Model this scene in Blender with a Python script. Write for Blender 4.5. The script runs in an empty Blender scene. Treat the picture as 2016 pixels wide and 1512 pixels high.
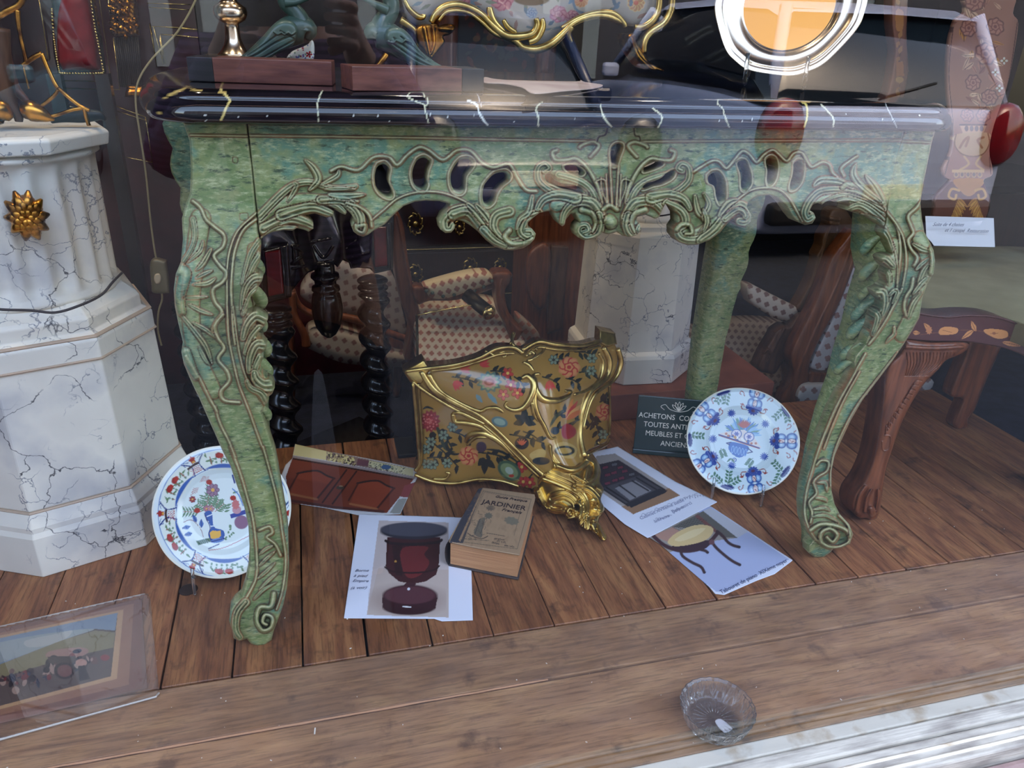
import bpy, bmesh, math, random
import numpy as np
from mathutils import Vector, Matrix
random.seed(7); RNG = np.random.default_rng(7)
SC = bpy.context.scene; COL = SC.collection

# ------------------------------------------------------------------ camera, sky, sun, exposure
F_PX = 1489.9; CAM_Z = 0.97
YAW, PITCH, ROLL = 0.2757, 0.4383, -0.0441
def _axes():
    f = np.array([math.sin(YAW)*math.cos(PITCH), math.cos(YAW)*math.cos(PITCH), -math.sin(PITCH)])
    r0 = np.array([math.cos(YAW), -math.sin(YAW), 0.0]); d0 = np.cross(f, r0)
    r = math.cos(ROLL)*r0 + math.sin(ROLL)*d0; d = -math.sin(ROLL)*r0 + math.cos(ROLL)*d0
    return np.array([r, d, f])
M3 = _axes(); EYE = np.array([0, 0, CAM_Z])
cam = bpy.data.cameras.new('camera'); camo = bpy.data.objects.new('camera', cam); COL.objects.link(camo)
cam.sensor_width = 36.0; cam.lens = F_PX/2016*36.0; cam.clip_start = 0.02; cam.clip_end = 300
mw = Matrix.Identity(4)
for i in range(3):
    mw[i][0] = M3[0][i]; mw[i][1] = -M3[1][i]; mw[i][2] = -M3[2][i]; mw[i][3] = EYE[i]
camo.matrix_world = mw; SC.camera = camo
SC.view_settings.view_transform = 'Standard'; SC.view_settings.look = 'None'
SC.view_settings.gamma = 1.0; SC.view_settings.use_curve_mapping = False
SC.view_settings.exposure = 0.38
SC.cycles.max_bounces = 10; SC.cycles.transparent_max_bounces = 16; SC.cycles.glossy_bounces = 5
SC.cycles.transmission_bounces = 8; SC.cycles.caustics_reflective = False; SC.cycles.caustics_refractive = False
SC.cycles.use_denoising = True; SC.cycles.sample_clamp_indirect = 6.0
W = bpy.data.worlds.new('sky'); SC.world = W; W.use_nodes = True
_n = W.node_tree.nodes; _l = W.node_tree.links
sky = _n.new('ShaderNodeTexSky'); sky.sky_type = 'NISHITA'; sky.sun_disc = False
sky.sun_elevation = math.radians(52); sky.sun_rotation = math.radians(20); sky.air_density = 1.0; sky.dust_density = 4.0
_t = _n.new('ShaderNodeMix'); _t.data_type = 'RGBA'; _t.blend_type = 'MULTIPLY'; _t.inputs[0].default_value = 1.0; _l.new(sky.outputs[0], _t.inputs[6]); _t.inputs[7].default_value = (1.08, 1.0, .88, 1)
_l.new(_t.outputs[2], _n['Background'].inputs[0]); _n['Background'].inputs[1].default_value = 1.75
def light(kind, name, loc, energy, color=(1,1,1), size=0.1, target=None, spot=None):
    ld = bpy.data.lights.new(name, kind); ld.energy = energy; ld.color = color
    if kind == 'AREA': ld.shape = 'DISK'; ld.size = size
    elif kind == 'SUN': ld.angle = size
    else: ld.shadow_soft_size = size
    if spot: ld.spot_size = math.radians(spot); ld.spot_blend = 0.6
    o = bpy.data.objects.new(name, ld); COL.objects.link(o); o.location = loc
    if target is not None:
        o.rotation_euler = (Vector(target)-Vector(loc)).to_track_quat('-Z', 'Y').to_euler()
    return o
light('SUN', 'sun', (0, 0, 20), 2.6, (1.0, 0.95, 0.86), math.radians(0.6), target=(-3.2, -9.3, 7.0))

# ------------------------------------------------------------------ photograph geometry: pixel <-> place
def ray(px, py):
    px = np.asarray(px, float); py = np.asarray(py, float)
    v = np.stack([(px-1008)/F_PX, (py-756)/F_PX, np.ones_like(px)], -1)
    return v @ M3
def atY(px, py, Y): r = ray(px, py); return EYE + r*(np.asarray(Y)/r[..., 1])[..., None]
def atZ(px, py, z=0.0): r = ray(px, py); return EYE + r*((np.asarray(z)-CAM_Z)/r[..., 2])[..., None]
def atX(px, py, X): r = ray(px, py); return EYE + r*(np.asarray(X)/r[..., 0])[..., None]
def toPx(w):
    q = (np.asarray(w, float)-EYE) @ M3.T
    return np.stack([1008+F_PX*q[..., 0]/q[..., 2], 756+F_PX*q[..., 1]/q[..., 2]], -1)
def crop(x0, y0, s):
    return lambda *p: [(x0+a/s, y0+b/s) for a, b in p]

# ------------------------------------------------------------------ objects
WL = {}
def props(o, label=None, cat=None, group=None, kind=None):
    if label: o['label'] = label
    if cat: o['category'] = cat
    if group: o['group'] = group
    if kind: o['kind'] = kind
    return o
def thing(name, label, cat, loc=(0, 0, 0), group=None):
    o = bpy.data.objects.new(name, None); COL.objects.link(o); o.location = loc; o.empty_display_size = 0.05
    WL[o.name] = np.array(loc, float); return props(o, label, cat, group)
def mk(name, verts, faces, m, parent=None, smooth=True, loc=None, cols=None, attrs=None, label=None):
    verts = np.asarray(verts, float).reshape(-1, 3)
    if parent is not None: base = WL[parent.name]
    else: base = np.array(loc if loc is not None else (0, 0, 0), float)
    me = bpy.data.meshes.new(name)
    me.from_pydata((verts-base).tolist(), [], faces if isinstance(faces, list) else faces.tolist())
    me.materials.append(m)
    if smooth: me.polygons.foreach_set('use_smooth', [True]*len(me.polygons))
    if cols is not None:
        a = me.color_attributes.new('Col', 'FLOAT_COLOR', 'POINT')
        c = np.ones((len(verts), 4)); c[:, :3] = cols; a.data.foreach_set('color', c.ravel())
    if attrs:
        for k, v in attrs.items():
            a = me.attributes.new(k, 'FLOAT', 'POINT'); a.data.foreach_set('value', np.asarray(v, float))
    me.update()
    o = bpy.data.objects.new(name, me); COL.objects.link(o); WL[o.name] = base
    if parent is not None: o.parent = parent
    else: o.location = base
    if label: o['label'] = label
    return o
def struct(o): o['kind'] = 'structure'; return o

# ------------------------------------------------------------------ curves and distance fields
def sm(pts, closed=True, n=5):
    p = np.array(pts, float); m = len(p); out = []
    rng = range(m if closed else m-1)
    for i in rng:
        if closed: a, b, c, d = p[i-1], p[i], p[(i+1) % m], p[(i+2) % m]
        else: a, b, c, d = p[max(i-1, 0)], p[i], p[i+1], p[min(i+2, m-1)]
        for k in range(n):
            t = k/n
            out.append(0.5*((2*b)+(c-a)*t+(2*a-5*b+4*c-d)*t*t+(3*b-a-3*c+d)*t**3))
    if not closed: out.append(p[-1])
    return np.array(out)
def segd(P, poly, closed):
    """nearest distance, nearest point, parameter (0..1 along)"""
    A = poly if closed else poly[:-1]; B = np.roll(poly, -1, 0) if closed else poly[1:]
    d = B-A; L2 = np.maximum((d**2).sum(1), 1e-12)
    best = np.full(len(P), 1e9); near = np.zeros((len(P), 2)); par = np.zeros(len(P)); m = len(A)
    for s in range(0, len(P), 12000):
        Q = P[s:s+12000]
        w = Q[:, None, :]-A[None]
        t = np.clip((w*d[None]).sum(2)/L2, 0, 1)
        c = A[None]+t[..., None]*d[None]
        dd = ((Q[:, None, :]-c)**2).sum(2)
        j = dd.argmin(1); i = np.arange(len(Q))
        best[s:s+12000] = np.sqrt(dd[i, j]); near[s:s+12000] = c[i, j]; par[s:s+12000] = (j+t[i, j])/m
    return best, near, par
def inside(P, poly):
    x, y = P[:, 0], P[:, 1]; c = np.zeros(len(P), bool)
    a = poly; b = np.roll(poly, -1, 0)
    for (x1, y1), (x2, y2) in zip(a, b):
        if y1 == y2: continue
        k = (y1 > y) != (y2 > y)
        c ^= k & (x < (x2-x1)*(y-y1)/(y2-y1)+x1)
    return c
def lin(c):
    c = np.array(c, float)/255.0
    return np.where(c <= 0.04045, c/12.92, ((c+0.055)/1.055)**2.4)

class Paint:
    """flat painted decoration on vertices, drawn in 2-D coordinates"""
    def __init__(s, P, base): s.P = np.asarray(P, float); s.C = np.tile(lin(base), (len(P), 1))
    def _mix(s, idx, a, col):
        a = a[:, None]; s.C[idx] = s.C[idx]*(1-a)+lin(col)*a
    def _box(s, lo, hi, pad): return np.where((s.P > np.array(lo)-pad).all(1) & (s.P < np.array(hi)+pad).all(1))[0]
    def fill(s, poly, col, smooth=True, alpha=1.0):
        q = sm(poly) if smooth else np.array(poly, float)
        idx = s._box(q.min(0), q.max(0), 0)
        if len(idx) == 0: return
        k = inside(s.P[idx], q); s._mix(idx[k], np.full(k.sum(), alpha), col)
    def line(s, pts, w, col, smooth=True, alpha=1.0, closed=False, taper=False):
        q = sm(pts, closed, 4) if smooth and len(pts) > 2 else np.array(pts, float)
        idx = s._box(q.min(0), q.max(0), w*2)
        if len(idx) == 0: return
        d, _, t = segd(s.P[idx], q, closed)
        ww = w*(1-0.85*np.abs(2*t-1)**2) if taper else w
        a = np.clip((ww-d)/(0.35*w)+0.5, 0, 1)*alpha; s._mix(idx, a, col)
    def ell(s, x, y, rx, ry, col, ang=0, alpha=1.0, jag=0.0, n=9, soft=0.12):
        R = max(rx, ry)*(1+jag); idx = s._box((x-R, y-R), (x+R, y+R), 0)
        if len(idx) == 0: return
        d = s.P[idx]-(x, y); c, sn = math.cos(ang), math.sin(ang)
        u = (d[:, 0]*c+d[:, 1]*sn)/rx; v = (-d[:, 0]*sn+d[:, 1]*c)/ry
        r = np.hypot(u, v)
        if jag: r = r/(1+jag*np.cos(n*np.arctan2(v, u)))
        s._mix(idx, np.clip((1-r)/soft+0.5, 0, 1)*alpha, col)
    def leaf(s, x, y, L, w, ang, col, vein=None):
        c, sn = math.cos(ang), math.sin(ang)
        R = lambda a, b: (x+a*c-b*sn, y+a*sn+b*c)
        s.fill([R(0, 0), R(L*.35, w*.5), R(L*.7, w*.35), R(L, 0), R(L*.7, -w*.35), R(L*.35, -w*.5)], col)
        if vein: s.line([R(0, 0), R(L*.9, 0)], max(w*.08, .5), vein, False)
    def rose(s, x, y, r, cols, n=7, ph=0):
        s.ell(x, y, r, r*.95, cols[0], ph, jag=.07, n=n)
        s.ell(x, y, r*.84, r*.8, cols[1], ph, jag=.08, n=n)
        for k in range(n):
            a = ph+k*2*math.pi/n
            s.line([(x+r*.45*math.cos(a), y+r*.45*math.sin(a)), (x+r*.75*math.cos(a+.25), y+r*.75*math.sin(a+.25)), (x+r*.9*math.cos(a+.5), y+r*.9*math.sin(a+.5))], r*.06, cols[2])
        s.ell(x, y, r*.5, r*.46, cols[2], ph, jag=.1, n=5); s.ell(x, y, r*.36, r*.33, cols[1], ph, jag=.1, n=5)
        s.ell(x, y, r*.2, r*.18, cols[2], ph)
    def flower(s, x, y, r, pet, mid, n=5, ph=0, edge=None):
        for k in range(n):
            a = ph+k*2*math.pi/n; q = (x+r*.62*math.cos(a), y+r*.62*math.sin(a))
            if edge: s.ell(q[0], q[1], r*.46, r*.36, edge, a)
            s.ell(q[0], q[1], r*.38, r*.28, pet, a)
        s.ell(x, y, r*.28, r*.28, mid)
    def noise(s, amp, freq=0.3):
        ph = RNG.uniform(0, 6.28, (6, 2)); k = RNG.normal(0, freq, (6, 2)); v = sum(np.sin(s.P @ kk+p[0]) for kk, p in zip(k, ph))/6
        s.C *= (1+amp*v)[:, None]

# ------------------------------------------------------------------ sheets: carved or painted panels with real depth and thickness
def sheet(name, outline, surf, m, parent=None, holes=(), res=1.5, thick=0.02, edge=(2.0, 0.0), strokes=(), paint=None,
          puff=None, base=(200, 200, 200), back=True, smooth_outline=True, loc=None, label=None, relief=None, tdir=(0, 1, 0), flat=False):
    O = sm(outline, n=4) if smooth_outline else np.array(outline, float)
    Hs = [sm(h) for h in holes]
    lo = O.min(0)-res; hi = O.max(0)+res
    nx = int((hi[0]-lo[0])/res)+2; ny = int((hi[1]-lo[1])/res)+2
    gx, gy = np.meshgrid(lo[0]+np.arange(nx)*res, lo[1]+np.arange(ny)*res, indexing='ij')
    P = np.stack([gx.ravel(), gy.ravel()], 1)
    d, nr, _ = segd(P, O, True); ins = inside(P, O); sd = np.where(ins, d, -d)
    for h in Hs:
        hl, hh = h.min(0)-30, h.max(0)+30
        k = np.where((P > hl).all(1) & (P < hh).all(1))[0]
        d2, n2, _ = segd(P[k], h, True); s2 = np.where(inside(P[k], h), -d2, d2)
        better = np.abs(s2) < np.abs(sd[k]); b2 = s2 < sd[k]
        upd = np.where(sd[k] > 0, b2, better & b2)
        kk = k[upd]; sd[kk] = s2[upd]; nr[kk] = n2[upd]
    sdg = sd.reshape(nx, ny); keep = sdg > -0.5*res
    cell = keep[:-1, :-1] & keep[1:, :-1] & keep[1:, 1:] & keep[:-1, 1:]
    ids = np.arange(nx*ny).reshape(nx, ny)
    F = np.stack([ids[:-1, :-1], ids[1:, :-1], ids[1:, 1:], ids[:-1, 1:]], -1)[cell]
    used = np.unique(F); remap = -np.ones(nx*ny, int); remap[used] = np.arange(len(used))
    F = remap[F]
    # boundary edges
    E = np.concatenate([F[:, [0, 1]], F[:, [1, 2]], F[:, [2, 3]], F[:, [3, 0]]])
    key = np.sort(E, 1); code = key[:, 0]*len(used)+key[:, 1]
    u, inv, cnt = np.unique(code, return_inverse=True, return_counts=True)
    be = E[cnt[inv] == 1]
    P = P[used]; sd = sd[used]; nr = nr[used]
    bv = np.unique(be); P[bv] = nr[bv]; sd[bv] = 0; sd = np.maximum(sd, 0)
    h = np.zeros(len(P)); line_ = np.zeros(len(P)); wear = np.zeros(len(P))
    er, eh = edge
    if eh: q = 1-np.clip(sd/er, 0, 1); h -= eh*(1-np.sqrt(np.maximum(1-q*q, 0)))
    if puff: q = 1-np.clip(sd/puff[0], 0, 1); h += puff[1]*np.sqrt(np.maximum(1-q**2.2, 0))
    if relief is not None: h += relief(P, sd)
    base_h = h.copy(); add = np.zeros(len(P))
    for st in strokes:
        pts, w0, w1, hh = st[:4]; typ = st[4] if len(st) > 4 else 'ridge'
        q = sm(pts, False, 5) if len(pts) > 2 else np.array(pts, float)
        W_ = max(w0, w1, (w0+w1)/2)+3
        k = np.where((P > q.min(0)-W_).all(1) & (P < q.max(0)+W_).all(1))[0]
        if len(k) == 0: continue
        dd, _, t = segd(P[k], q, False)
        if typ == 'leaf': w = np.maximum(w0*np.sin(np.pi*np.clip(t*.85+.12, 0, 1))**.7, .5)
        elif typ == 'lens': w = np.maximum(w0*np.sin(np.pi*np.clip(t, .02, .98)), .4)
        else: w = w0+(w1-w0)*t
        if typ == 'fluted': w = w*1.3
        r = dd/np.maximum(w, 1e-3)
        if typ == 'groove': add[k] -= hh*np.exp(-r*r*1.5); line_[k] = np.maximum(line_[k], np.exp(-r*r)); continue
        b = hh*np.sqrt(np.maximum(1-r*r, 0))
        if typ == 'leaf': b = b*(1-.45*np.exp(-(dd/(0.22*w))**2)); line_[k] = np.maximum(line_[k], .5*np.exp(-(dd/(0.2*w+.3))**2)*(r < 1))
        if typ == 'fluted': b = b*(.80+.20*np.cos(r*2.6*math.pi)); line_[k] = np.maximum(line_[k], .45*np.exp(-((r-.38)/.12)**2)*(r < 1))
        add[k] = np.where(r < 1, np.maximum(add[k]*.35, 0)+b, add[k])
        line_[k] = np.maximum(line_[k]*np.where(r < .8, .35, 1), np.exp(-((dd-w)/1.3)**2)*min(1, hh/.003))
        wear[k] = np.where(r < .55, np.maximum(wear[k]*.5, .9*(1-r)), wear[k])
    h = base_h+add
    V = surf(P[:, 0], P[:, 1], h)
    n = len(V)
    faces = F[:, ::-1].tolist() if True else None
    verts = [V]
    cols = None; pc = None
    if paint is not None:
        pc = Paint(P, base); paint(pc); cols = pc.C
    if thick:
        Bk = surf(P[:, 0], P[:, 1], np.zeros(n))+np.array(tdir)*thick
        if back:
            verts.append(Bk); faces += (F+n).tolist()
            mapb = np.arange(n)+n
        else:
            mapb = -np.ones(n, int); mapb[bv] = n+np.arange(len(bv)); verts.append(Bk[bv])
        faces += [[a, b, mapb[b], mapb[a]] for a, b in be]
        tot = sum(len(v) for v in verts)
        ext = tot-n
        if cols is not None: cols = np.concatenate([cols, cols if back else cols[bv]])
        line_ = np.concatenate([line_, line_*0 if back else line_[bv]*0]); wear = np.concatenate([wear, wear*0 if back else wear[bv]*0])
    V = np.concatenate(verts)
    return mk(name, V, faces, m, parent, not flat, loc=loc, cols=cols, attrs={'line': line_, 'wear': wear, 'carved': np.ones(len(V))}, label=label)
def onY(fn, tow=True):
    """surface at depth Y=fn(px,py); relief rises towards the street"""
    def s(px, py, h):
        Y = fn(px, py) if callable(fn) else np.full(np.shape(px), float(fn))
        return atY(px, py, Y-np.asarray(h))
    return s
def onZ(z=0.0):
    def s(px, py, h): return atZ(px, py, (z(px, py) if callable(z) else z)+np.asarray(h))
    return s
def onPlane(p0, nrm):
    p0 = np.array(p0, float); nrm = np.array(nrm, float)/np.linalg.norm(nrm)
    def s(px, py, h):
        r = ray(px, py); t = ((p0-EYE) @ nrm)/(r @ nrm)
        return EYE+r*t[..., None]+nrm*np.asarray(h)[..., None]
    return s
def idw(ctrl, p=2.2, s=20):
    c = np.array(ctrl, float)
    def fn(px, py):
        px = np.asarray(px, float); py = np.asarray(py, float)
        d = ((px[..., None]-c[:, 0])**2+(py[..., None]-c[:, 1])**2+s*s)**(-p)
        return (d*c[:, 2]).sum(-1)/d.sum(-1)
    return fn

# ------------------------------------------------------------------ solids
def tube(name, pts, rad, m, parent=None, n=10, closed=False, flatz=1.0, smooth=True, up=(0, 0, 1), loc=None, k=5, caps=True, cols=None, label=None):
    P = np.array(pts, float)
    rad = np.full(len(P), float(rad)) if np.isscalar(rad) else np.array(rad, float)
    if smooth and len(P) > 2:
        P4 = np.concatenate([P, rad[:, None]], 1); m4 = len(P4); out = []
        for i in range(m4 if closed else m4-1):
            if closed: a, b, c, d = P4[i-1], P4[i], P4[(i+1) % m4], P4[(i+2) % m4]
            else: a, b, c, d = P4[max(i-1, 0)], P4[i], P4[i+1], P4[min(i+2, m4-1)]
            for j in range(k):
                t = j/k; out.append(0.5*((2*b)+(c-a)*t+(2*a-5*b+4*c-d)*t*t+(3*b-a-3*c+d)*t**3))
        if not closed: out.append(P4[-1])
        P4 = np.array(out); P = P4[:, :3]; rad = np.maximum(P4[:, 3], 1e-5)
    N = len(P)
    T = np.gradient(P, axis=0) if not closed else np.roll(P, -1, 0)-np.roll(P, 1, 0)
    T /= np.linalg.norm(T, axis=1)[:, None]+1e-12
    u = np.array(up, float)
    if abs(T[0] @ u) > .95: u = np.array([1., 0, 0])
    A = np.zeros_like(P); B = np.zeros_like(P)
    a = u-T[0]*(u @ T[0]); a /= np.linalg.norm(a)
    for i in range(N):
        a = a-T[i]*(a @ T[i]); a /= np.linalg.norm(a)+1e-12; A[i] = a; B[i] = np.cross(T[i], a)
    th = np.arange(n)*2*math.pi/n
    V = (P[:, None]+rad[:, None, None]*(np.cos(th)[None, :, None]*A[:, None]*flatz+np.sin(th)[None, :, None]*B[:, None])).reshape(-1, 3)
    Fc = []
    for i in range(N if closed else N-1):
        j = (i+1) % N
        for t in range(n): Fc.append([i*n+t, i*n+(t+1) % n, j*n+(t+1) % n, j*n+t])
    if caps and not closed: Fc.append(list(range(n))[::-1]); Fc.append([(N-1)*n+t for t in range(n)])
    if name is None: return V, Fc
    return mk(name, V, Fc, m, parent, True, loc=loc, label=label)
def join(parts):
    V = []; Fc = []; o = 0
    for v, f in parts:
        v = np.asarray(v); V.append(v); Fc += [[i+o for i in q] for q in f]; o += len(v)
    return np.concatenate(V), Fc
def lathe(c, prof, n=32, axis=(0, 0, 1), ang0=0.0, rfn=None, xd=None):
    """prof: (radius, height) pairs along axis from c"""
    ax = np.array(axis, float); ax /= np.linalg.norm(ax)
    x = np.array(xd if xd is not None else ((1, 0, 0) if abs(ax[0]) < .9 else (0, 1, 0)), float); x -= ax*(x @ ax); x /= np.linalg.norm(x); y = np.cross(ax, x)
    V = []; Fc = []; th = ang0+np.arange(n)*2*math.pi/n
    for r, h in prof:
        rr = np.full(n, r) if rfn is None else rfn(r, h, th)
        V.append(np.array(c)+ax*h+rr[:, None]*(np.cos(th)[:, None]*x+np.sin(th)[:, None]*y))
    for i in range(len(prof)-1):
        for t in range(n): Fc.append([i*n+t, i*n+(t+1) % n, (i+1)*n+(t+1) % n, (i+1)*n+t])
    Fc.append(list(range(n))[::-1]); Fc.append([(len(prof)-1)*n+t for t in range(n)])
    return np.concatenate(V), Fc
def boxv(c, s, rot=0.0, ax=None):
    """box centre c, size s; rot about z; or axes ax rows"""
    c = np.array(c, float); s = np.array(s, float)/2
    if ax is None: R = np.array([[math.cos(rot), math.sin(rot), 0], [-math.sin(rot), math.cos(rot), 0], [0, 0, 1]])
    else: R = np.array(ax, float)
    V = np.array([[i, j, k] for i in(-1, 1) for j in(-1, 1) for k in(-1, 1)])*s @ R+c
    return V, [[0, 1, 3, 2], [4, 6, 7, 5], [0, 4, 5, 1], [2, 3, 7, 6], [0, 2, 6, 4], [1, 5, 7, 3]]
def bevel(o, w, seg=2):
    md = o.modifiers.new('bevel', 'BEVEL'); md.width = w; md.segments = seg; md.limit_method = 'ANGLE'; return o
def box(name, c, s, m, parent=None, rot=0.0, bev=0.0, ax=None, loc=None, label=None):
    v, f = boxv(c, s, rot, ax)
    o = mk(name, v, f, m, parent, False, loc=loc if loc is not None else (None if parent is not None else c), label=label)
    if bev: bevel(o, bev)
    return o
def text(name, s, m, parent, origin, xdir, ydir, size, ext=0.0004, font=None, shear=0, align='LEFT', sx=1.0):
    cu = bpy.data.curves.new(name, 'FONT'); cu.body = s; cu.size = size; cu.extrude = ext; cu.align_x = align; cu.shear = shear; cu.resolution_u = 3
    o = bpy.data.objects.new(name+'_tmp', cu); COL.objects.link(o)
    dg = bpy.context.evaluated_depsgraph_get(); me = bpy.data.meshes.new_from_object(o.evaluated_get(dg))
    n = len(me.vertices); co = np.zeros(n*3); me.vertices.foreach_get('co', co); co = co.reshape(-1, 3)
    fs = [list(p.vertices) for p in me.polygons]
    bpy.data.objects.remove(o); bpy.data.curves.remove(cu)
    x = np.array(xdir, float); x /= np.linalg.norm(x); y = np.array(ydir, float); y -= x*(y @ x); y /= np.linalg.norm(y); z = np.cross(x, y)
    V = np.array(origin)+co[:, :1]*x*sx+co[:, 1:2]*y+co[:, 2:]*z
    return mk(name, V, fs, m, parent, False)
# ------------------------------------------------------------------ materials
def mat(name, col=(128, 128, 128), rough=.5, metal=0.0, spec=.5, coat=0.0, bump=None, noise=None, wave=None, attr=False, vary=0.0, trans=0.0, ior=1.45, emit=None, sheen=0.0):
    m = bpy.data.materials.new(name); m.use_nodes = True
    nt = m.node_tree; N = nt.nodes; L = nt.links; b = N['Principled BSDF']
    b.inputs['Roughness'].default_value = rough; b.inputs['Metallic'].default_value = metal
    b.inputs['Specular IOR Level'].default_value = spec; b.inputs['Coat Weight'].default_value = coat; b.inputs['Coat Roughness'].default_value = .08
    b.inputs['Transmission Weight'].default_value = trans; b.inputs['IOR'].default_value = ior
    c = tuple(lin(col))+(1,)
    b.inputs['Base Color'].default_value = c
    src = None
    if attr:
        a = N.new('ShaderNodeAttribute'); a.attribute_name = 'Col'; src = a.outputs['Color']
    tc = N.new('ShaderNodeTexCoord')
    if noise:   # (scale, color2, [stretch xyz], detail, lo, hi)
        mp = N.new('ShaderNodeMapping'); L.new(tc.outputs['Object'], mp.inputs[0]); mp.inputs['Scale'].default_value = noise[2] if len(noise) > 2 else (1, 1, 1)
        nz = N.new('ShaderNodeTexNoise'); nz.inputs['Scale'].default_value = noise[0]; nz.inputs['Detail'].default_value = noise[3] if len(noise) > 3 else 6
        L.new(mp.outputs[0], nz.inputs[0])
        mr = N.new('ShaderNodeMapRange'); mr.inputs[1].default_value = noise[4] if len(noise) > 4 else .35; mr.inputs[2].default_value = noise[5] if len(noise) > 5 else .7
        L.new(nz.outputs[0], mr.inputs[0])
        mx = N.new('ShaderNodeMix'); mx.data_type = 'RGBA'; L.new(mr.outputs[0], mx.inputs[0])
        if src is None: mx.inputs[6].default_value = c; mx.inputs[7].default_value = tuple(lin(noise[1]))+(1,)
        else:
            mx.blend_type = 'MULTIPLY'; L.new(src, mx.inputs[6]); mx.inputs[7].default_value = tuple(lin(noise[1]))+(1,)
        src = mx.outputs[2]
    if vary:
        oi = N.new('ShaderNodeObjectInfo'); mr = N.new('ShaderNodeMapRange'); mr.inputs[3].default_value = 1-vary; mr.inputs[4].default_value = 1+vary
        L.new(oi.outputs['Random'], mr.inputs[0])
        hs = N.new('ShaderNodeHueSaturation'); L.new(mr.outputs[0], hs.inputs['Value'])
        if src is None: hs.inputs['Color'].default_value = c
        else: L.new(src, hs.inputs['Color'])
        src = hs.outputs[0]
    if src is not None: L.new(src, b.inputs['Base Color'])
    if bump:    # (scale, strength, distance)
        nz = N.new('ShaderNodeTexNoise'); nz.inputs['Scale'].default_value = bump[0]; nz.inputs['Detail'].default_value = 5
        mp = N.new('ShaderNodeMapping'); L.new(tc.outputs['Object'], mp.inputs[0]); mp.inputs['Scale'].default_value = bump[3] if len(bump) > 3 else (1, 1, 1); L.new(mp.outputs[0], nz.inputs[0])
        bp = N.new('ShaderNodeBump'); bp.inputs['Strength'].default_value = bump[1]; bp.inputs['Distance'].default_value = bump[2]
        L.new(nz.outputs[0], bp.inputs['Height']); L.new(bp.outputs[0], b.inputs['Normal'])
    if emit: b.inputs['Emission Color'].default_value = tuple(lin(emit[0]))+(1,); b.inputs['Emission Strength'].default_value = emit[1]
    return m
def ramp(N, L, src, stops):
    r = N.new('ShaderNodeValToRGB'); L.new(src, r.inputs[0]); e = r.color_ramp.elements
    while len(e) < len(stops): e.new(.5)
    for i, (p, c) in enumerate(stops): e[i].position = p; e[i].color = tuple(lin(c))+(1,)
    return r.outputs[0]
def mixn(N, L, f, a, b_, blend='MIX'):
    x = N.new('ShaderNodeMix'); x.data_type = 'RGBA'; x.blend_type = blend
    if hasattr(f, 'is_linked') or hasattr(f, 'links'): L.new(f, x.inputs[0])
    else: x.inputs[0].default_value = f
    for i, v in((6, a), (7, b_)):
        if isinstance(v, (tuple, list)): x.inputs[i].default_value = tuple(lin(v))+(1,)
        else: L.new(v, x.inputs[i])
    return x.outputs[2]
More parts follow.
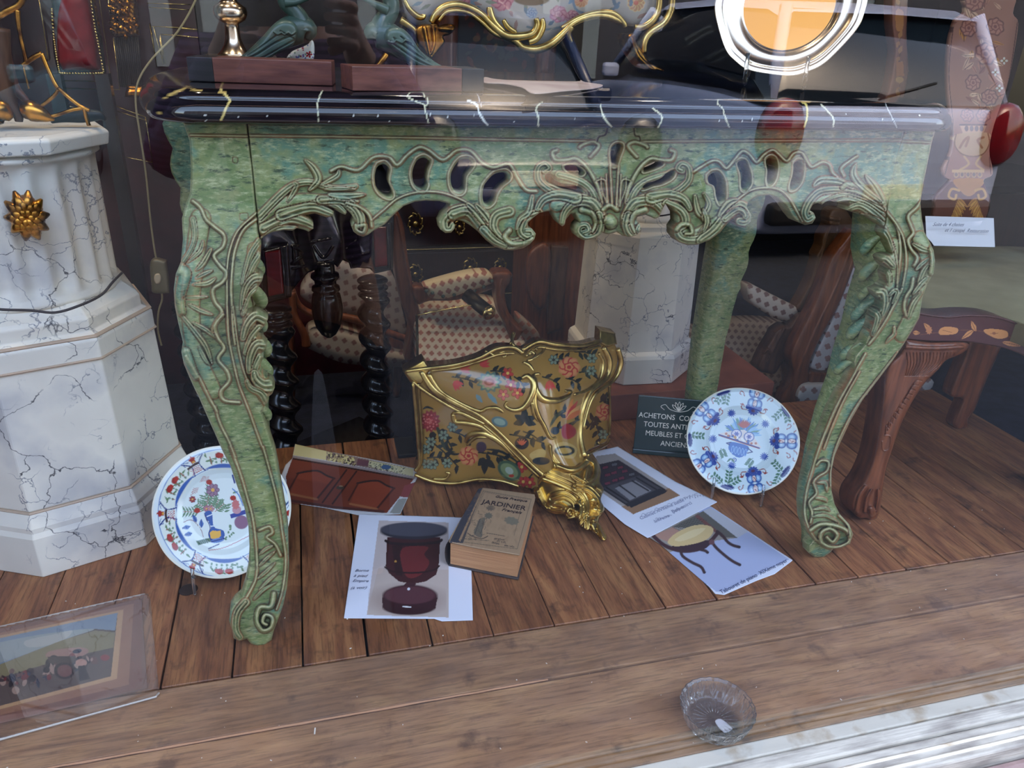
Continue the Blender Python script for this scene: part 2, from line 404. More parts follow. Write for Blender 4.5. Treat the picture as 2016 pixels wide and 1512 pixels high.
def green_paint():
    m = bpy.data.materials.new('worn_green_paint'); m.use_nodes = True; nt = m.node_tree; N = nt.nodes; L = nt.links; b = N['Principled BSDF']
    tc = N.new('ShaderNodeTexCoord'); b.inputs['Roughness'].default_value = .42; b.inputs['Specular IOR Level'].default_value = .45
    def nz(s, st=(1, 1, 1), d=8, r=.6):
        mp = N.new('ShaderNodeMapping'); L.new(tc.outputs['Object'], mp.inputs[0]); mp.inputs['Scale'].default_value = st
        n = N.new('ShaderNodeTexNoise'); n.inputs['Scale'].default_value = s; n.inputs['Detail'].default_value = d; n.inputs['Roughness'].default_value = r; L.new(mp.outputs[0], n.inputs[0]); return n.outputs[0]
    A = ramp(N, L, nz(11, d=4), [(.3, (80, 104, 76)), (.41, (92, 128, 104)), (.49, (130, 138, 88)), (.56, (102, 122, 74)), (.64, (142, 144, 98)), (.76, (90, 132, 110))])
    fl = ramp(N, L, nz(60, (1, 1, 3.2), 10, .75), [(.5, (0, 0, 0)), (.66, (255, 255, 255))])
    B = mixn(N, L, fl, A, (172, 176, 132))
    dk = ramp(N, L, nz(45, (1, 1, 3.5), 8, .7), [(.36, (255, 255, 255)), (.45, (0, 0, 0))])
    B = mixn(N, L, dk, B, (60, 76, 54))
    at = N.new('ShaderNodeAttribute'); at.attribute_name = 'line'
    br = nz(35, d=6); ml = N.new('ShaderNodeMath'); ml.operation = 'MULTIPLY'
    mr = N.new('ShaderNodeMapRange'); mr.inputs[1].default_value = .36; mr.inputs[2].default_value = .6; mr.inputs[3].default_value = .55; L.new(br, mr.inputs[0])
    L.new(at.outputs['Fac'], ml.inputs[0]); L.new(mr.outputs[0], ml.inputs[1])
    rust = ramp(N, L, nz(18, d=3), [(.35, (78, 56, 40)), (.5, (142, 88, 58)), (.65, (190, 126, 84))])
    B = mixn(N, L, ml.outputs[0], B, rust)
    aw = N.new('ShaderNodeAttribute'); aw.attribute_name = 'wear'
    m2 = N.new('ShaderNodeMath'); m2.operation = 'MULTIPLY'; L.new(aw.outputs['Fac'], m2.inputs[0])
    r2 = N.new('ShaderNodeMapRange'); r2.inputs[1].default_value = .45; r2.inputs[2].default_value = .62; r2.inputs[3].default_value = .0; L.new(nz(28, (1, 1, 1), 9, .7), r2.inputs[0]); L.new(r2.outputs[0], m2.inputs[1])
    B = mixn(N, L, m2.outputs[0], B, (158, 164, 120))
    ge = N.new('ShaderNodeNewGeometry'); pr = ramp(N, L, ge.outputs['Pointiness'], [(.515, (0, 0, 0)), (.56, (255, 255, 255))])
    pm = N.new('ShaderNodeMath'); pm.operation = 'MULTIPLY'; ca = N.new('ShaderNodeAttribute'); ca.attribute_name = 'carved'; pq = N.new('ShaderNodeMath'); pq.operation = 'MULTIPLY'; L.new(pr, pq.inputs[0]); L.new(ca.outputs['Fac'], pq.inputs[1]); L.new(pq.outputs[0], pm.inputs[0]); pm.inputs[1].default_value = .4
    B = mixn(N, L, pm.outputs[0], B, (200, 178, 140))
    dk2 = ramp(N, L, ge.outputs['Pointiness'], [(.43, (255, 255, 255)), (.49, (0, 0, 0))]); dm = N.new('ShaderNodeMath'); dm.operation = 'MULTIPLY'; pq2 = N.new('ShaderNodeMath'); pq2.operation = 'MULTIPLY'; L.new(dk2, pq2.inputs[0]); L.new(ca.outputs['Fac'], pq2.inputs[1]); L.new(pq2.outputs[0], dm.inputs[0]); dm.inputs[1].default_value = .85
    B = mixn(N, L, dm.outputs[0], B, (64, 56, 40))  # occlusion shade painted into the concave creases of the carving
    L.new(B, b.inputs['Base Color'])
    bp = N.new('ShaderNodeBump'); bp.inputs['Strength'].default_value = .35; bp.inputs['Distance'].default_value = .002; L.new(nz(120, (1, 1, 1.5), 8, .7), bp.inputs['Height']); L.new(bp.outputs[0], b.inputs['Normal'])
    return m
def faux_marble(name, tint=(232, 224, 208), vein=(52, 50, 56), shade=(200, 196, 192)):
    m = bpy.data.materials.new(name); m.use_nodes = True; nt = m.node_tree; N = nt.nodes; L = nt.links; b = N['Principled BSDF']
    b.inputs['Roughness'].default_value = .38
    tc = N.new('ShaderNodeTexCoord')
    def nzc(s, d=4):
        n = N.new('ShaderNodeTexNoise'); n.inputs['Scale'].default_value = s; n.inputs['Detail'].default_value = d; L.new(tc.outputs['Object'], n.inputs[0]); return n
    def veins(sc, dist, th0, th1, mask, m0, m1, seed):
        w = nzc(sc*1.4, 5); v = N.new('ShaderNodeVectorMath'); v.operation = 'SCALE'; L.new(w.outputs['Color'], v.inputs[0]); v.inputs['Scale'].default_value = dist
        ad = N.new('ShaderNodeVectorMath'); L.new(tc.outputs['Object'], ad.inputs[0]); L.new(v.outputs[0], ad.inputs[1])
        a2 = N.new('ShaderNodeVectorMath'); L.new(ad.outputs[0], a2.inputs[0]); a2.inputs[1].default_value = (seed, seed*.7, seed*.3)
        vo = N.new('ShaderNodeTexVoronoi'); vo.feature = 'DISTANCE_TO_EDGE'; vo.inputs['Scale'].default_value = sc; L.new(a2.outputs[0], vo.inputs['Vector'])
        mr = N.new('ShaderNodeMapRange'); mr.inputs[1].default_value = th0; mr.inputs[2].default_value = th1; mr.inputs[3].default_value = 1; mr.inputs[4].default_value = 0; L.new(vo.outputs['Distance'], mr.inputs[0])
        mk_ = nzc(mask, 3); m2 = N.new('ShaderNodeMapRange'); m2.inputs[1].default_value = m0; m2.inputs[2].default_value = m1; L.new(mk_.outputs[0], m2.inputs[0])
        mu = N.new('ShaderNodeMath'); mu.operation = 'MULTIPLY'; L.new(mr.outputs[0], mu.inputs[0]); L.new(m2.outputs[0], mu.inputs[1]); return mu.outputs[0]
    B = ramp(N, L, nzc(6, 8).outputs[0], [(.35, tint), (.5, tuple(min(255, c+8) for c in tint)), (.68, shade)])
    B = mixn(N, L, veins(15, .09, .0, .02, 9, .47, .55, 3.1), B, (118, 118, 126))
    B = mixn(N, L, veins(7.5, .16, .001, .011, 6, .48, .53, 1.7), B, vein)
    at = N.new('ShaderNodeAttribute'); at.attribute_name = 'line'; B = mixn(N, L, at.outputs['Fac'], B, vein)
    L.new(B, b.inputs['Base Color']); return m
MT = {}
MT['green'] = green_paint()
MT['marble'] = faux_marble('faux_marble_white'); MT['marble_seam'] = mat('marble_seam_ochre', (188, 164, 140), .6)
MT['gilt'] = mat('gilt_bronze', (232, 202, 122), .3, 1.0, noise=(30, (150, 120, 64)), bump=(160, .25, .001))
MT['gold'] = mat('old_gold', (212, 150, 62), .28, 1.0, noise=(35, (96, 58, 22), (1, 1, 1), 6, .4, .62), bump=(120, .4, .001))
MT['dkbrass'] = mat('dark_brass', (62, 52, 36), .3, .8)
MT['brass'] = mat('polished_brass', (222, 198, 128), .2, 1.0)
MT['silver'] = mat('silver', (226, 206, 180), .22, 1.0)
MT['black'] = mat('ebonised_wood', (14, 15, 20), .22, coat=.4, spec=.6)
MT['redshell'] = mat('red_tortoiseshell', (126, 22, 26), .3, noise=(24, (82, 10, 14)), coat=.5)
MT['bronze'] = mat('green_patinated_bronze', (70, 92, 78), .4, .0, noise=(22, (44, 62, 54)), coat=.2)
MT['mahog'] = mat('reddish_brown_wood', (132, 74, 44), .35, noise=(9, (84, 42, 24), (9, 9, 1), 6), coat=.3)
MT['walnut'] = mat('honey_brown_wood', (132, 74, 38), .38, noise=(10, (86, 42, 20), (8, 8, 1), 6), coat=.25)
MT['walnutdk'] = mat('dull_brown_wood', (98, 64, 42), .5, noise=(10, (58, 34, 22), (8, 8, 1), 6))
MT['rose'] = mat('rosewood_block', (112, 66, 54), .4, noise=(14, (74, 38, 32), (1, 9, 9), 6))
MT['burg'] = mat('burgundy_lacquer', (62, 14, 24), .3, noise=(8, (34, 8, 16)), coat=.4)
MT['darkwood'] = mat('dark_brown_wood', (38, 14, 14), .35, noise=(9, (22, 8, 9), (8, 8, 1)), coat=.3)
MT['redleather'] = mat('red_leather', (150, 26, 38), .45, noise=(14, (104, 12, 24)), sheen=.3)
MT['white'] = mat('white_paint', (222, 212, 196), .6, noise=(30, (184, 160, 132), (1, 1, 1), 6, .5, .72))
MT['greywood'] = mat('weathered_painted_sill', (190, 180, 166), .75, noise=(26, (140, 130, 120), (.5, 2, 2), 8, .4, .68), bump=(60, .5, .003, (.1, 3, 3)))
MT['stone'] = mat('pink_stone', (178, 150, 142), .8, noise=(18, (140, 112, 108)), bump=(60, .5, .004))
MT['terra'] = mat('terracotta_paint', (148, 88, 68), .7, noise=(9, (118, 66, 52)))
MT['carpet'] = mat('navy_carpet', (16, 20, 34), .95, noise=(26, (28, 32, 52)), bump=(300, .6, .004))
MT['wall'] = mat('dark_shop_wall', (24, 18, 22), .8, noise=(3, (14, 12, 18)))
MT['ceil'] = mat('shop_ceiling', (96, 84, 76), .9)
MT['paint'] = mat('painted_print', (200, 200, 200), .55, attr=True)
MT['paper'] = mat('printer_paper', (222, 222, 230), .6, attr=True)
MT['glaze'] = mat('tin_glaze', (220, 230, 232), .12, attr=True, coat=.6)
MT['lacq'] = mat('painted_lacquer', (176, 132, 52), .16, attr=True, coat=.8)
MT['marq'] = mat('marquetry', (150, 90, 60), .35, attr=True, coat=.35)
MT['fabric'] = mat('lozenge_cloth', (220, 210, 190), .9, attr=True)
MT['olive'] = mat('olive_velvet', (118, 110, 78), .85, noise=(7, (142, 136, 102)), bump=(200, .2, .002))
MT['flex'] = mat('cream_flex', (166, 148, 104), .45)
MT['blackflex'] = mat('dark_flex', (38, 30, 32), .5)
MT['signgreen'] = mat('dark_green_enamel', (22, 48, 48), .25, coat=.5)
MT['lettering'] = mat('cream_lettering', (226, 220, 206), .6)
MT['ink'] = mat('brown_ink', (44, 28, 30), .7)
MT['pages'] = mat('old_page_edges', (214, 160, 112), .8, noise=(6, (166, 108, 72), (1, 1, 260), 4), bump=(8, .8, .002, (1, 1, 260)))
MT['bookspine'] = mat('dark_book_cloth', (54, 50, 52), .7, noise=(60, (84, 66, 54)))
MT['slate'] = mat('black_block', (18, 20, 22), .45)
MT['portoro'] = mat('black_marble_gold_veins', (12, 12, 15), .07, attr=True, coat=.6)
MT['skin'] = mat('skin', (198, 146, 120), .55)
def glassy(name, tint=(255, 255, 255), rough=0.0, ior=1.5, haze=.05):
    m = bpy.data.materials.new(name); m.use_nodes = True; N = m.node_tree.nodes; L = m.node_tree.links; N.remove(N['Principled BSDF'])
    g = N.new('ShaderNodeBsdfGlass'); g.inputs['Color'].default_value = tuple(lin(tint))+(1,); g.inputs['Roughness'].default_value = rough; g.inputs['IOR'].default_value = ior
    d = N.new('ShaderNodeBsdfDiffuse'); mx = N.new('ShaderNodeMixShader'); mx.inputs[0].default_value = haze; L.new(g.outputs[0], mx.inputs[1]); L.new(d.outputs[0], mx.inputs[2])  # white diffuse mixed in as painted brightness where the glass lacks bright reflections
    L.new(mx.outputs[0], N['Material Output'].inputs[0]); return m
def pane(name, ior=1.5, boost=1.0, tint=(255, 255, 255)):
    """thin flat glass: straight-through light plus the mirror reflection of both faces"""
    m = bpy.data.materials.new(name); m.use_nodes = True; N = m.node_tree.nodes; L = m.node_tree.links; N.remove(N['Principled BSDF'])
    t = N.new('ShaderNodeBsdfTransparent'); t.inputs[0].default_value = tuple(lin(tint))+(1,)
    g = N.new('ShaderNodeBsdfGlossy'); g.inputs['Roughness'].default_value = 0.0
    fr = N.new('ShaderNodeFresnel'); ge = N.new('ShaderNodeNewGeometry'); im = N.new('ShaderNodeMapRange'); L.new(ge.outputs['Backfacing'], im.inputs[0]); im.inputs[3].default_value = ior; im.inputs[4].default_value = 1/ior; L.new(im.outputs[0], fr.inputs[0])
    mu = N.new('ShaderNodeMath'); mu.operation = 'MULTIPLY'; L.new(fr.outputs[0], mu.inputs[0]); mu.inputs[1].default_value = 1.9*boost; mu.use_clamp = True
    mx = N.new('ShaderNodeMixShader'); L.new(mu.outputs[0], mx.inputs[0]); L.new(t.outputs[0], mx.inputs[1]); L.new(g.outputs[0], mx.inputs[2])
    L.new(mx.outputs[0], N['Material Output'].inputs[0]); return m
MT['crystal'] = glassy('pressed_crystal'); MT['acrylic'] = glassy('clear_acrylic', ior=1.49)
MT['pane'] = pane('shop_window_glass')
MT['thin'] = pane('thin_clear_sheet')
def wood_plank(name, a, b_, c_, along='Y'):
    m = bpy.data.materials.new(name); m.use_nodes = True; nt = m.node_tree; N = nt.nodes; L = nt.links; b = N['Principled BSDF']
    tc = N.new('ShaderNodeTexCoord'); oi = N.new('ShaderNodeObjectInfo')
    off = N.new('ShaderNodeVectorMath'); off.operation = 'ADD'; cx = N.new('ShaderNodeCombineXYZ')
    mu = N.new('ShaderNodeMath'); mu.operation = 'MULTIPLY'; mu.inputs[1].default_value = 37.0; L.new(oi.outputs['Random'], mu.inputs[0]); L.new(mu.outputs[0], cx.inputs[0]); L.new(mu.outputs[0], cx.inputs[1])
    L.new(tc.outputs['Object'], off.inputs[0]); L.new(cx.outputs[0], off.inputs[1])
    def nz(s, st, d=8, r=.6, dist=0.0):
        mp = N.new('ShaderNodeMapping'); L.new(off.outputs[0], mp.inputs[0]); mp.inputs['Scale'].default_value = st
        n = N.new('ShaderNodeTexNoise'); n.inputs['Scale'].default_value = s; n.inputs['Detail'].default_value = d; n.inputs['Roughness'].default_value = r; n.inputs['Distortion'].default_value = dist; L.new(mp.outputs[0], n.inputs[0]); return n.outputs[0]
    st = (1, .07, 1) if along == 'Y' else (.07, 1, 1)
    st2 = (1, .16, 1) if along == 'Y' else (.16, 1, 1)
    A = ramp(N, L, nz(26, st2, 6, .6, .8), [(.3, c_), (.48, a), (.68, b_)])
    gr = ramp(N, L, nz(190, st, 9, .7, .3), [(.4, (255, 255, 255)), (.52, (0, 0, 0))])
    gm = N.new('ShaderNodeMath'); gm.operation = 'MULTIPLY'; gm.inputs[1].default_value = .45; L.new(gr, gm.inputs[0])
    B = mixn(N, L, gm.outputs[0], A, tuple(int(v*.55) for v in c_))
    sp = ramp(N, L, nz(17, (1, 1, 1), 5, .6), [(.58, (0, 0, 0)), (.70, (255, 255, 255))])
    sm_ = N.new('ShaderNodeMath'); sm_.operation = 'MULTIPLY'; sm_.inputs[1].default_value = .6; L.new(sp, sm_.inputs[0])
    B = mixn(N, L, sm_.outputs[0], B, (46, 36, 34))
    hs = N.new('ShaderNodeHueSaturation'); L.new(B, hs.inputs['Color']); mr = N.new('ShaderNodeMapRange'); mr.inputs[3].default_value = .72; mr.inputs[4].default_value = 1.2; L.new(oi.outputs['Random'], mr.inputs[0]); L.new(mr.outputs[0], hs.inputs['Value'])
    L.new(hs.outputs[0], b.inputs['Base Color']); b.inputs['Roughness'].default_value = .42; b.inputs['Specular IOR Level'].default_value = .35
    bp = N.new('ShaderNodeBump'); bp.inputs['Strength'].default_value = .25; bp.inputs['Distance'].default_value = .001; L.new(nz(190, st, 9, .7), bp.inputs['Height']); L.new(bp.outputs[0], b.inputs['Normal'])
    return m
MT['plank'] = wood_plank('floor_oak', (146, 94, 62), (172, 118, 76), (112, 70, 50))
MT['board'] = wood_plank('board_oak', (142, 104, 72), (168, 128, 88), (112, 82, 58), 'X')
# ------------------------------------------------------------------ the room and the display platform
SF = -0.22      # shop floor
def sbox(name, lo, hi, m, parent=None, bev=0):
    lo = np.array(lo, float); hi = np.array(hi, float)
    o = box(name, (lo+hi)/2, hi-lo, m, parent, bev=bev)
    if parent is None: struct(o)
    return o
sbox('wall_back', (-2.6, 4.3, SF), (3.8, 4.4, 2.5), MT['wall'])
sbox('wall_left', (-2.7, .62, SF), (-2.6, 4.4, 2.5), MT['wall'])
sbox('wall_right', (3.8, .62, SF), (3.9, 4.4, 2.5), MT['wall'])
sbox('ceiling', (-2.7, .7, 2.4), (3.9, 4.4, 2.5), MT['ceil'])
sbox('wall_front', (-6, .5, 2.15), (8, .66, 3.9), MT['stone'])  # unseen wall over the window, added to block the sun; height sets its shadow
sbox('floor_2', (-2.7, 1.2, SF-.05), (3.9, 4.4, SF), MT['carpet'])
fl = sbox('floor', (-1.3, .66, -.06), (1.86, 1.73, -.024), MT['slate'])
jx = [float(atZ(x, y)[0]) for x, y in [(90, 1218), (230, 1175), (313, 1361), (456, 1344), (595, 1291), (725, 1298), (854, 1275), (974, 1256), (1094, 1235), (1202, 1216), (1315, 1203), (1417, 1186), (1614, 1156), (1697, 1141), (1791, 1126), (1879, 1115), (1961, 1101)]]
jx = [jx[0]-.11*k for k in range(7, 0, -1)]+jx+[jx[-1]+.09*k for k in range(1, 5)]+[1.86]
for a, b in zip(jx[:-1], jx[1:]):
    g = random.choice([.0008, .0012, .0022]); o = sbox('plank', (a+g, .988, -.024), (b-g, 1.728, -random.uniform(0, .0008)), MT['plank'], fl); bevel(o, .0012, 1)
for n_, lo, hi in(('plank', (-1.3, .872, -.024), (1.86, .9845, 0.0)), ('plank', (-1.3, .686, -.024), (1.86, .868, -.0015))):
    bevel(sbox(n_, lo, hi, MT['board'], fl), .002, 2)
plug = lathe((*atZ(371, 1161)[:2], -.004), [(.0165, 0), (.0165, .0046), (.015, .005)], 28)
mk('wood_plug', *plug, MT['darkwood'], fl, False)
# worn splintered lip between the two front boards
P_ = [(x, .870, -.001) for x in np.arange(-.6, .36, .03)]
tube('splintered_edge', [(x, y+random.uniform(-.0006, .0006), z) for x, y, z in P_], [.0016+.001*random.random() for _ in P_], mat('raw_oak', (168, 122, 88), .8), fl, 5, smooth=False)
# crumbs of plaster on the floor
crumbs = []
for _ in range(90):
    x, y = random.uniform(-.5, 1.5), random.uniform(.7, 1.25); r = random.uniform(.0005, .0013)
    crumbs.append(boxv((x, y, r*.6), (r*random.uniform(1, 3), r, r), random.uniform(0, 3)))
crumbs.append(boxv((*atZ(620, 1440)[:2], .001), (.002, .011, .0012), -.1))
v, f = join(crumbs); o = mk('plaster_crumbs', v, f, MT['white'], fl, False); o['kind'] = 'stuff'
# sill and frame
tr = sbox('trim_1', (-1.3, .6605, -.024), (1.86, .6855, -.0005), MT['white'], bev=.002)
sbox('trim_2', (-1.3, .634, -.03), (1.86, .6585, -.001), MT['greywood'], bev=.003)
s3 = sbox('trim_3', (-1.3, .588, -.05), (1.86, .6325, -.006), MT['greywood'], bev=.004)
for y in(.60, .615): tube('bead', [(-1.3, y, -.006), (1.86, y, -.006)], .003, MT['white'], s3, 6, smooth=False)
sbox('trim_4', (-1.5, .30, -.5), (2.1, .586, -.03), MT['stone'], bev=.01)
sbox('trim_5', (-1.32, .6, -.0), (-1.26, .68, 2.15), MT['white']); sbox('trim_6', (2.3, .6, -.5), (2.38, .68, 2.15), MT['white'])
sbox('wall_front_2', (-6, .5, -.5), (-1.32, .66, 2.15), MT['stone']); sbox('wall_front_3', (2.38, .5, -.5), (8, .66, 2.15), MT['stone'])
sbox('wall_front_4', (1.862, .58, -.5), (2.3, .66, -.02), MT['stone'])
win = mk('window_1', [(-1.26, .659, -.002), (2.3, .659, -.002), (2.3, .659, 2.15), (-1.26, .659, 2.15)], [[0, 1, 2, 3]], MT['pane'], smooth=False); struct(win)
# the street behind the photographer
sbox('ground', (-14, -22, -.56), (14, .3, -.5), mat('asphalt', (44, 48, 56), .9, noise=(4, (36, 40, 48))))
fac = sbox('wall_street', (-14, -12.4, -.5), (14, -12, 8.5), mat('grey_limewash', (54, 56, 66), .9, noise=(1.2, (42, 46, 56))))
shut = mat('grey_shutters', (96, 108, 116), .6)
for k in range(8):
    for z in(.2, 3.2, 6.0):
        wf = box('window', (-10.5+k*3, -11.98, z+.9), (1.0, .08, 1.7), shut, fac); box('pane', (-10.5+k*3, -11.93, z+.9), (.42, .03, 1.5), MT['slate'], wf)
# spot lamps of the shop ceiling
for i, (x, y, e, tx, ty) in enumerate([(-.35, 1.45, 17, -.3, 1.5), (.35, 1.75, 13, .35, 1.5), (1.2, 1.75, 5, 1.0, 1.5), (-.9, 2.0, 26, -.6, 2.9), (.4, 2.6, 12, .6, 3.0)]):
    t = thing('ceiling_spotlight', 'small white ceiling spotlight, %s' % ['leftmost over the display', 'middle one over the display', 'rightmost over the display', 'further back at the left', 'further back in the middle'][i], 'lamp', (x, y, 2.4))
    v, f = lathe((x, y, 2.40), [(.05, 0), (.05, -.02), (.035, -.03), (.035, -.08), (.03, -.08)], 24); mk('housing', v, f, MT['white'], t)
    v, f = lathe((x, y, 2.319), [(.029, 0), (.029, -.004)], 24); mk('bulb', v, f, mat('lit_bulb', (255, 214, 150), .5, emit=((255, 206, 140), 22)), t)
    light('SPOT', 'spot_beam', (x, y, 2.30), e, (1, .86, .68), .03, target=(tx, ty, .5), spot=95)
# ------------------------------------------------------------------ the console table
table = thing('console_table', 'carved green painted console table with black marble top on scrolled cabriole legs', 'table', (.43, 1.3, 0))
c2 = crop(672, 0, 3); c4 = crop(640, 300, 4.8); c5 = crop(1000, 240, 4.8); c6 = crop(1380, 260, 4.2); c4b = crop(320, 380, 5.04); c5b = crop(340, 600, 5.04)
c8 = crop(400, 880, 3.6); c6b = crop(1560, 380, 5.04); c7 = crop(1500, 680, 3.436); c1 = crop(0, 0, 3); c3 = crop(1344, 0, 3)
TY = 1.06
apron_o = [(487, 243), (512, 473), (520, 465), (538, 456), (558, 453), (576, 454), (584, 449), (598, 452), (608, 456), (617, 450), (617, 441), (608, 431), (598, 424), (620, 420), (643, 428), (655, 425), (658, 415), (652, 409), (672, 420), (680, 423), (683, 418), (680, 411), (690, 420), (696, 429), (691, 444), (696, 456), (705, 463), (715, 466), (725, 462), (734, 455), (757, 442), (775, 423), (794, 406), (817, 397), (838, 395), (865, 396), (886, 402), (884, 410), (871, 423), (864, 437), (867, 452), (877, 459), (888, 458), (895, 450), (896, 443), (892, 437), (898, 433), (911, 435), (925, 443), (940, 455), (957, 473), (973, 485), (994, 492), (1011, 493), (1030, 489), (1042, 482), (1052, 471), (1055, 460), (1048, 451), (1040, 448), (1039, 439), (1048, 430), (1062, 419), (1087, 414), (1092, 427), (1100, 440), (1107, 446), (1112, 442), (1114, 432), (1123, 421), (1132, 420), (1137, 430), (1142, 439), (1135, 446), (1133, 457), (1137, 467), (1150, 473), (1167, 471), (1181, 463), (1185, 458), (1196, 461), (1208, 459), (1215, 456), (1225, 464), (1240, 467), (1254, 463), (1262, 452), (1260, 441), (1252, 434), (1255, 427), (1271, 423), (1281, 427), (1290, 431), (1298, 427), (1302, 417), (1310, 401), (1325, 409), (1333, 423), (1334, 438), (1326, 450), (1327, 465), (1337, 477), (1354, 483), (1373, 482), (1396, 473), (1417, 459), (1428, 445), (1441, 431), (1446, 436), (1453, 446), (1466, 448), (1478, 436), (1479, 422), (1470, 408), (1474, 397), (1492, 386), (1513, 384), (1532, 390), (1547, 405), (1559, 424), (1570, 437), (1585, 443), (1599, 440), (1606, 429), (1602, 419), (1594, 414), (1600, 403), (1611, 399), (1618, 403), (1624, 398), (1640, 391), (1640, 397), (1652, 399), (1671, 396), (1670, 404), (1667, 414), (1685, 420), (1713, 427), (1730, 438), (1741, 447), (1780, 256), (1500, 252), (1200, 249), (900, 248), (700, 244)]
holes = [c4((500, 130), (560, 112), (610, 160), (600, 240), (600, 290), (635, 370), (625, 410), (580, 415), (520, 380), (480, 320), (470, 240), (478, 175)),
 c4((870, 75), (930, 50), (985, 80), (995, 110), (970, 180), (960, 250), (968, 300), (940, 345), (900, 345), (850, 310), (825, 240), (830, 160)),
 c4((1230, 120), (1280, 70), (1350, 65), (1395, 100), (1390, 150), (1335, 220), (1325, 290), (1320, 345), (1280, 375), (1220, 355), (1190, 290), (1190, 200)),
 c4((1540, 260), (1600, 205), (1690, 190), (1735, 230), (1725, 280), (1660, 330), (1620, 400), (1600, 460), (1550, 495), (1500, 470), (1488, 400), (1500, 320)),
 c5((540, 420), (600, 405), (670, 430), (715, 470), (700, 500), (660, 500), (590, 480), (545, 450)),
 c5((350, 510), (390, 488), (440, 515), (490, 575), (560, 590), (640, 600), (700, 640), (700, 672), (650, 665), (560, 645), (500, 625), (440, 600), (370, 565)),
 c5((985, 235), (1020, 208), (1070, 215), (1085, 250), (1060, 320), (1040, 380), (1025, 410), (985, 405), (970, 330), (972, 270)),
 c5((1285, 430), (1340, 395), (1400, 375), (1455, 380), (1455, 410), (1400, 440), (1340, 462), (1290, 472)),
 c5((1275, 610), (1330, 570), (1420, 545), (1490, 490), (1560, 460), (1565, 500), (1530, 550), (1450, 590), (1380, 605), (1300, 635)),
 c6((60, 370), (100, 338), (150, 340), (190, 400), (200, 470), (195, 550), (150, 580), (125, 530), (110, 450), (65, 420)),
 c6((300, 265), (330, 238), (375, 250), (395, 300), (410, 350), (410, 420), (370, 470), (335, 460), (330, 400), (325, 340)),
 c6((540, 230), (575, 210), (615, 225), (630, 280), (625, 350), (600, 410), (560, 430), (545, 390), (550, 320), (540, 270)),
 c6((765, 265), (800, 242), (840, 255), (845, 320), (830, 400), (790, 455), (745, 468), (738, 430), (755, 370), (765, 310))]
H1 = .006
S = []
# broad leaf bodies under the fluting
S += [([(500, 450), (530, 415), (580, 395), (640, 395), (690, 412), (712, 440)], 15, 9, .008), ([(520, 452), (560, 432), (605, 435)], 13, 9, .008), ([(1745, 430), (1700, 402), (1660, 388), (1620, 392), (1598, 415)], 13, 8, .008), ([(1745, 440), (1705, 412), (1680, 405)], 13, 9, .008), ([(885, 425), (905, 415), (940, 430), (975, 465), (1010, 480), (1040, 468)], 13, 12, .007), ([(1340, 455), (1365, 465), (1410, 440), (1450, 408)], 14, 12, .007), ([(1095, 405), (1140, 395), (1170, 405), (1182, 440), (1160, 460)], 13, 10, .007), ([(1325, 405), (1275, 395), (1245, 405), (1232, 440), (1250, 455)], 13, 10, .007)]
# straight moulding under the top
S += [([(487, 267), (800, 271), (1000, 275), (1172, 278)], 2.6, 2.6, .0035), ([(1262, 279), (1500, 277), (1775, 276)], 2.6, 2.6, .0035)]
# wavy ridges
S += [(c2((-60, 1010), (0, 985), (100, 1005), (190, 930), (280, 930), (330, 975), (390, 915), (460, 870), (520, 890), (600, 945), (680, 890), (760, 890), (830, 960), (900, 990), (990, 970), (1040, 1050), (1090, 1120), (1150, 1130)), 4.0, 4.0, .006),
      (c6((-60, 330), (0, 290), (90, 240), (150, 245), (210, 300), (270, 240), (340, 160), (400, 185), (460, 250), (520, 190), (590, 150), (640, 180), (710, 240), (770, 175), (840, 175), (880, 250), (920, 290), (1000, 250), (1060, 270), (1090, 340), (1150, 380)), 3.4, 3.4, .006)]
# arch bands
S += [(c4((440, 640), (560, 540), (680, 440), (830, 385), (1000, 372), (1150, 395), (1330, 470), (1450, 560), (1550, 660)), 2.6, 2.6, .005),
      (c6((160, 680), (300, 560), (420, 480), (540, 462), (650, 480), (730, 550), (790, 650), (840, 740)), 2.6, 2.6, .005)]
# hole rims
for h in holes: S.append(([tuple(np.mean(h, 0)+(np.array(p)-np.mean(h, 0))*1.22) for p in h]+[tuple(np.mean(h, 0)+(np.array(h[0])-np.mean(h, 0))*1.22)], 2.2, 2.2, .0022))
# left corner acanthus
S += [(c1((1530, 1280), (1700, 1115), (1820, 1075), (1960, 1110), (2100, 1100)), 7, 4, .007, 'fluted'), (c1((1440, 1500), (1560, 1330), (1760, 1225), (1950, 1180), (2110, 1190)), 5, 4, .008, 'ridge'),
      (c1((1830, 1120), (1880, 1060), (1850, 990), (1800, 945)), 8, 3, .008, 'leaf'), (c1((1900, 1090), (1990, 1040), (2000, 1000)), 6, 3, .006, 'leaf'), (c1((1700, 1190), (1750, 1100), (1730, 1080)), 6, 3, .006, 'leaf'),
      (c1((1560, 1350), (1700, 1290), (1800, 1310), (1850, 1335)), 10, 6, .010, 'fluted'), (c1((1660, 1270), (1830, 1225), (1930, 1250), (1972, 1270)), 10, 5, .010, 'fluted'), (c1((1545, 1430), (1640, 1360), (1740, 1350)), 8, 5, .008, 'fluted'),
      (c4((60, 480), (130, 520), (195, 585)), 6, 5, .009, 'fluted'), (c4((-40, 450), (150, 450), (280, 520), (340, 620), (340, 720)), 8, 7, .010, 'fluted'), (c4((310, 700), (380, 690), (360, 760), (300, 740), (290, 690)), 5, 4, .010),
      (c4((0, 350), (150, 345), (290, 350)), 5, 3, .006, 'leaf'), (c4((40, 400), (200, 415), (380, 400)), 8, 5, .007, 'leaf'), (c4((200, 480), (330, 520), (420, 600), (440, 700)), 4, 4, .008)]
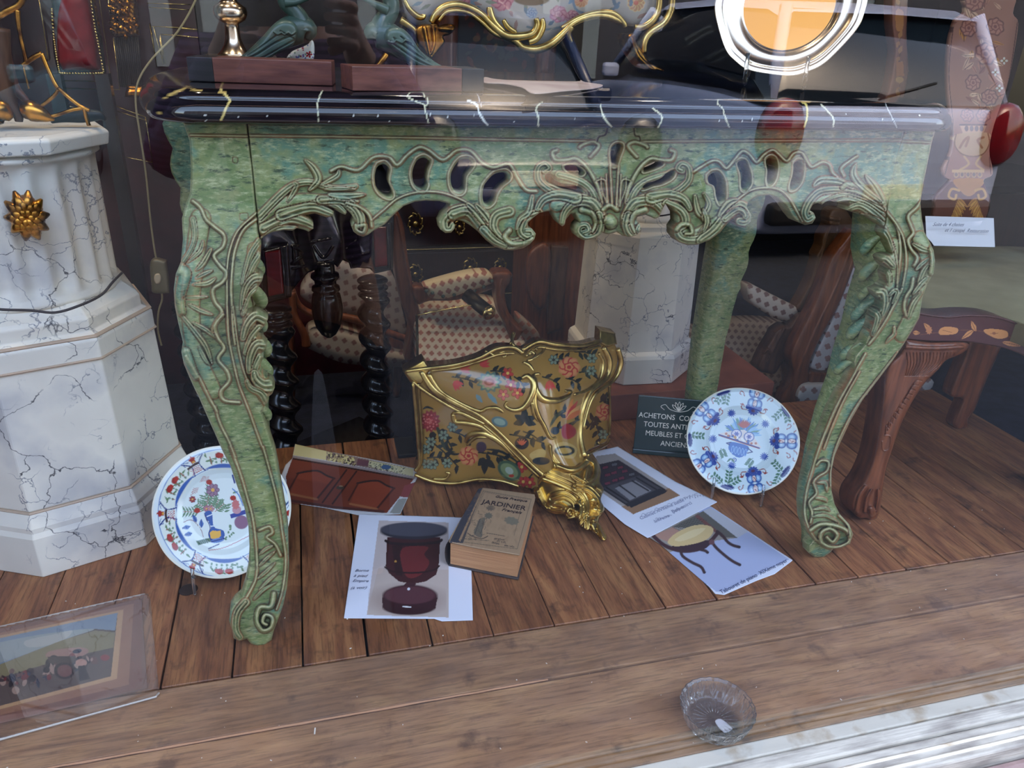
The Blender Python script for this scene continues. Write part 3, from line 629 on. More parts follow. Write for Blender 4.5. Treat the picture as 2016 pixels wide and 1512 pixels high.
# left hanging scroll and drop
S += [(c4((1300, 540), (1200, 570), (1120, 640), (1130, 730), (1190, 735), (1210, 690)), 10, 6, .010, 'fluted'), (c4((1210, 590), (1350, 560), (1460, 680), (1560, 800), (1700, 880), (1850, 860)), 9, 7, .010, 'fluted'),
      (c4((1350, 490), (1430, 570), (1530, 700), (1560, 800)), 9, 4, .009, 'leaf'), (c4((1430, 500), (1520, 600), (1560, 680)), 8, 4, .008, 'leaf'), (c4((1740, 560), (1620, 600), (1590, 700), (1650, 800), (1760, 870)), 9, 5, .009, 'fluted'),
      (c4((1500, 730), (1600, 830), (1700, 880)), 8, 5, .008, 'fluted'), (c4((2016, 570), (1900, 620), (1850, 740), (1900, 800), (1960, 790), (1950, 750), (1900, 745)), 7, 6, .011, 'fluted'), (c4((1740, 740), (1700, 800), (1760, 860), (1880, 860), (1960, 820)), 6, 6, .010)]
# shell
def fan(sgn, pts, *a): return [([(1208+sgn*(x-1208), y) for x, y in pts], *a)]
for sg in(1, -1):
    dx = 0
    S += fan(sg, c5((880, 770), (860, 640), (760, 450), (650, 350), (560, 360), (450, 360), (420, 290), (460, 270)), 4.5, 4.5, .008)
    S += fan(sg, c5((860, 800), (800, 660), (720, 580), (600, 530), (480, 500)), 6, 6, .006, 'fluted')
    S += fan(sg, c5((860, 830), (760, 730), (620, 700), (480, 680), (380, 640), (290, 550), (290, 440), (350, 400), (385, 440), (350, 460)), 6, 5.5, .010, 'fluted')
    S += fan(sg, c5((870, 900), (800, 770), (640, 760), (540, 850), (510, 960)), 11, 4, .010, 'fluted')
    S += fan(sg, c5((640, 720), (480, 690), (340, 730), (280, 820)), 11, 5, .009, 'fluted')
    S += fan(sg, c5((860, 880), (880, 980), (840, 1070), (740, 1100), (670, 1050), (680, 990), (740, 980), (760, 1030), (710, 1050)), 7, 5, .012, 'fluted')
    S += fan(sg, c5((700, 830), (800, 870), (830, 960), (800, 1040)), 7, 4, .008)
    S += fan(sg, c5((680, 240), (700, 220), (800, 190), (860, 230), (780, 330)), 4, 4, .005)
    S += fan(sg, c5((230, 700), (200, 850), (120, 920), (80, 1020)), 7, 4, .007, 'leaf')
    for k, (a, b_) in enumerate([(940, 700), (905, 640), (960, 560)]): S += fan(sg, c5((960-12*k, 800), (a-20*k, b_), (930-50*k, 500+30*k)), 2.5, 2.0, .004)
S += [(c5((985, 800), (975, 600), (965, 420)), 2.5, 2.5, .006), (c5((1025, 800), (1035, 600), (1045, 420)), 2.5, 2.5, .006), (c5((960, 930), (970, 950)), 13, 14, .016), (c5((900, 830), (960, 790), (1030, 830)), 5, 5, .008)]
# right drop, scrolls and corner acanthus
S += [(c5((1500, 770), (1640, 840), (1680, 950), (1600, 1020), (1640, 1100), (1760, 1120), (1880, 1080), (1990, 1000)), 7, 7, .010, 'fluted'), (c5((1590, 1020), (1640, 970), (1720, 980), (1740, 1050), (1680, 1060)), 6, 4, .011),
      (c5((1850, 680), (1900, 780), (1850, 900), (1880, 960), (1800, 1050)), 6, 4, .008, 'leaf'), (c6((0, 900), (120, 800), (200, 700), (300, 610), (360, 620), (395, 680), (370, 740), (320, 740)), 8, 7, .011, 'fluted'),
      (c6((150, 690), (230, 590), (310, 560)), 8, 4, .008, 'leaf'), (c6((200, 720), (290, 650), (350, 660), (370, 700)), 6, 5, .010, 'fluted'), (c6((20, 640), (50, 740), (20, 830)), 6, 4, .008, 'leaf'),
      (c6((1180, 360), (1160, 300), (1230, 240), (1290, 200)), 4, 3, .008), (c6((1500, 640), (1400, 560), (1290, 500), (1160, 480), (1000, 490), (910, 560), (860, 660), (880, 720), (920, 700)), 7, 6, .011, 'fluted'),
      (c6((940, 440), (1000, 400), (1150, 410), (1260, 470)), 9, 6, .009, 'leaf'), (c6((1170, 460), (1230, 430), (1380, 490), (1500, 590)), 6, 5, .008), (c6((1520, 600), (1440, 460), (1360, 360)), 8, 4, .007, 'leaf'), (c6((1480, 570), (1330, 450), (1260, 350), (1280, 260)), 8, 3, .007, 'leaf'),
      (c6((1480, 660), (1300, 560), (1150, 530), (1010, 590)), 8, 4, .009, 'fluted'), (c6((1500, 700), (1350, 600), (1200, 560), (1100, 590)), 8, 4, .009, 'fluted'), (c6((1510, 760), (1400, 660), (1300, 610), (1200, 650)), 9, 5, .010, 'fluted'), (c6((1510, 780), (1430, 720), (1330, 690)), 7, 4, .009, 'fluted')]
S += [(c5((940, 60), (920, 120), (860, 140), (840, 190)), 1.6, 1.6, .003, 'groove'), (c5((1190, 60), (1200, 130), (1240, 140), (1250, 180)), 1.6, 1.6, .003, 'groove')]
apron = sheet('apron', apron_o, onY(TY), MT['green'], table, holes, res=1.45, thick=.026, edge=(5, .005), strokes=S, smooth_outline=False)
def leg_y(px, py):
    zz = np.interp(py, [240, 400, 470, 560, 640, 720, 800, 900, 1000, 1100, 1170, 1230, 1290], [1.06, 1.06, 1.05, 1.035, 1.037, 1.047, 1.056, 1.066, 1.070, 1.066, 1.056, 1.046, 1.05])
    return zz
def leg_yr(px, py):
    return np.interp(py, [250, 390, 450, 520, 600, 680, 760, 860, 940, 1000, 1050, 1100], [1.06, 1.06, 1.05, 1.035, 1.037, 1.047, 1.056, 1.066, 1.070, 1.066, 1.05, 1.055])
left_o = [(360, 240), (373, 277), (376, 333), (374, 380), (366, 400), (358, 430), (360, 470), (356, 515), (346, 539), (342, 569), (344, 602), (351, 636), (360, 673), (357, 693), (362, 717), (380, 759), (392, 783), (409, 822), (425, 858), (439, 890), (453, 916), (467, 958), (481, 999), (489, 1036), (491, 1074), (489, 1116), (483, 1147), (475, 1174), (461, 1186), (453, 1199), (451, 1222), (457, 1241), (460, 1257), (472, 1263), (486, 1258), (494, 1268), (507, 1274), (522, 1272), (535, 1260), (539, 1242), (546, 1224), (557, 1194), (565, 1158), (569, 1116), (568, 1074), (567, 1041), (561, 999), (554, 958), (547, 916), (542, 890), (530, 854), (517, 812), (521, 799), (527, 791), (526, 783), (536, 775), (541, 763), (538, 751), (524, 742), (513, 729), (513, 717), (519, 703), (514, 696), (524, 687), (526, 677), (518, 668), (503, 661), (514, 648), (524, 638), (528, 626), (518, 619), (505, 612), (487, 614), (489, 596), (494, 584), (504, 574), (509, 564), (516, 553), (518, 545), (510, 537), (503, 532), (512, 515), (513, 499), (514, 479), (511, 473), (498, 333), (486, 240)]
L = [(c4b((930, 260), (800, 370), (720, 560), (690, 760), (680, 950), (690, 1150), (700, 1350), (720, 1500)), 3.2, 3.2, .006), (c4b((930, 200), (750, 370), (670, 560), (640, 760), (640, 1000), (640, 1250), (660, 1500)), 2.6, 2.6, .005),
     (c5b((540, 20), (560, 350), (610, 600), (660, 800), (760, 1060), (860, 1340), (930, 1512)), 2.6, 2.6, .005), (c5b((600, 20), (640, 350), (690, 600), (760, 800)), 2.6, 2.6, .005),
     (c8((190, 0), (260, 180), (310, 350), (350, 500), (375, 700), (380, 900), (340, 1010), (280, 1110), (230, 1200)), 3.0, 3.0, .005), (c8((425, 0), (480, 200), (530, 400), (560, 600), (585, 800), (565, 1000), (520, 1150)), 2.8, 2.8, .005),
     (c5b((420, 1010), (470, 1180), (560, 1360), (620, 1512)), 3.0, 3.0, .005), (c5b((130, 520), (250, 700), (360, 920), (440, 1060)), 4, 3, .006),
     (c4b((300, 80), (380, 150), (430, 260), (520, 340), (610, 420), (600, 530), (510, 620), (570, 720), (630, 790), (600, 880), (500, 960), (520, 1080), (590, 1180), (530, 1280), (500, 1370), (570, 1470)), 4.2, 4.2, .008),
     (c5b((500, 100), (420, 210), (450, 330), (510, 430), (450, 540), (540, 660), (560, 760), (480, 860), (510, 950), (660, 970)), 4.0, 4.0, .008),
     (c4b((300, 260), (320, 420), (280, 560), (200, 690)), 5, 4, .008, 'fluted'), (c4b((170, 760), (220, 800), (200, 900), (170, 1050), (190, 1180)), 15, 9, .013), (c4b((400, 480), (370, 580), (250, 690)), 5, 3, .006, 'leaf'), (c4b((480, 560), (400, 700), (330, 770)), 6, 3, .007, 'leaf'),
     (c4b((520, 850), (440, 900), (300, 910)), 6, 3, .007, 'leaf'), (c4b((490, 770), (400, 810), (330, 850)), 5, 3, .006, 'leaf'), (c4b((260, 1110), (380, 1170), (500, 1210)), 5, 3, .006, 'leaf'), (c4b((210, 1040), (330, 1040), (450, 1030)), 4, 3, .005, 'leaf'),
     (c5b((90, 110), (230, 280), (330, 420), (390, 590)), 6, 4, .008, 'leaf'), (c5b((120, 480), (170, 580), (230, 720)), 13, 7, .012), (c5b((200, 180), (330, 250), (430, 330)), 5, 3, .006, 'leaf'), (c5b((260, 420), (320, 540), (370, 600)), 5, 3, .006, 'leaf'),
     (c4b((960, 480), (880, 600), (830, 760), (800, 900)), 6, 4, .009, 'fluted'), (c4b((970, 620), (900, 720), (840, 860)), 7, 4, .010, 'fluted'), (c4b((1000, 840), (900, 850), (820, 960), (790, 1150)), 9, 4, .011, 'fluted'), (c4b((940, 960), (870, 1030), (800, 1200)), 7, 4, .010, 'fluted'),
     (c5b((940, 150), (830, 110), (740, 200), (700, 330)), 11, 5, .012, 'fluted'), (c5b((860, 240), (780, 330), (720, 480)), 8, 4, .010, 'fluted'), (c5b((920, 400), (830, 400), (770, 520), (760, 660)), 10, 5, .012, 'fluted'), (c5b((870, 520), (820, 620), (800, 740)), 7, 4, .009, 'fluted'),
     (c5b((980, 800), (900, 800), (830, 740), (810, 680)), 12, 6, .013, 'fluted'), (c5b((930, 960), (880, 880), (780, 830), (740, 760)), 7, 4, .010, 'fluted'),
     (c8((400, 590), (470, 565), (490, 610), (450, 640), (510, 690), (550, 770)), 3.5, 3, .007), (c8((400, 760), (450, 720), (500, 700)), 4, 3, .006, 'leaf'), (c8((400, 840), (450, 790), (510, 740)), 4, 3, .006, 'leaf'), (c8((390, 930), (450, 880), (510, 820)), 4, 3, .006, 'leaf'),
     (c8((400, 1010), (470, 940), (540, 880)), 4, 3, .006, 'leaf'), (c8((360, 1080), (430, 1010), (520, 960)), 4, 3, .006, 'leaf'), (c8((500, 1040), (480, 1130), (400, 1140), (380, 1230), (420, 1300), (480, 1280), (490, 1210), (440, 1190), (420, 1240), (450, 1260)), 6, 4, .014), (c8((300, 1100), (240, 1180), (230, 1290), (260, 1350)), 7, 5, .012, 'fluted'),
     ([(458, 310), (467, 311), (467, 321), (459, 320), (458, 310)], .8, .8, .0015, 'groove'), ([(472, 421), (487, 420), (487, 433), (473, 433), (472, 421)], .8, .8, .0015, 'groove')]
L = [([(500, 490), (495, 560), (490, 620), (500, 680), (505, 740), (520, 780)], 13, 12, .006), ([(395, 430), (385, 500), (375, 600), (385, 690), (420, 770)], 20, 16, .006)]+L
L.append(([(375, 266), (487, 268)], 2.6, 2.6, .0035))
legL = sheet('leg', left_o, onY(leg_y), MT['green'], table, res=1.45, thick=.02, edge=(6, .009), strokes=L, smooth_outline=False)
right_o = [(1780, 256), (1761, 307), (1749, 370), (1742, 440), (1737, 458), (1746, 473), (1753, 491), (1755, 500), (1740, 503), (1733, 508), (1737, 519), (1748, 529), (1742, 540), (1746, 556), (1735, 566), (1721, 572), (1725, 582), (1737, 594), (1736, 606), (1722, 614), (1719, 628), (1716, 644), (1707, 662), (1703, 676), (1683, 700), (1679, 712), (1682, 728), (1669, 753), (1651, 782), (1637, 808), (1625, 837), (1611, 869), (1599, 901), (1587, 936), (1581, 965), (1579, 994), (1581, 1023), (1590, 1047), (1601, 1061), (1591, 1073), (1591, 1088), (1604, 1098), (1622, 1098), (1635, 1088), (1640, 1081), (1656, 1079), (1673, 1071), (1680, 1052), (1672, 1032), (1654, 1013), (1643, 992), (1637, 965), (1637, 927), (1643, 898), (1657, 866), (1675, 828), (1698, 788), (1727, 750), (1756, 712), (1776, 683), (1798, 648), (1810, 626), (1812, 612), (1816, 588), (1826, 559), (1838, 539), (1841, 515), (1838, 493), (1832, 479), (1820, 457), (1815, 430), (1812, 400), (1817, 365), (1824, 333), (1834, 283), (1842, 255)]
R_ = [([(1775, 278), (1836, 281)], 2.6, 2.6, .0035), (c6((1540, 660), (1620, 780), (1650, 950), (1640, 1120), (1620, 1300)), 3, 3, .006), (c6b((940, 200), (1040, 320), (1110, 480), (1130, 700), (1090, 950)), 3, 3, .006), (c6b((920, 330), (1000, 520), (1040, 700), (1040, 900)), 2.6, 2.6, .005),
      (c6b((1300, 60), (1230, 150), (1150, 230), (1180, 330), (1200, 400), (1150, 470), (1180, 560), (1240, 640), (1210, 720)), 4, 4, .008), (c6b((1200, 850), (1180, 950), (1130, 1030), (1110, 1130), (1130, 1220)), 4, 4, .007), (c6b((1200, 510), (1290, 560), (1380, 580)), 7, 4, .009, 'leaf'),
      (c6b((1390, 560), (1400, 680), (1380, 790)), 9, 7, .012), (c6b((1250, 900), (1300, 780), (1360, 700)), 6, 3, .007, 'leaf'), (c6b((1200, 1000), (1280, 900), (1350, 830)), 6, 3, .007, 'leaf'), (c6b((1150, 1240), (1200, 1100), (1290, 980)), 6, 3, .007, 'leaf'), (c6b((1230, 760), (1290, 700), (1370, 640)), 5, 3, .006, 'leaf'),
      (c6b((1090, 950), (1000, 1130), (920, 1280), (840, 1400), (760, 1500)), 3.2, 3.2, .006), (c6b((1000, 970), (930, 1150), (860, 1300)), 3.2, 3, .006), (c6b((900, 400), (940, 450), (980, 560)), 8, 5, .010, 'fluted'), (c6b((870, 650), (930, 660), (1000, 730)), 10, 5, .012, 'fluted'), (c6b((880, 720), (950, 800), (960, 900)), 6, 4, .009, 'fluted'),
      (c6b((820, 990), (900, 1000), (910, 1120), (890, 1200)), 10, 5, .012, 'fluted'), (c6b((960, 1020), (1010, 970), (1040, 990), (990, 1100)), 6, 4, .010, 'leaf'), (c6b((820, 1190), (850, 1250), (800, 1400)), 8, 4, .010, 'fluted'), (c6b((1010, 1330), (1010, 1400), (960, 1450), (930, 1490)), 4, 3, .006, 'leaf'),
      (c7((700, 60), (620, 200), (520, 380), (440, 560), (380, 720), (340, 850), (300, 1000), (290, 1150), (340, 1280), (400, 1340)), 3.2, 3, .006), (c7((920, 50), (780, 230), (650, 400), (560, 560), (500, 700), (470, 830), (465, 950)), 2.6, 2.6, .005), (c7((660, 180), (560, 360), (480, 540), (420, 700)), 2.2, 2.2, .004),
      (c7((370, 810), (400, 780), (450, 790), (440, 850), (380, 890), (350, 930), (370, 1000), (320, 1060), (340, 1130), (330, 1200)), 3, 3, .007), (c7((360, 1030), (420, 1040), (440, 1060)), 4, 3, .006, 'leaf'), (c7((350, 1110), (420, 1100), (460, 1120)), 4, 3, .006, 'leaf'), (c7((340, 1160), (430, 1150), (520, 1200)), 4, 3, .007, 'leaf'), (c7((380, 930), (430, 930), (440, 990)), 4, 3, .006, 'leaf'),
      (c7((330, 1250), (400, 1210), (500, 1220), (580, 1260), (590, 1330), (500, 1370), (410, 1340), (400, 1270), (460, 1240), (510, 1280), (480, 1330), (440, 1300)), 5, 4, .014), (c7((530, 1150), (590, 1220), (600, 1300)), 5, 4, .008)]
R_ = [([(1760, 480), (1752, 560), (1740, 610), (1722, 650)], 12, 10, .006), ([(1812, 470), (1828, 520), (1810, 590), (1775, 660)], 16, 14, .006)]+R_
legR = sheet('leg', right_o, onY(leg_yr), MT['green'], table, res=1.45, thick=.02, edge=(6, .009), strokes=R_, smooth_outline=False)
# square bodies of the two front legs
def leg_body(prof, parent, name='leg_core'):
    V = []; n = len(prof)
    for xi, xo, yf, yb, z in prof:
        r = .008
        V += [(xi+r, yf, z), (xo-r, yf, z), (xo, yf+r, z), (xo, yb-r, z), (xo-r, yb, z), (xi+r, yb, z), (xi, yb-r, z), (xi, yf+r, z)]
    Fc = [[i*8+k, i*8+(k+1) % 8, (i+1)*8+(k+1) % 8, (i+1)*8+k] for i in range(n-1) for k in range(8)]+[list(range(8))[::-1], [(n-1)*8+k for k in range(8)]]
    return V, Fc
zs = [.85, .74, .69, .64, .60, .55, .50, .45, .40, .33, .25, .17, .10, .05, .02]
def prof_from(out, sign, dep, yfn):
    pts = np.array(out); w = atY(pts[:, 0], pts[:, 1], yfn(pts[:, 0], pts[:, 1])); res = []
    for z in zs:
        near = []
        for a, b in zip(w, np.roll(w, -1, 0)):
            if (a[2]-z)*(b[2]-z) <= 0 and abs(a[2]-b[2]) > 1e-6:
                t = (z-a[2])/(b[2]-a[2]); near.append(a[0]+t*(b[0]-a[0]))
        res.append((min(near), max(near), z))
    return res
def smooth_prof(res, inner_is_min, cut):
    out = []
    for i, (a, b, z) in enumerate(res):
        yf = float(np.interp(z, [.0, .05, .12, .2, .3, .4, .5, .6, .68, .74, .85], [1.055, 1.05, 1.06, 1.066, 1.07, 1.056, 1.045, 1.035, 1.045, 1.06, 1.06]))+.012
        yb = float(np.interp(z, [0, .05, .1, .2, .3, .4, .5, .6, .7, .85], [1.10, 1.10, 1.088, 1.105, 1.115, 1.125, 1.14, 1.137, 1.15, 1.16]))
        c = float(np.interp(z, [.0, .1, .4, .45, .68, .72], [.008, .004, .004, cut, cut, .002]))
        if inner_is_min: a2, b2 = a+c, b-.006
        else: a2, b2 = a+.006, b-c
        out.append((a2, b2, yf, yb, z))
    return out
pl = smooth_prof(prof_from(left_o, 1, 0, leg_y), False, .016); pr_ = smooth_prof(prof_from(right_o, 1, 0, leg_yr), True, .012)
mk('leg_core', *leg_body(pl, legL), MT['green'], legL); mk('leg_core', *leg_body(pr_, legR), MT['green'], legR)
# carved leaf tips standing off the inner side of the right knee
for zc, s_ in((.66, 1), (.615, 1.1), (.575, .9), (.54, 1.1), (.505, 1.2), (.46, 1.0), (.43, .9)):
    xi = np.interp(zc, [p[4] for p in pr_][::-1], [p[0] for p in pr_][::-1])
    P3 = [(xi+.004, 1.062, zc+.022*s_), (xi-.008*s_, 1.075, zc+.004), (xi-.012*s_, 1.082, zc-.012*s_), (xi-.004, 1.086, zc-.02*s_)]
    tube('leaf_tip', P3, [.004, .0085*s_, .008*s_, .003], MT['green'], legR, 8)
    P3 = [(-.0+np.interp(zc, [p[4] for p in pl][::-1], [p[1] for p in pl][::-1])+(p[0]-xi)*-1, p[1], p[2]) for p in P3]
    tube('leaf_tip', P3, [.004, .0085*s_, .008*s_, .003], MT['green'], legL, 8)
# rear legs: straight-edged at the inside, scalloped outside
def rear_leg(sgn):
    xc = .43
    V = []; Z = np.linspace(0, .848, 60); th = None; n = 12
    for z in Z:
        cx = np.interp(z, [0, .1, .3, .55, .7, .86], [.53, .505, .50, .512, .522, .525]); hw = np.interp(z, [0, .04, .1, .3, .55, .7, .86], [.04, .036, .03, .034, .044, .048, .05])
        sc = .009*abs(math.sin(z*42))*(1 if .42 < z < .8 else .15)
        xo = xc+sgn*(cx+hw+sc); xi = xc+sgn*(cx-hw); y0, y1 = 1.535, 1.60
        V += [(xi, y0+.01, z), (xi+sgn*.008, y0, z), (xo-sgn*.006, y0, z), (xo, y0+.012, z), (xo, y1-.012, z), (xo-sgn*.006, y1, z), (xi+sgn*.008, y1, z), (xi, y1-.01, z)]
    Fc = [[i*8+k, i*8+(k+1) % 8, (i+1)*8+(k+1) % 8, (i+1)*8+k] for i in range(59) for k in range(8)]+[list(range(8))[::-1], [59*8+k for k in range(8)]]
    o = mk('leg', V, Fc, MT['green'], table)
rear_leg(1.03); rear_leg(-1.15)
# bowed side rails and back rail
for sgn in(1, -1):
    V = []; m_ = 24
    for i in range(m_+1):
        t = i/m_; y = 1.10+t*.40; b = .022*math.sin(math.pi*t); zb = .69-.03*math.sin(3*math.pi*t)+.05*math.sin(math.pi*t)
        X = .43+sgn*(.552+b)
        V += [(X, y, .849), (X+sgn*.004, y, .76), (X, y, zb), (X-sgn*.02, y, zb), (X-sgn*.02, y, .849)]
    Fc = [[i*5+k, i*5+(k+1) % 5, (i+1)*5+(k+1) % 5, (i+1)*5+k] for i in range(m_) for k in range(5)]
    mk('side_rail', V, Fc, MT['green'], table)
box('back_rail', (.43, 1.53, .80), (1.05, .02, .10), MT['green'], table)
# marble top: rounded rectangle swept with a moulded edge
def slab():
    x0, x1, y0, y1 = -.168, 1.008, 1.022, 1.66; r = .055; path = []
    def arc(cx, cy, a0, a1, k=14):
        return [(cx+r*math.cos(a), cy+r*math.sin(a), math.cos(a), math.sin(a)) for a in np.linspace(a0, a1, k)]
    front = [(x, y0, 0, -1) for x in np.arange(x0+r+.002, x1-r, .0016)]
    path = arc(x0+r, y0+r, math.pi, 1.5*math.pi)+front+arc(x1-r, y0+r, 1.5*math.pi, 2*math.pi)
    path += [(x1, y, 1, 0) for y in np.linspace(y0+r+.01, y1-r-.01, 30)]+arc(x1-r, y1-r, 0, .5*math.pi)
    path += [(x, y1, 0, 1) for x in np.linspace(x1-r-.01, x0+r+.01, 40)]+arc(x0+r, y1-r, .5*math.pi, math.pi)+[(x0, y, -1, 0) for y in np.linspace(y1-r-.01, y0+r+.01, 30)]
    prof = [(-.02, .0), (-.008, 0)]+[(-.008+.008*math.cos(a)+.0*a, .012+.012*math.sin(a)) for a in np.linspace(-1.57, 0, 7)]
    prof += [(-.002, .018), (-.005, .022), (-.009, .0255), (-.011, .027), (-.0115, .0295), (-.015, .0335), (-.021, .037), (-.027, .0385), (-.036, .039), (-.05, .039)]
    prof2 = []
    for a, b in zip(prof[:-1], prof[1:]): prof2 += [a, ((a[0]+b[0])/2, (a[1]+b[1])/2)]
    prof = prof2+[prof[-1]]
    path = [(x+(nx*.055*math.sin(math.pi*min(max((y-y0)/(y1-y0), 0), 1))), y, nx, ny) for x, y, nx, ny in path]
    V = np.array([[(x+nx*o, y+ny*o, .851+z) for o, z in prof] for x, y, nx, ny in path]); n, k = V.shape[:2]; V = V.reshape(-1, 3)
    Fc = [[i*k+j, ((i+1) % n)*k+j, ((i+1) % n)*k+j+1, i*k+j+1] for i in range(n) for j in range(k-1)]
    Fc.append([i*k+k-1 for i in range(n)]); Fc.append([i*k for i in range(n)][::-1])
    px = toPx(V); pc = Paint(px, (13, 13, 16))
    gold, cream = (196, 164, 92), (206, 204, 170)
    q1 = crop(260, 80, 5.04); q2 = crop(880, 60, 4.2); q3 = crop(1560, 80, 4.421)
    pc.line(q1((268, 720), (300, 640), (345, 560), (420, 520), (500, 480), (580, 440)), 2.0, gold); pc.line(q1((585, 450), (620, 490), (690, 492)), 1.6, gold)
    pc.line(q1((880, 450), (885, 500), (940, 550), (975, 598), (935, 660), (915, 720), (885, 785)), 2.0, (206, 182, 110), smooth=False); pc.line(q1((860, 510), (920, 515)), 2, gold, False)
    pc.line(q1((1890, 490), (1850, 580), (1840, 620), (1850, 700), (1840, 760), (1850, 800)), 1.1, cream, smooth=False)
    pc.line(c2((390, 570), (410, 545), (480, 545), (490, 570)), 1.2, cream); pc.line(c2((390, 570), (440, 600), (490, 620), (500, 670), (515, 725)), 1.2, cream); pc.line(c2((505, 575), (510, 610), (490, 630)), 1, cream)
    pc.line(c2((750, 595), (800, 620), (815, 670), (840, 710), (865, 738)), 1.8, (220, 222, 210)); pc.line(c2((1185, 605), (1150, 640), (1165, 700), (1162, 750)), 1.3, cream)
    pc.line(c2((1530, 620), (1550, 690), (1595, 750)), 1.4, cream); pc.line(c2((1840, 640), (1895, 690), (1870, 755)), 1.4, cream); pc.line(c2((800, 550), (830, 630)), .9, (150, 150, 150))
    pc.line(c3((215, 580), (205, 610), (235, 640), (250, 690), (275, 750)), 1.0, cream); pc.line(c3((700, 600), (730, 620), (735, 690), (720, 750)), 1.8, (214, 196, 110)); pc.line(c3((700, 600), (750, 600)), 1.8, gold); pc.line(c3((820, 620), (860, 660), (890, 700), (890, 748)), 1.5, cream)
    pc.line(c3((1190, 595), (1210, 640), (1240, 700), (1265, 755)), 1.0, (178, 180, 170)); pc.line(c3((1500, 610), (1580, 640), (1600, 660)), 1.2, cream)
    for _ in range(40): x, y = random.uniform(330, 1860), random.uniform(225, 240); pc.ell(x, y, random.uniform(.8, 2), .8, (210, 210, 200))
    pc.C[(V[:, 1] > 1.12)] = lin((13, 13, 16))
    return mk('marble_top', V, Fc, MT['portoro'], table, True, cols=pc.C)
slab()
# ------------------------------------------------------------------ helpers for painted flat things
def T(pts, Y): return [tuple(atY(x, y, Y)) for x, y in pts]
def gtube(name, pts, Y, r, m, parent, n=8, **k):
    """pts px, Y scalar or list, r in photograph pixels"""
    Ys = np.full(len(pts), float(Y)) if np.isscalar(Y) else np.array(Y, float)
    W_ = np.array([atY(p[0], p[1], y) for p, y in zip(pts, Ys)])
    d = np.linalg.norm(W_-EYE, axis=1)
    rr = (np.full(len(pts), float(r)) if np.isscalar(r) else np.array(r, float))*d/F_PX*.95
    return tube(name, W_, rr, m, parent, n, **k)
# ------------------------------------------------------------------ faux-marble pedestals
def octa(c, prof, m, parent, name, rot, label=None, sub=1):
    V, Fc = lathe(c, prof, 8, ang0=rot)
    return mk(name, V, Fc, m, parent, False, label=label)
pc_ = (-.520, 1.550); prot = math.radians(-92)
ped = thing('marbled_pedestal', 'white marbled octagonal pedestal with fluted column at the left edge', 'pedestal', (pc_[0], pc_[1], 0))
R8 = lambda a: a
o = octa((*pc_, 0), [(.237, 0), (.237, .085), (.233, .095), (.233, .105), (.222, .135)], MT['marble'], ped, 'base', prot); bevel(o, .002)
o = octa((*pc_, 0), [(.221, .135), (.211, .405)], MT['marble'], ped, 'body', prot); bevel(o, .003)
o = octa((*pc_, 0), [(.213, .405), (.213, .440), (.209, .446), (.195, .452), (.195, .474), (.190, .482), (.176, .494), (.168, .50)], MT['marble'], ped, 'cornice', prot); bevel(o, .002)
for z, r in((.405, .2145), (.133, .2235), (.446, .211)):
    V = lathe((*pc_, z), [(r, -.0022), (r+.0016, 0), (r, .0022)], 8, ang0=prot); mk('seam', *V, MT['marble_seam'], ped, False)
def flutes(r, h, th): return r*(1-.075*np.abs(np.cos(th*11))**1.5*np.clip((h-.515)/.01, 0, 1)*np.clip((.735-h)/.01, 0, 1))
col = [(.163, .498), (.163, .506), (.158, .512)]+[(.158, h) for h in np.linspace(.515, .73, 20)]+[(.158, .738), (.166, .742), (.166, .748), (.158, .752)]
mk('column', *lathe((*pc_, 0), col, 176, ang0=.1, rfn=flutes), MT['marble'], ped)
o = octa((*pc_, 0), [(.170, .752), (.188, .756), (.192, .776), (.188, .781), (.178, .784)], MT['marble'], ped, 'cap', prot); bevel(o, .002)
# gilt rosette on the column
rc = atY(53, 424, 1.392); nrm = np.array([.25, -.95, .0]); nrm /= np.linalg.norm(nrm); xx = np.array([.95, .25, 0]); zz = np.array([0, 0, 1.])
ros = []
for ring, (n_, L_, w_) in enumerate([(10, .040, .010), (10, .031, .008), (6, .017, .006)]):
    for k in range(n_):
        a = 2*math.pi*(k+.5*ring)/n_; d = xx*math.cos(a)*.8+zz*math.sin(a)*1.05
        ros.append(tube(None, [rc+nrm*(.008+.003*ring), rc+d*L_*.55+nrm*(.010+.004*ring), rc+d*L_+nrm*.002], [w_*.5, w_, w_*.25], None, None, 8))
V, Fc = join(ros); mk('rosette', V, Fc, MT['gold'], ped)
tube('wire', [tuple(atY(x, y, Y)) for x, y, Y in [(-40, 602, 1.335), (0, 609, 1.335), (60, 611, 1.34), (110, 615, 1.345), (160, 600, 1.36), (200, 580, 1.39), (222, 555, 1.42), (240, 537, 1.50)]], .0023, MT['blackflex'], ped, 7)
# second pedestal, further back, on a low terracotta block
pl_ = thing('low_plinth_block', 'low terracotta painted block under the far marbled pedestal', 'plinth', (.95, 1.86, 0))
box('block', (.96, 1.86, .04), (.62, .30, .079), MT['terra'], pl_, bev=.002)
p2 = (.905, 1.93); ped2 = thing('marbled_pedestal', 'white marbled octagonal pedestal standing further back behind the table', 'pedestal', (*p2, .08))
pr2 = math.radians(-4)+math.radians(22.5)-math.radians(90)
R8 = lambda a: a/math.cos(math.pi/8)
o = octa((*p2, 0), [(R8(.172), .081), (R8(.172), .155), (R8(.168), .165), (R8(.155), .172)], MT['marble'], ped2, 'base', pr2); bevel(o, .002)
o = octa((*p2, 0), [(R8(.155), .172), (R8(.146), .462)], MT['marble'], ped2, 'body', pr2)
o = octa((*p2, 0), [(R8(.148), .462), (R8(.148), .49), (R8(.140), .50), (R8(.132), .503), (R8(.132), .515), (R8(.12), .522)], MT['marble'], ped2, 'cornice', pr2)
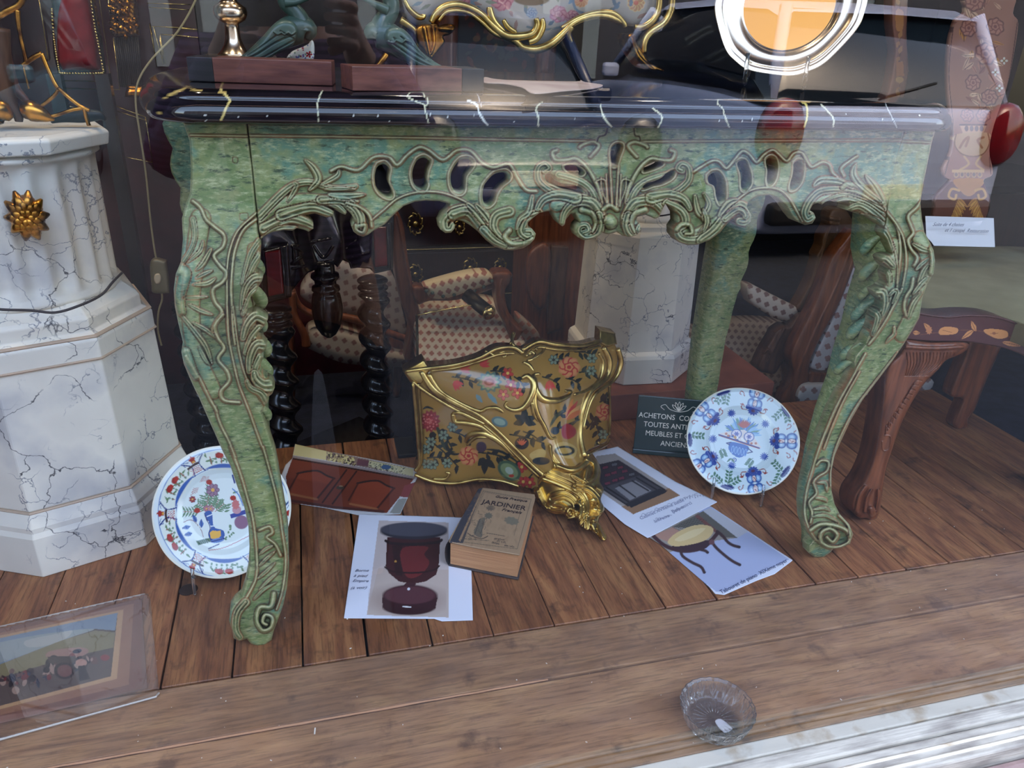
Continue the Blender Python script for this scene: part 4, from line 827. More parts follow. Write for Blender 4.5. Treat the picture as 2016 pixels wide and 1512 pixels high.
mk('column', *lathe((*p2, 0), [(.118, .522), (.112, .535), (.105, .545), (.10, .78)], 88, rfn=lambda r, h, th: r*(1-.06*np.abs(np.cos(th*10))*(h > .54))), MT['marble'], ped2)
tube('wire', [tuple(atY(x, y, 1.785)) for x, y in [(1225, 410), (1262, 417), (1290, 425), (1320, 422), (1350, 415)]], .0022, MT['blackflex'], ped2, 6)
# ------------------------------------------------------------------ gilded branch statue foot on the column
st = thing('gilded_sculpture_base', 'gilt branches and rocky foot of a sculpture standing on the marbled column', 'sculpture', (*pc_, .785))
q0 = crop(0, 0, 5.6)
gtube('trunk', q0((-60, 300), (-30, 600), (20, 900), (100, 1130), (190, 1250), (210, 1340)), 1.50, [22, 20, 18, 13, 9, 6], MT['walnutdk'], st, 12)
gtube('trunk', q0((-20, 420), (60, 700), (150, 950), (270, 1090), (330, 1180)), 1.52, [14, 12, 9, 6, 4], MT['rose'], st, 10)
gtube('rock', q0((-80, 1240), (0, 1220), (70, 1260), (130, 1310)), 1.49, [20, 20, 14, 6], MT['gold'], st, 10)
gtube('rock', q0((250, 1230), (330, 1220), (430, 1250), (520, 1290), (600, 1320)), 1.50, [12, 17, 15, 9, 2], MT['gold'], st, 12)
gtube('rock', q0((560, 1330), (700, 1290), (900, 1280), (1080, 1270), (1170, 1320)), 1.53, [5, 9, 11, 9, 3], MT['slate'], st, 10)
for pts, r in [(((-40, 190), (80, 120), (200, 60), (260, -40)), 5.5), (((190, 110), (200, 240), (230, 420), (270, 590), (290, 680)), [4.5, 4, 3.2, 3.4, 4.5]), (((250, 720), (300, 680), (390, 620), (460, 590)), 4), (((460, 590), (520, 740), (600, 910), (640, 970)), 3.6), (((640, 970), (780, 1090), (900, 1180), (990, 1220)), 3.3),
               (((640, 990), (590, 1060), (480, 1150), (420, 1190)), 3), (((570, 1280), (650, 1260), (800, 1210), (920, 1190)), 3.2), (((930, 1200), (950, 1290), (980, 1385)), 3.4), (((260, 740), (290, 870), (320, 980)), 1.8)]:
    gtube('branch', q0(*pts), 1.50, r, MT['gold'], st, 8)
# ------------------------------------------------------------------ plates on stands
def plate(c, R, lean, psi, decor, base, name, label, nr=110, nt=420):
    h = np.array([math.cos(psi), math.sin(psi), 0]); b = np.array([-math.sin(psi), math.cos(psi), 0]); u = math.cos(lean)*np.array([0, 0, 1])+math.sin(lean)*b; n = np.cross(h, u)
    c = np.array(c)
    root = thing(name, label, 'plate', (c[0], c[1], c[2]))
    rr = np.linspace(.004, 1, nr); dep = np.interp(rr, [0, .5, .58, .66, .92, 1], [-.014, -.013, -.010, -.004, .002, .0015])
    th = np.arange(nt)*2*math.pi/nt
    wob = 1+.004*np.sin(th*3+1)+.003*np.sin(th*7)
    V = (c+(rr[:, None]*np.cos(th)*wob)[..., None]*R*h+(rr[:, None]*np.sin(th)*wob)[..., None]*R*u+dep[:, None, None]*n).reshape(-1, 3)
    Fc = [[i*nt+t, i*nt+(t+1) % nt, (i+1)*nt+(t+1) % nt, (i+1)*nt+t] for i in range(nr-1) for t in range(nt)]
    Fc.append(list(range(nt))[::-1]); k = len(V)
    back = [(1.006, -.002), (.99, -.006), (.66, -.014), (.5, -.020), (.42, -.019), (.01, -.017)]
    for r, d in back: V = np.concatenate([V, c+R*r*(np.cos(th)[:, None]*h+np.sin(th)[:, None]*u)*wob[:, None]+d*n])
    Fc += [[(nr-1+i)*nt+t, (nr-1+i)*nt+(t+1) % nt, (nr+i)*nt+(t+1) % nt, (nr+i)*nt+t] for i in range(len(back)) for t in range(nt)]
    # decoration is drawn in the plate's own plane, seen in the photograph's coordinates
    flat = c+((V-c) @ h)[:, None]*h+((V-c) @ u)[:, None]*u
    px = toPx(V); p = Paint(px, base); decor(p); p.C[k:] = lin(base)
    rl = np.hypot((V-c) @ h, (V-c) @ u)/R
    rim = (rl > .975); p.C[rim] = lin((226, 222, 206))
    mk('dish', V, Fc, MT['glaze'], root, cols=p.C)
    st_ = thing('plate_stand', 'clear acrylic stand holding the '+('blue flowered plate' if psi < -.2 else 'red and green flowered plate'), 'plate stand', (c[0], c[1], 0))
    for s_ in(-1, 1):
        base_p = c+h*s_*.055-u*R*.97*math.sqrt(1-.17)
        fr = base_p+n*.016; lo = np.array([fr[0], fr[1], .0])+n*np.array([1, 1, 0])*.012
        tube('arm', [base_p-u*.0+n*.018+u*.012, fr-u*.008, (fr+lo)/2+n*.004, lo+np.array([0, 0, .003])], [.0028, .0035, .0035, .003], MT['acrylic'], st_, 4)
        tube('back_leg', [fr-u*.004, base_p-n*.03-u*.002, base_p-n*.034+u*.09], .003, MT['acrylic'], st_, 4)
        e = base_p-n*.034+u*.09; f0 = e-n*.05; f0 = np.array([f0[0], f0[1]+.02, .003]); tube('back_leg', [e, f0], .003, MT['acrylic'], st_, 4)
BL, LB, DB, RD, GR = (54, 92, 158), (142, 178, 214), (30, 46, 110), (150, 62, 50), (78, 118, 96)
def decor_blue(p):
    Q = crop(1340, 750, 6.048); s = 1/6.048
    def q(x, y): return Q((x, y))[0]
    def tul(x, y, ang):     # double pomegranate, heading outwards
        c_, sn = math.cos(ang), math.sin(ang)
        R = lambda a, b: q(x+a*c_-b*sn, y+a*sn+b*c_)
        for a, b, r in((95, 0, 92), (-30, 0, 78)):
            X, Y_ = R(a, -42); p.ell(X, Y_, r*s*.75, r*s*.62, BL, ang); X, Y_ = R(a, 42); p.ell(X, Y_, r*s*.75, r*s*.62, BL, ang)
            for b2 in(-48, 48): X, Y_ = R(a, b2); p.ell(X, Y_, r*s*.48, r*s*.34, LB, ang); p.ell(X, Y_, r*s*.25, r*s*.15, (190, 214, 232), ang)
            X, Y_ = R(a, 0); p.ell(X, Y_, r*s*.6, r*s*.36, DB, ang); p.ell(X, Y_, r*s*.48, r*s*.27, (226, 206, 200), ang)
            for d in(-14, 0, 14): p.line([R(a-30, d*.4), R(a+30, d)], 1.6*s, RD, False)
        X, Y_ = R(-120, 0); p.ell(X, Y_, 50*s, 62*s, (64, 84, 156), ang, jag=.14, n=11); p.ell(X, Y_, 18*s, 24*s, (90, 60, 90), ang)
        for sg in(-1, 1):
            X, Y_ = R(-85, sg*70); p.ell(X, Y_, 30*s, 30*s, (52, 76, 150))
            a0 = R(-70, sg*120); p.leaf(a0[0], a0[1], 50*s, 24*s, ang+sg*1.6, RD)
            p.line([R(-120, sg*80), R(-125, sg*130), R(-95, sg*150), R(-75, sg*130), R(-90, sg*115)], 5*s, RD); p.line([R(30, sg*140), R(70, sg*160), R(80, sg*190), R(50, sg*200), R(40, sg*180)], 5*s, RD)
            p.line([R(120, sg*110), R(160, sg*150), R(160, sg*220), R(120, sg*235), R(115, sg*200)], 6*s, RD)
    tul(860, 235, -1.75+.0) if False else None
    for x, y, a in((890, 240, -1.35), (320, 395, -2.42), (290, 965, 2.55), (880, 1190, 1.42), (1230, 715, .02)): tul(x, y, a)
    def sprig(x, y, ang, L_=150):
        c_, sn = math.cos(ang), math.sin(ang)
        R = lambda a, b: q(x+a*c_-b*sn, y+a*sn+b*c_)
        p.line([R(0, 0), R(L_*.5, 8), R(L_, 0)], 4*s, GR)
        for k in range(4):
            for sg in(-1, 1): a0 = R(20+k*L_*.26, sg*6); p.leaf(a0[0], a0[1], 48*s, 30*s, ang+sg*.9, (108, 142, 122)); p.leaf(a0[0], a0[1], 40*s, 20*s, ang+sg*.9, GR)
    for x, y, a in((560, 120, 1.75), (520, 130, 2.2), (1230, 340, 2.4), (1250, 330, 1.4), (560, 1230, -1.45), (560, 1240, -.5), (1210, 1080, -2.3), (1190, 1090, 2.0), (120, 640, .1), (500, 1220, -2.4)): sprig(x, y, a)
    for x, y, a in((510, 140, -.3), (1250, 360, .95), (110, 700, 1.5), (555, 1265, .15), (1250, 1080, 2.2)): X, Y_ = q(x, y); p.ell(X, Y_, 85*s, 30*s, DB, a, jag=.1, n=13)
    for x, y in((605, 385), (1010, 510), (385, 690), (995, 900), (610, 1005)): X, Y_ = q(x, y); p.ell(X, Y_, 42*s, 40*s, (44, 78, 160), jag=.28, n=12)
    for x, y, a in((480, 800, 1.2), (860, 920, 2.2)): sprig(x, y, a, 90)
    # basket of flowers
    for k in range(26):
        a = -2.9+k*.115; X, Y_ = q(740+math.cos(a)*70, 640+math.sin(a)*50)
        p.leaf(X, Y_, (130+50*random.random())*s, 34*s, a+.1*random.random(), random.choice([(110, 160, 206), (84, 128, 186), (110, 150, 130), (150, 190, 220)]))
    for k in range(9): a = -2.6+k*.24; X, Y_ = q(760, 560); p.leaf(X, Y_, 100*s, 26*s, a, (178, 84, 66))
    p.fill([q(450, 630), q(560, 600), q(760, 580), q(880, 680), q(960, 790), q(930, 812), q(700, 740), q(480, 660)], (226, 214, 206), False)
    for x, y in((665, 630), (815, 665)): X, Y_ = q(x, y); p.ell(X, Y_, 64*s, 58*s, BL); p.ell(X, Y_, 54*s, 48*s, (224, 214, 220)); p.ell(X, Y_, 26*s, 24*s, (96, 104, 170), jag=.3, n=6)
    for _ in range(26): X, Y_ = q(random.uniform(540, 920), 0); x = random.uniform(530, 900); X, Y_ = q(x, 640+(x-530)*.3+random.uniform(-18, 24)); p.ell(X, Y_, 16*s, 14*s, random.choice([(190, 120, 90), BL, (200, 150, 80), (240, 236, 230)]))
    p.line([q(455, 640), q(700, 720), q(935, 800)], 9*s, (46, 60, 130)); p.line([q(455, 650), q(935, 806)], 4*s, (150, 60, 50), False)
    p.fill([q(600, 725), q(800, 775), q(790, 850), q(720, 910), q(640, 890), q(580, 830), q(570, 780)], (50, 104, 178))
    for k in range(5): X, Y_ = q(620+k*38, 815+k*10); p.ell(X, Y_, 17*s, 46*s, (140, 180, 220), .15); p.ell(X, Y_, 9*s, 36*s, (50, 104, 178), .15)
    p.line([q(580, 760), q(545, 740), q(600, 730)], 6*s, DB, False); p.line([q(800, 800), q(855, 845), q(790, 860)], 6*s, DB, False); X, Y_ = q(640, 940); p.ell(X, Y_, 28*s, 26*s, BL); p.ell(X, Y_, 16*s, 15*s, (220, 226, 230)); p.ell(X, Y_, 7*s, 7*s, (20, 20, 40))
    for k in range(2): X, Y_ = q(600-0, 920); p.leaf(X, Y_, 70*s, 24*s, [2.4, .9][k], GR)
plate((.9537, 1.3595, .1161), .1287, .728, -.4846, decor_blue, (206, 222, 226), 'flowered_plate', 'pale blue plate with blue pomegranates and flower basket leaning by the green sign')
def decor_poly(p):
    Q = crop(300, 860, 4.878); s = 1/4.878
    def q(x, y): return Q((x, y))[0]
    O = (690, 735)
    import math as m_
    def pol(a, r): return q(O[0]+m_.cos(a)*r*660-(.0), O[1]+m_.sin(a)*r*640)
    p.ell(*q(*O), 640*s, 618*s, (96, 124, 176), 0, soft=.004); p.ell(*q(*O), 632*s, 610*s, (214, 224, 222), 0, soft=.004)
    p.line([pol(a, .70) for a in np.linspace(0, 2*m_.pi, 60)], 2.5*s, (70, 104, 170), closed=True)
    for k in range(6):
        a = .52+k*m_.pi/3+.0
        # scalloped reserve with fruit and leaves
        w = .40
        p.fill([pol(a-w, .72), pol(a-w*1.1, .84), pol(a-w*.9, .93), pol(a, .955), pol(a+w*.9, .93), pol(a+w*1.1, .84), pol(a+w, .72)], (218, 224, 214))
        p.line([pol(a-w, .70), pol(a-w*1.12, .84), pol(a-w*.85, .95)], 6*s, (34, 56, 120)); p.line([pol(a+w, .70), pol(a+w*1.12, .84), pol(a+w*.85, .95)], 6*s, (34, 56, 120))
        p.line([pol(a+t*w, .715) for t in np.linspace(-.95, .95, 9)], 20*s, (56, 92, 160), taper=True)
        for t in np.linspace(-.75, .75, 11):
            A_ = pol(a+t*w, random.uniform(.76, .88)); p.leaf(A_[0], A_[1], 56*s, 18*s, a+t+random.choice([-1.2, 1.2, .4]), (98, 128, 92))
        for t in np.linspace(-.6, .6, 6):
            for r in(.78, .83): X, Y_ = pol(a+t*w, r); p.ell(X, Y_, 13*s, 11*s, (112, 142, 118), a)
            p.line([pol(a+t*w, .75), pol(a+t*w, .88)], 1.6*s, (150, 70, 60), False)
        for t in(-.22, .2): X, Y_ = pol(a+t*w, .875); p.ell(X, Y_, 36*s, 28*s, (150, 40, 34), a+1.57); X, Y_ = pol(a+(t+.1)*w, .87); p.ell(X, Y_, 22*s, 26*s, (166, 48, 38), a)
        # between: crosshatch, brown bar, red flower
        b = a+m_.pi/6
        for t in np.linspace(-.09, .09, 5): p.line([pol(b+t-.06, .72), pol(b+t+.06, .82)], 2*s, (176, 92, 84), False); p.line([pol(b+t+.06, .72), pol(b+t-.06, .82)], 2*s, (176, 92, 84), False)
        p.line([pol(b-.14, .845), pol(b, .85), pol(b+.14, .845)], 11*s, (64, 46, 48)); X, Y_ = pol(b, .925); p.ell(X, Y_, 34*s, 28*s, (156, 44, 38), b, jag=.2, n=5); X, Y_ = pol(b, .89); p.ell(X, Y_, 12*s, 12*s, (206, 150, 60))
        for sg in(-1, 1): p.line([pol(b+sg*.08, .92), pol(b+sg*.15, .95), pol(b+sg*.17, .90), pol(b+sg*.13, .90)], 3*s, (50, 80, 140))
    # vase bouquet
    G1 = (104, 136, 108)
    for x0, y0, x1, y1 in((540, 700, 500, 560), (560, 690, 590, 560), (540, 700, 430, 640), (590, 700, 640, 600), (470, 720, 300, 720), (600, 720, 690, 640), (520, 690, 560, 470)):
        p.line([q(x0, y0), q(x1, y1)], 2.5*s, (160, 80, 76), False)
        for k in range(5):
            t = .2+k*.17; X, Y_ = q(x0+(x1-x0)*t, y0+(y1-y0)*t)
            for sg in(-1, 1): p.leaf(X, Y_, 62*s, 17*s, m_.atan2(y1-y0, x1-x0)+sg*1.0, G1)
    for x, y, c_ in((580, 510, (142, 112, 132)), (385, 600, (150, 60, 60)), (520, 690, (176, 120, 130)), (560, 690, (190, 140, 140))):
        X, Y_ = q(x, y); r_ = 62*s if x == 580 else 32*s; p.flower(X, Y_, r_, c_, (214, 164, 80), 7, edge=(90, 60, 90))
    for x, y in((545, 435), (430, 708), (775, 588)): X, Y_ = q(x, y); p.ell(X, Y_, 30*s, 25*s, (158, 42, 36), jag=.08)
    for k in range(6): p.line([q(455+k*16, 440-k*4), q(490+k*10, 380)], 2*s, (170, 90, 90), False)
    for k in range(5): p.line([q(370+k*14, 560-k*6), q(400+k*10, 490)], 2*s, (170, 90, 90), False)
    p.fill([q(500, 735), q(570, 720), q(590, 860), q(680, 900), q(690, 960), q(640, 1000), q(560, 1000), q(540, 930), q(560, 860)], (48, 88, 158)); p.fill([q(550, 920), q(580, 900), q(620, 905), q(655, 900), q(660, 950), q(620, 985), q(560, 975)], (222, 172, 78), False)
    p.line([q(500, 735), q(520, 790), q(555, 870), q(540, 940), q(570, 1000)], 4*s, DB); p.line([q(525, 765), q(575, 745)], 5*s, (210, 220, 226), False); p.line([q(560, 860), q(620, 850)], 5*s, (210, 220, 226), False)
    p.ell(*q(625, 995), 66*s, 22*s, (96, 130, 190), -.2); p.line([q(560, 1010), q(690, 975)], 5*s, DB, False); p.line([q(540, 1075), q(640, 1030)], 5*s, DB, False)
    for x, y, a in((440, 820, -2.0), (380, 860, 2.9), (490, 870, -1.6), (400, 925, 2.9)): X, Y_ = q(x, y); p.leaf(X-18*s, Y_, 80*s, 42*s, a, (70, 108, 170), (34, 56, 120))
    p.line([q(490, 960), q(460, 880), q(380, 800), (q(300, 820))], 2.5*s, (120, 60, 70)); p.fill([q(420, 1000), q(550, 970), q(560, 1010), q(440, 1040)], (90, 120, 100), False)
    for k in range(6): p.line([q(440+k*18, 1000-k*4), q(460+k*18, 1034-k*4)], 2.5*s, (30, 30, 30), False)
    p.ell(*q(855, 820), 68*s, 66*s, (132, 96, 122)); p.fill([q(745, 745), q(890, 700), q(900, 740), q(755, 785)], (44, 62, 140), False); p.ell(*q(810, 700), 44*s, 40*s, (186, 140, 150)); p.ell(*q(800, 650), 36*s, 46*s, (190, 110, 110), jag=.1, n=9)
    for _ in range(12): X, Y_ = q(random.uniform(700, 800), random.uniform(850, 1010)); p.ell(X, Y_, 13*s, 9*s, G1, random.random()*3)
    for x, y in((700, 690), (710, 660), (690, 720), (770, 540)): X, Y_ = q(x, y); p.leaf(X, Y_, 55*s, 20*s, -.3, G1)
    p.line([q(540, 1090), q(700, 1060), q(930, 950)], 3*s, (170, 80, 80)); p.line([q(770, 500), q(830, 560), q(870, 660)], 6*s, (96, 134, 190)); p.line([q(770, 370), q(790, 440)], 8*s, (46, 60, 120), False)
plate((-.1929, 1.2786, .1272), .1235, .5204, -.0237, decor_poly, (212, 222, 222), 'flowered_plate', 'white plate with red fruit and vase bouquet leaning behind the left table leg')
# ------------------------------------------------------------------ papers on the floor
def flat_print(name, label, cat, outline, paint, z=.0012, m='paper', res=1.1, base=(222, 222, 232), th=.0004, curl=0.0, group=None):
    c = np.array(outline).mean(0)
    zz_ = (lambda px, py: z+curl*(np.sin((px-c[0])*.021)*np.sin((py-c[1])*.017)+1)) if curl else z
    o = sheet(name, outline, onZ(zz_), MT[m], None, res=res, thick=th, paint=paint, base=base, smooth_outline=False, loc=tuple(atZ(c[0], c[1], 0)), tdir=(0, 0, -1), flat=False)
    return props(o, label, cat, group)
def script_line(p, q, x0, y0, x1, y1, n, amp, w, col, seed):
    r = np.random.default_rng(seed); k = n*6; t = np.linspace(0, 1, k); d = np.array([x1-x0, y1-y0], float); nn = np.array([-d[1], d[0]])/np.hypot(*d)
    big = np.repeat(r.choice([.5, .5, 1, 1.6], n), 6)
    off = amp*big*np.sin(t*n*2*math.pi*.9+r.uniform(0, 6, k)*.15); al = amp*.7*np.cos(t*n*2*math.pi*.9)
    gap = np.repeat(r.random(n) < .14, 6); pts = [(x0+d[0]*a+nn[0]*b+d[0]/np.hypot(*d)*c_, y0+d[1]*a+nn[1]*b+d[1]/np.hypot(*d)*c_) for a, b, c_ in zip(t, off, al)]
    run = []
    for pt, g in zip(pts, gap):
        if g:
            if len(run) > 3: p.line([q(*v) for v in run], w, col)
            run = []
        else: run.append(pt)
    if len(run) > 3: p.line([q(*v) for v in run], w, col)
def p_gueridon(p):
    Q = crop(672, 1008, 3); q = lambda x, y: Q((x, y))[0]; s = 1/3
    p.fill([q(222, 50), q(633, 62), q(635, 623), q(150, 608)], (196, 180, 174), False); p.fill([q(218, 330), q(633, 340), q(635, 623), q(150, 608)], (186, 166, 152), False, .7)
    p.ell(*q(390, 520), 230*s, 90*s, (150, 128, 118), 0, .6, soft=.5)
    p.fill([q(270, 150), q(585, 150), q(575, 320), q(560, 370), q(500, 410), q(420, 425), q(340, 410), q(280, 360), q(262, 320)], (62, 26, 28), False); p.fill([q(300, 200), q(360, 190), q(360, 380), q(320, 370)], (46, 20, 22), False); p.fill([q(360, 215), q(510, 205), q(490, 250), q(520, 300), q(470, 370), q(400, 390), q(360, 330)], (104, 36, 36))
    p.line([q(258, 325), q(300, 350), (q(420, 360)), q(540, 345), q(578, 318)], 5*s, (40, 18, 20)); p.ell(*q(320, 292), 7*s, 7*s, (180, 130, 60))
    p.ell(*q(428, 112), 200*s, 50*s, (44, 42, 50)); p.ell(*q(428, 102), 198*s, 42*s, (74, 72, 82)); p.line([q(262, 170), q(300, 185), q(420, 190), q(560, 180), q(592, 165)], 8*s, (36, 22, 26))
    p.fill([q(380, 420), q(440, 420), q(430, 450), q(480, 490), q(540, 500), q(300, 500), q(350, 470)], (66, 34, 38)); p.ell(*q(405, 500), 165*s, 70*s, (62, 28, 34)); p.ell(*q(400, 560), 158*s, 48*s, (48, 18, 24)); p.fill([q(240, 505), q(568, 505), q(556, 570), q(245, 565)], (52, 20, 26), False); p.ell(*q(405, 492), 150*s, 52*s, (84, 46, 52))
    p.line([q(365, 558), q(410, 562)], 4*s, (220, 216, 214), False); p.ell(*q(398, 455), 8*s, 8*s, (220, 216, 220))
flat_print('printed_sheet', 'white sheet printed with a round pedestal table, lying left of the book', 'paper', [(707, 1012), (925, 1019), (931, 1221), (870, 1223), (855, 1218), (677, 1217)], p_gueridon, curl=.0006)
def p_stool(p):
    Q = crop(1160, 860, 4.7244); q = lambda x, y: Q((x, y))[0]; s = 1/4.7244
    p.fill([q(200, 700), q(1130, 650), q(1860, 1140), q(1260, 1440), q(1180, 1440)], (170, 176, 204), False); p.fill([q(560, 930), q(1000, 690), q(1380, 940), q(900, 1000), q(720, 1090)], (152, 142, 132), False)
    p.fill([q(770, 840), q(1060, 690), q(1385, 940), q(1230, 935), (q(1160, 860))], (98, 92, 84), False); p.fill([q(590, 920), q(780, 840), q(880, 900), q(740, 980)], (176, 134, 116), False); p.fill([q(980, 740), q(1010, 720), q(1200, 880), q(1170, 890)], (116, 72, 66), False)
    for k in range(9): p.line([q(790+k*22, 850-k*12), q(900+k*24, 890-k*14)], 1.6*s, (60, 56, 50), False)
    p.fill([q(1130, 660), q(1480, 880), q(1380, 940), q(1060, 690)], (186, 184, 190), False)
    p.line([q(600, 925), q(700, 1010), q(850, 1060), q(1000, 1050), q(1100, 1000), q(1190, 900)], 18*s, (70, 42, 46)); p.fill([q(780, 1010), q(1120, 960), q(1080, 1040), q(960, 1060), q(860, 1050)], (62, 40, 48))
    p.fill([q(730, 975), q(800, 900), q(950, 830), q(1080, 820), q(1150, 850), q(1140, 910), q(1060, 970), q(900, 1010), q(780, 1015)], (212, 182, 128)); p.fill([q(800, 950), q(950, 870), q(1080, 850), q(1000, 920), q(860, 970)], (224, 200, 150))
    for pts in(((850, 1050), (870, 1110), (960, 1170), (1040, 1210), (1070, 1260)), ((1130, 960), (1180, 1030), (1270, 1110), (1340, 1160), (1400, 1190)), ((1190, 880), (1240, 920), (1290, 980), (1340, 1010), (1395, 1025)), ((1040, 1050), (1080, 1060), (1100, 1075))): p.line([q(*v) for v in pts], 14*s, (66, 44, 46)); p.ell(*q(*pts[-1]), 16*s, 10*s, (56, 40, 46))
    p.ell(*q(1140, 980), 26*s, 26*s, (110, 72, 74))
flat_print('printed_sheet', 'sheet printed with a stool with yellow seat, lying nearest the right table leg', 'paper', [(1196, 1000), (1260, 985), (1400, 997), (1561, 1103), (1525, 1130), (1490, 1143), (1426, 1171), (1408, 1169), (1396, 1155), (1300, 1072), (1222, 1020)], p_stool, z=.0016)
def p_cab(p):
    Q = crop(1160, 860, 4.7244); q = lambda x, y: Q((x, y))[0]; s = 1/4.7244
    p.fill([q(60, 180), q(240, 155), q(845, 545), q(410, 720), q(120, 520)], (162, 150, 142), False); p.fill([q(300, 650), q(740, 475), q(845, 545), q(410, 720)], (148, 112, 84), False)
    p.fill([q(30, 270), q(275, 215), q(490, 350), q(110, 480), q(20, 430)], (52, 44, 50), False)
    for (x, y) in((150, 285), (235, 258), (290, 285), (170, 355), (230, 335), (330, 320), (170, 432), (240, 405), (300, 385), (395, 350)):
        p.fill([q(x-34, y-8), q(x+26, y-24), q(x+34, y+8), q(x-26, y+22)], (30, 26, 32), False); p.fill([q(x-28, y-5), q(x+22, y-18), q(x+28, y+5), q(x-22, y+16)], (110, 46, 60) if x % 4 < 3 else (96, 94, 96), False)
    p.fill([q(110, 480), q(490, 350), q(720, 500), q(360, 650)], (70, 66, 70), False); p.fill([q(290, 455), q(430, 405), q(580, 500), q(380, 590), q(240, 480)], (132, 128, 130), False)
    for pts in(((120, 480), (360, 640)), ((160, 470), (390, 620)), ((280, 450), (430, 560)), ((400, 410), (550, 500)), ((480, 360), (700, 490)), ((440, 380), (660, 510))): p.line([q(*v) for v in pts], 7*s, (30, 26, 32), False)
    p.fill([q(340, 620), q(650, 480), q(730, 500), q(710, 520), q(390, 660)], (40, 38, 44), False)
    for i, (a, b, c_, d) in enumerate([(480, 740, 800, 610), (600, 780, 760, 730), (780, 700, 880, 650), (820, 600, 1000, 530), (880, 570, 1080, 540)]): script_line(p, q, a, b, c_, d, 9, 12, .5, (150, 152, 172), 20+i)
flat_print('printed_sheet', 'sheet printed with a black cabinet on stand, overlapping the stool picture', 'paper', [(1165, 890), (1216, 879), (1330, 948), (1413, 988), (1290, 1052), (1275, 1059), (1230, 1032), (1184, 993), (1172, 960)], p_cab, z=.0034)
def p_arm(p):
    Q = crop(560, 860, 7.2); q = lambda x, y: Q((x, y))[0]; s = 1/7.2
    p.fill([q(155, 100), q(600, 200), q(590, 330), q(120, 260)], (218, 208, 152), False); p.fill([q(600, 200), q(1830, 455), q(1830, 560), q(590, 330)], (136, 116, 108), False)
    r = np.random.default_rng(5)
    for _ in range(150):
        x = r.uniform(620, 1000); y = 215+(x-600)*.21+r.uniform(0, 110); p.ell(*q(x, y), r.uniform(8, 26)*s, r.uniform(5, 14)*s, random.choice([(214, 206, 150), (60, 50, 50), (186, 172, 120)]), r.uniform(0, 3))
    p.fill([q(1200, 335), q(1830, 455), q(1830, 560), q(1190, 420)], (206, 202, 160), False)
    for _ in range(80):
        x = r.uniform(1210, 1700); y = 350+(x-1200)*.2+r.uniform(0, 85); p.ell(*q(x, y), r.uniform(8, 24)*s, 7*s, random.choice([(50, 54, 60), (120, 130, 110), (220, 216, 180)]), r.uniform(0, 3))
    p.ell(*q(1440, 430), 70*s, 34*s, (70, 100, 140)); p.fill([q(1040, 310), q(1200, 340), q(1180, 420), q(1020, 400)], (110, 74, 84), False)
    p.fill([q(120, 290), q(1850, 580), q(1450, 1080), q(60, 940), q(20, 560)], (120, 58, 42), False)
    p.line([q(120, 280), q(900, 410), q(1840, 580)], 16*s, (150, 140, 140), False); p.line([q(120, 310), q(900, 440), q(1800, 600)], 10*s, (52, 32, 30), False)
    for ox, oy in((0, 0), (850, 140)):
        p.fill([q(190+ox, 520+oy), q(480+ox, 480+oy), q(700+ox, 590+oy), q(460+ox, 880+oy), q(-30+ox+110, 810+oy)], (138, 64, 44), False)
        p.line([q(180+ox, 520+oy), q(330+ox, 490+oy), q(480+ox, 485+oy), q(600+ox, 550+oy), q(710+ox, 590+oy)], 13*s, (52, 36, 36)); p.line([q(700+ox, 590+oy), q(460+ox, 880+oy)], 14*s, (74, 38, 34), False); p.line([q(80+ox, 810+oy), q(460+ox, 885+oy)], 16*s, (156, 96, 62), False); p.line([q(190+ox, 530+oy), q(60+ox, 760+oy)], 12*s, (78, 40, 34), False)
    for a, b in((880, 470), (1020, 490)): p.line([q(a, b), q(a-340, b+460)], 12*s, (62, 34, 32), False)
    p.ell(*q(790, 720), 56*s, 26*s, (70, 60, 48)); p.ell(*q(800, 700), 30*s, 8*s, (160, 130, 100)); p.line([q(60, 900), q(700, 1000), q(1400, 1060)], 20*s, (84, 46, 42), False)
    p.fill([q(1700, 690), q(1860, 640), q(1760, 860), q(1640, 850)], (132, 62, 62), False); p.fill([q(1620, 880), q(1740, 870), q(1640, 1090), q(1490, 1080)], (148, 146, 138), False)
flat_print('printed_sheet', 'colour picture of a carved reddish armoire, lying behind the left table leg', 'paper', [(581, 874), (648, 889), (700, 898), (770, 911), (829, 925), (812, 960), (788, 1012), (710, 1015), (640, 1000), (572, 990), (548, 950), (562, 915), (575, 903)], p_arm, z=.0012, base=(206, 204, 204))
def hand(sheet_o, s_, p0, p1, size_px, z, col=(96, 98, 116), shear=.35):
    a, b = atZ(*p0, z), atZ(*p1, z); d = b-a; up = np.cross(np.array([0, 0, 1.]), d)
    k = np.linalg.norm(d)/max(math.hypot(p1[0]-p0[0], p1[1]-p0[1]), 1)
    o = text('handwriting', s_, mat('pencil_grey', col, .8), sheet_o, a, d, up, size_px*k, ext=.0001, shear=shear)
    w = max(v.co.x for v in o.data.vertices)
    return o
PS = {o['label'][:30]: o for o in COL.objects if o.name.startswith('printed_sheet')}
pk = lambda t_: [o for o in COL.objects if o.name.startswith('printed_sheet') and t_ in o['label']][0]
gq = crop(672, 1008, 3); sq = crop(1160, 860, 4.7244)
for s_, a, b in(('Borne', (78, 352), (155, 352)), ('à pied', (70, 382), (150, 384)), ('Empire', (64, 412), (150, 414)), ('(à voir)', (52, 456), (142, 452))): hand(pk('pedestal'), s_, gq(a)[0], gq(b)[0], 11, .0032)
hand(pk('stool'), 'Tabouret de piano  XIXème noyer', sq((1230, 1462))[0], sq((1700, 1232))[0], 10.5, .0022, (56, 62, 92))
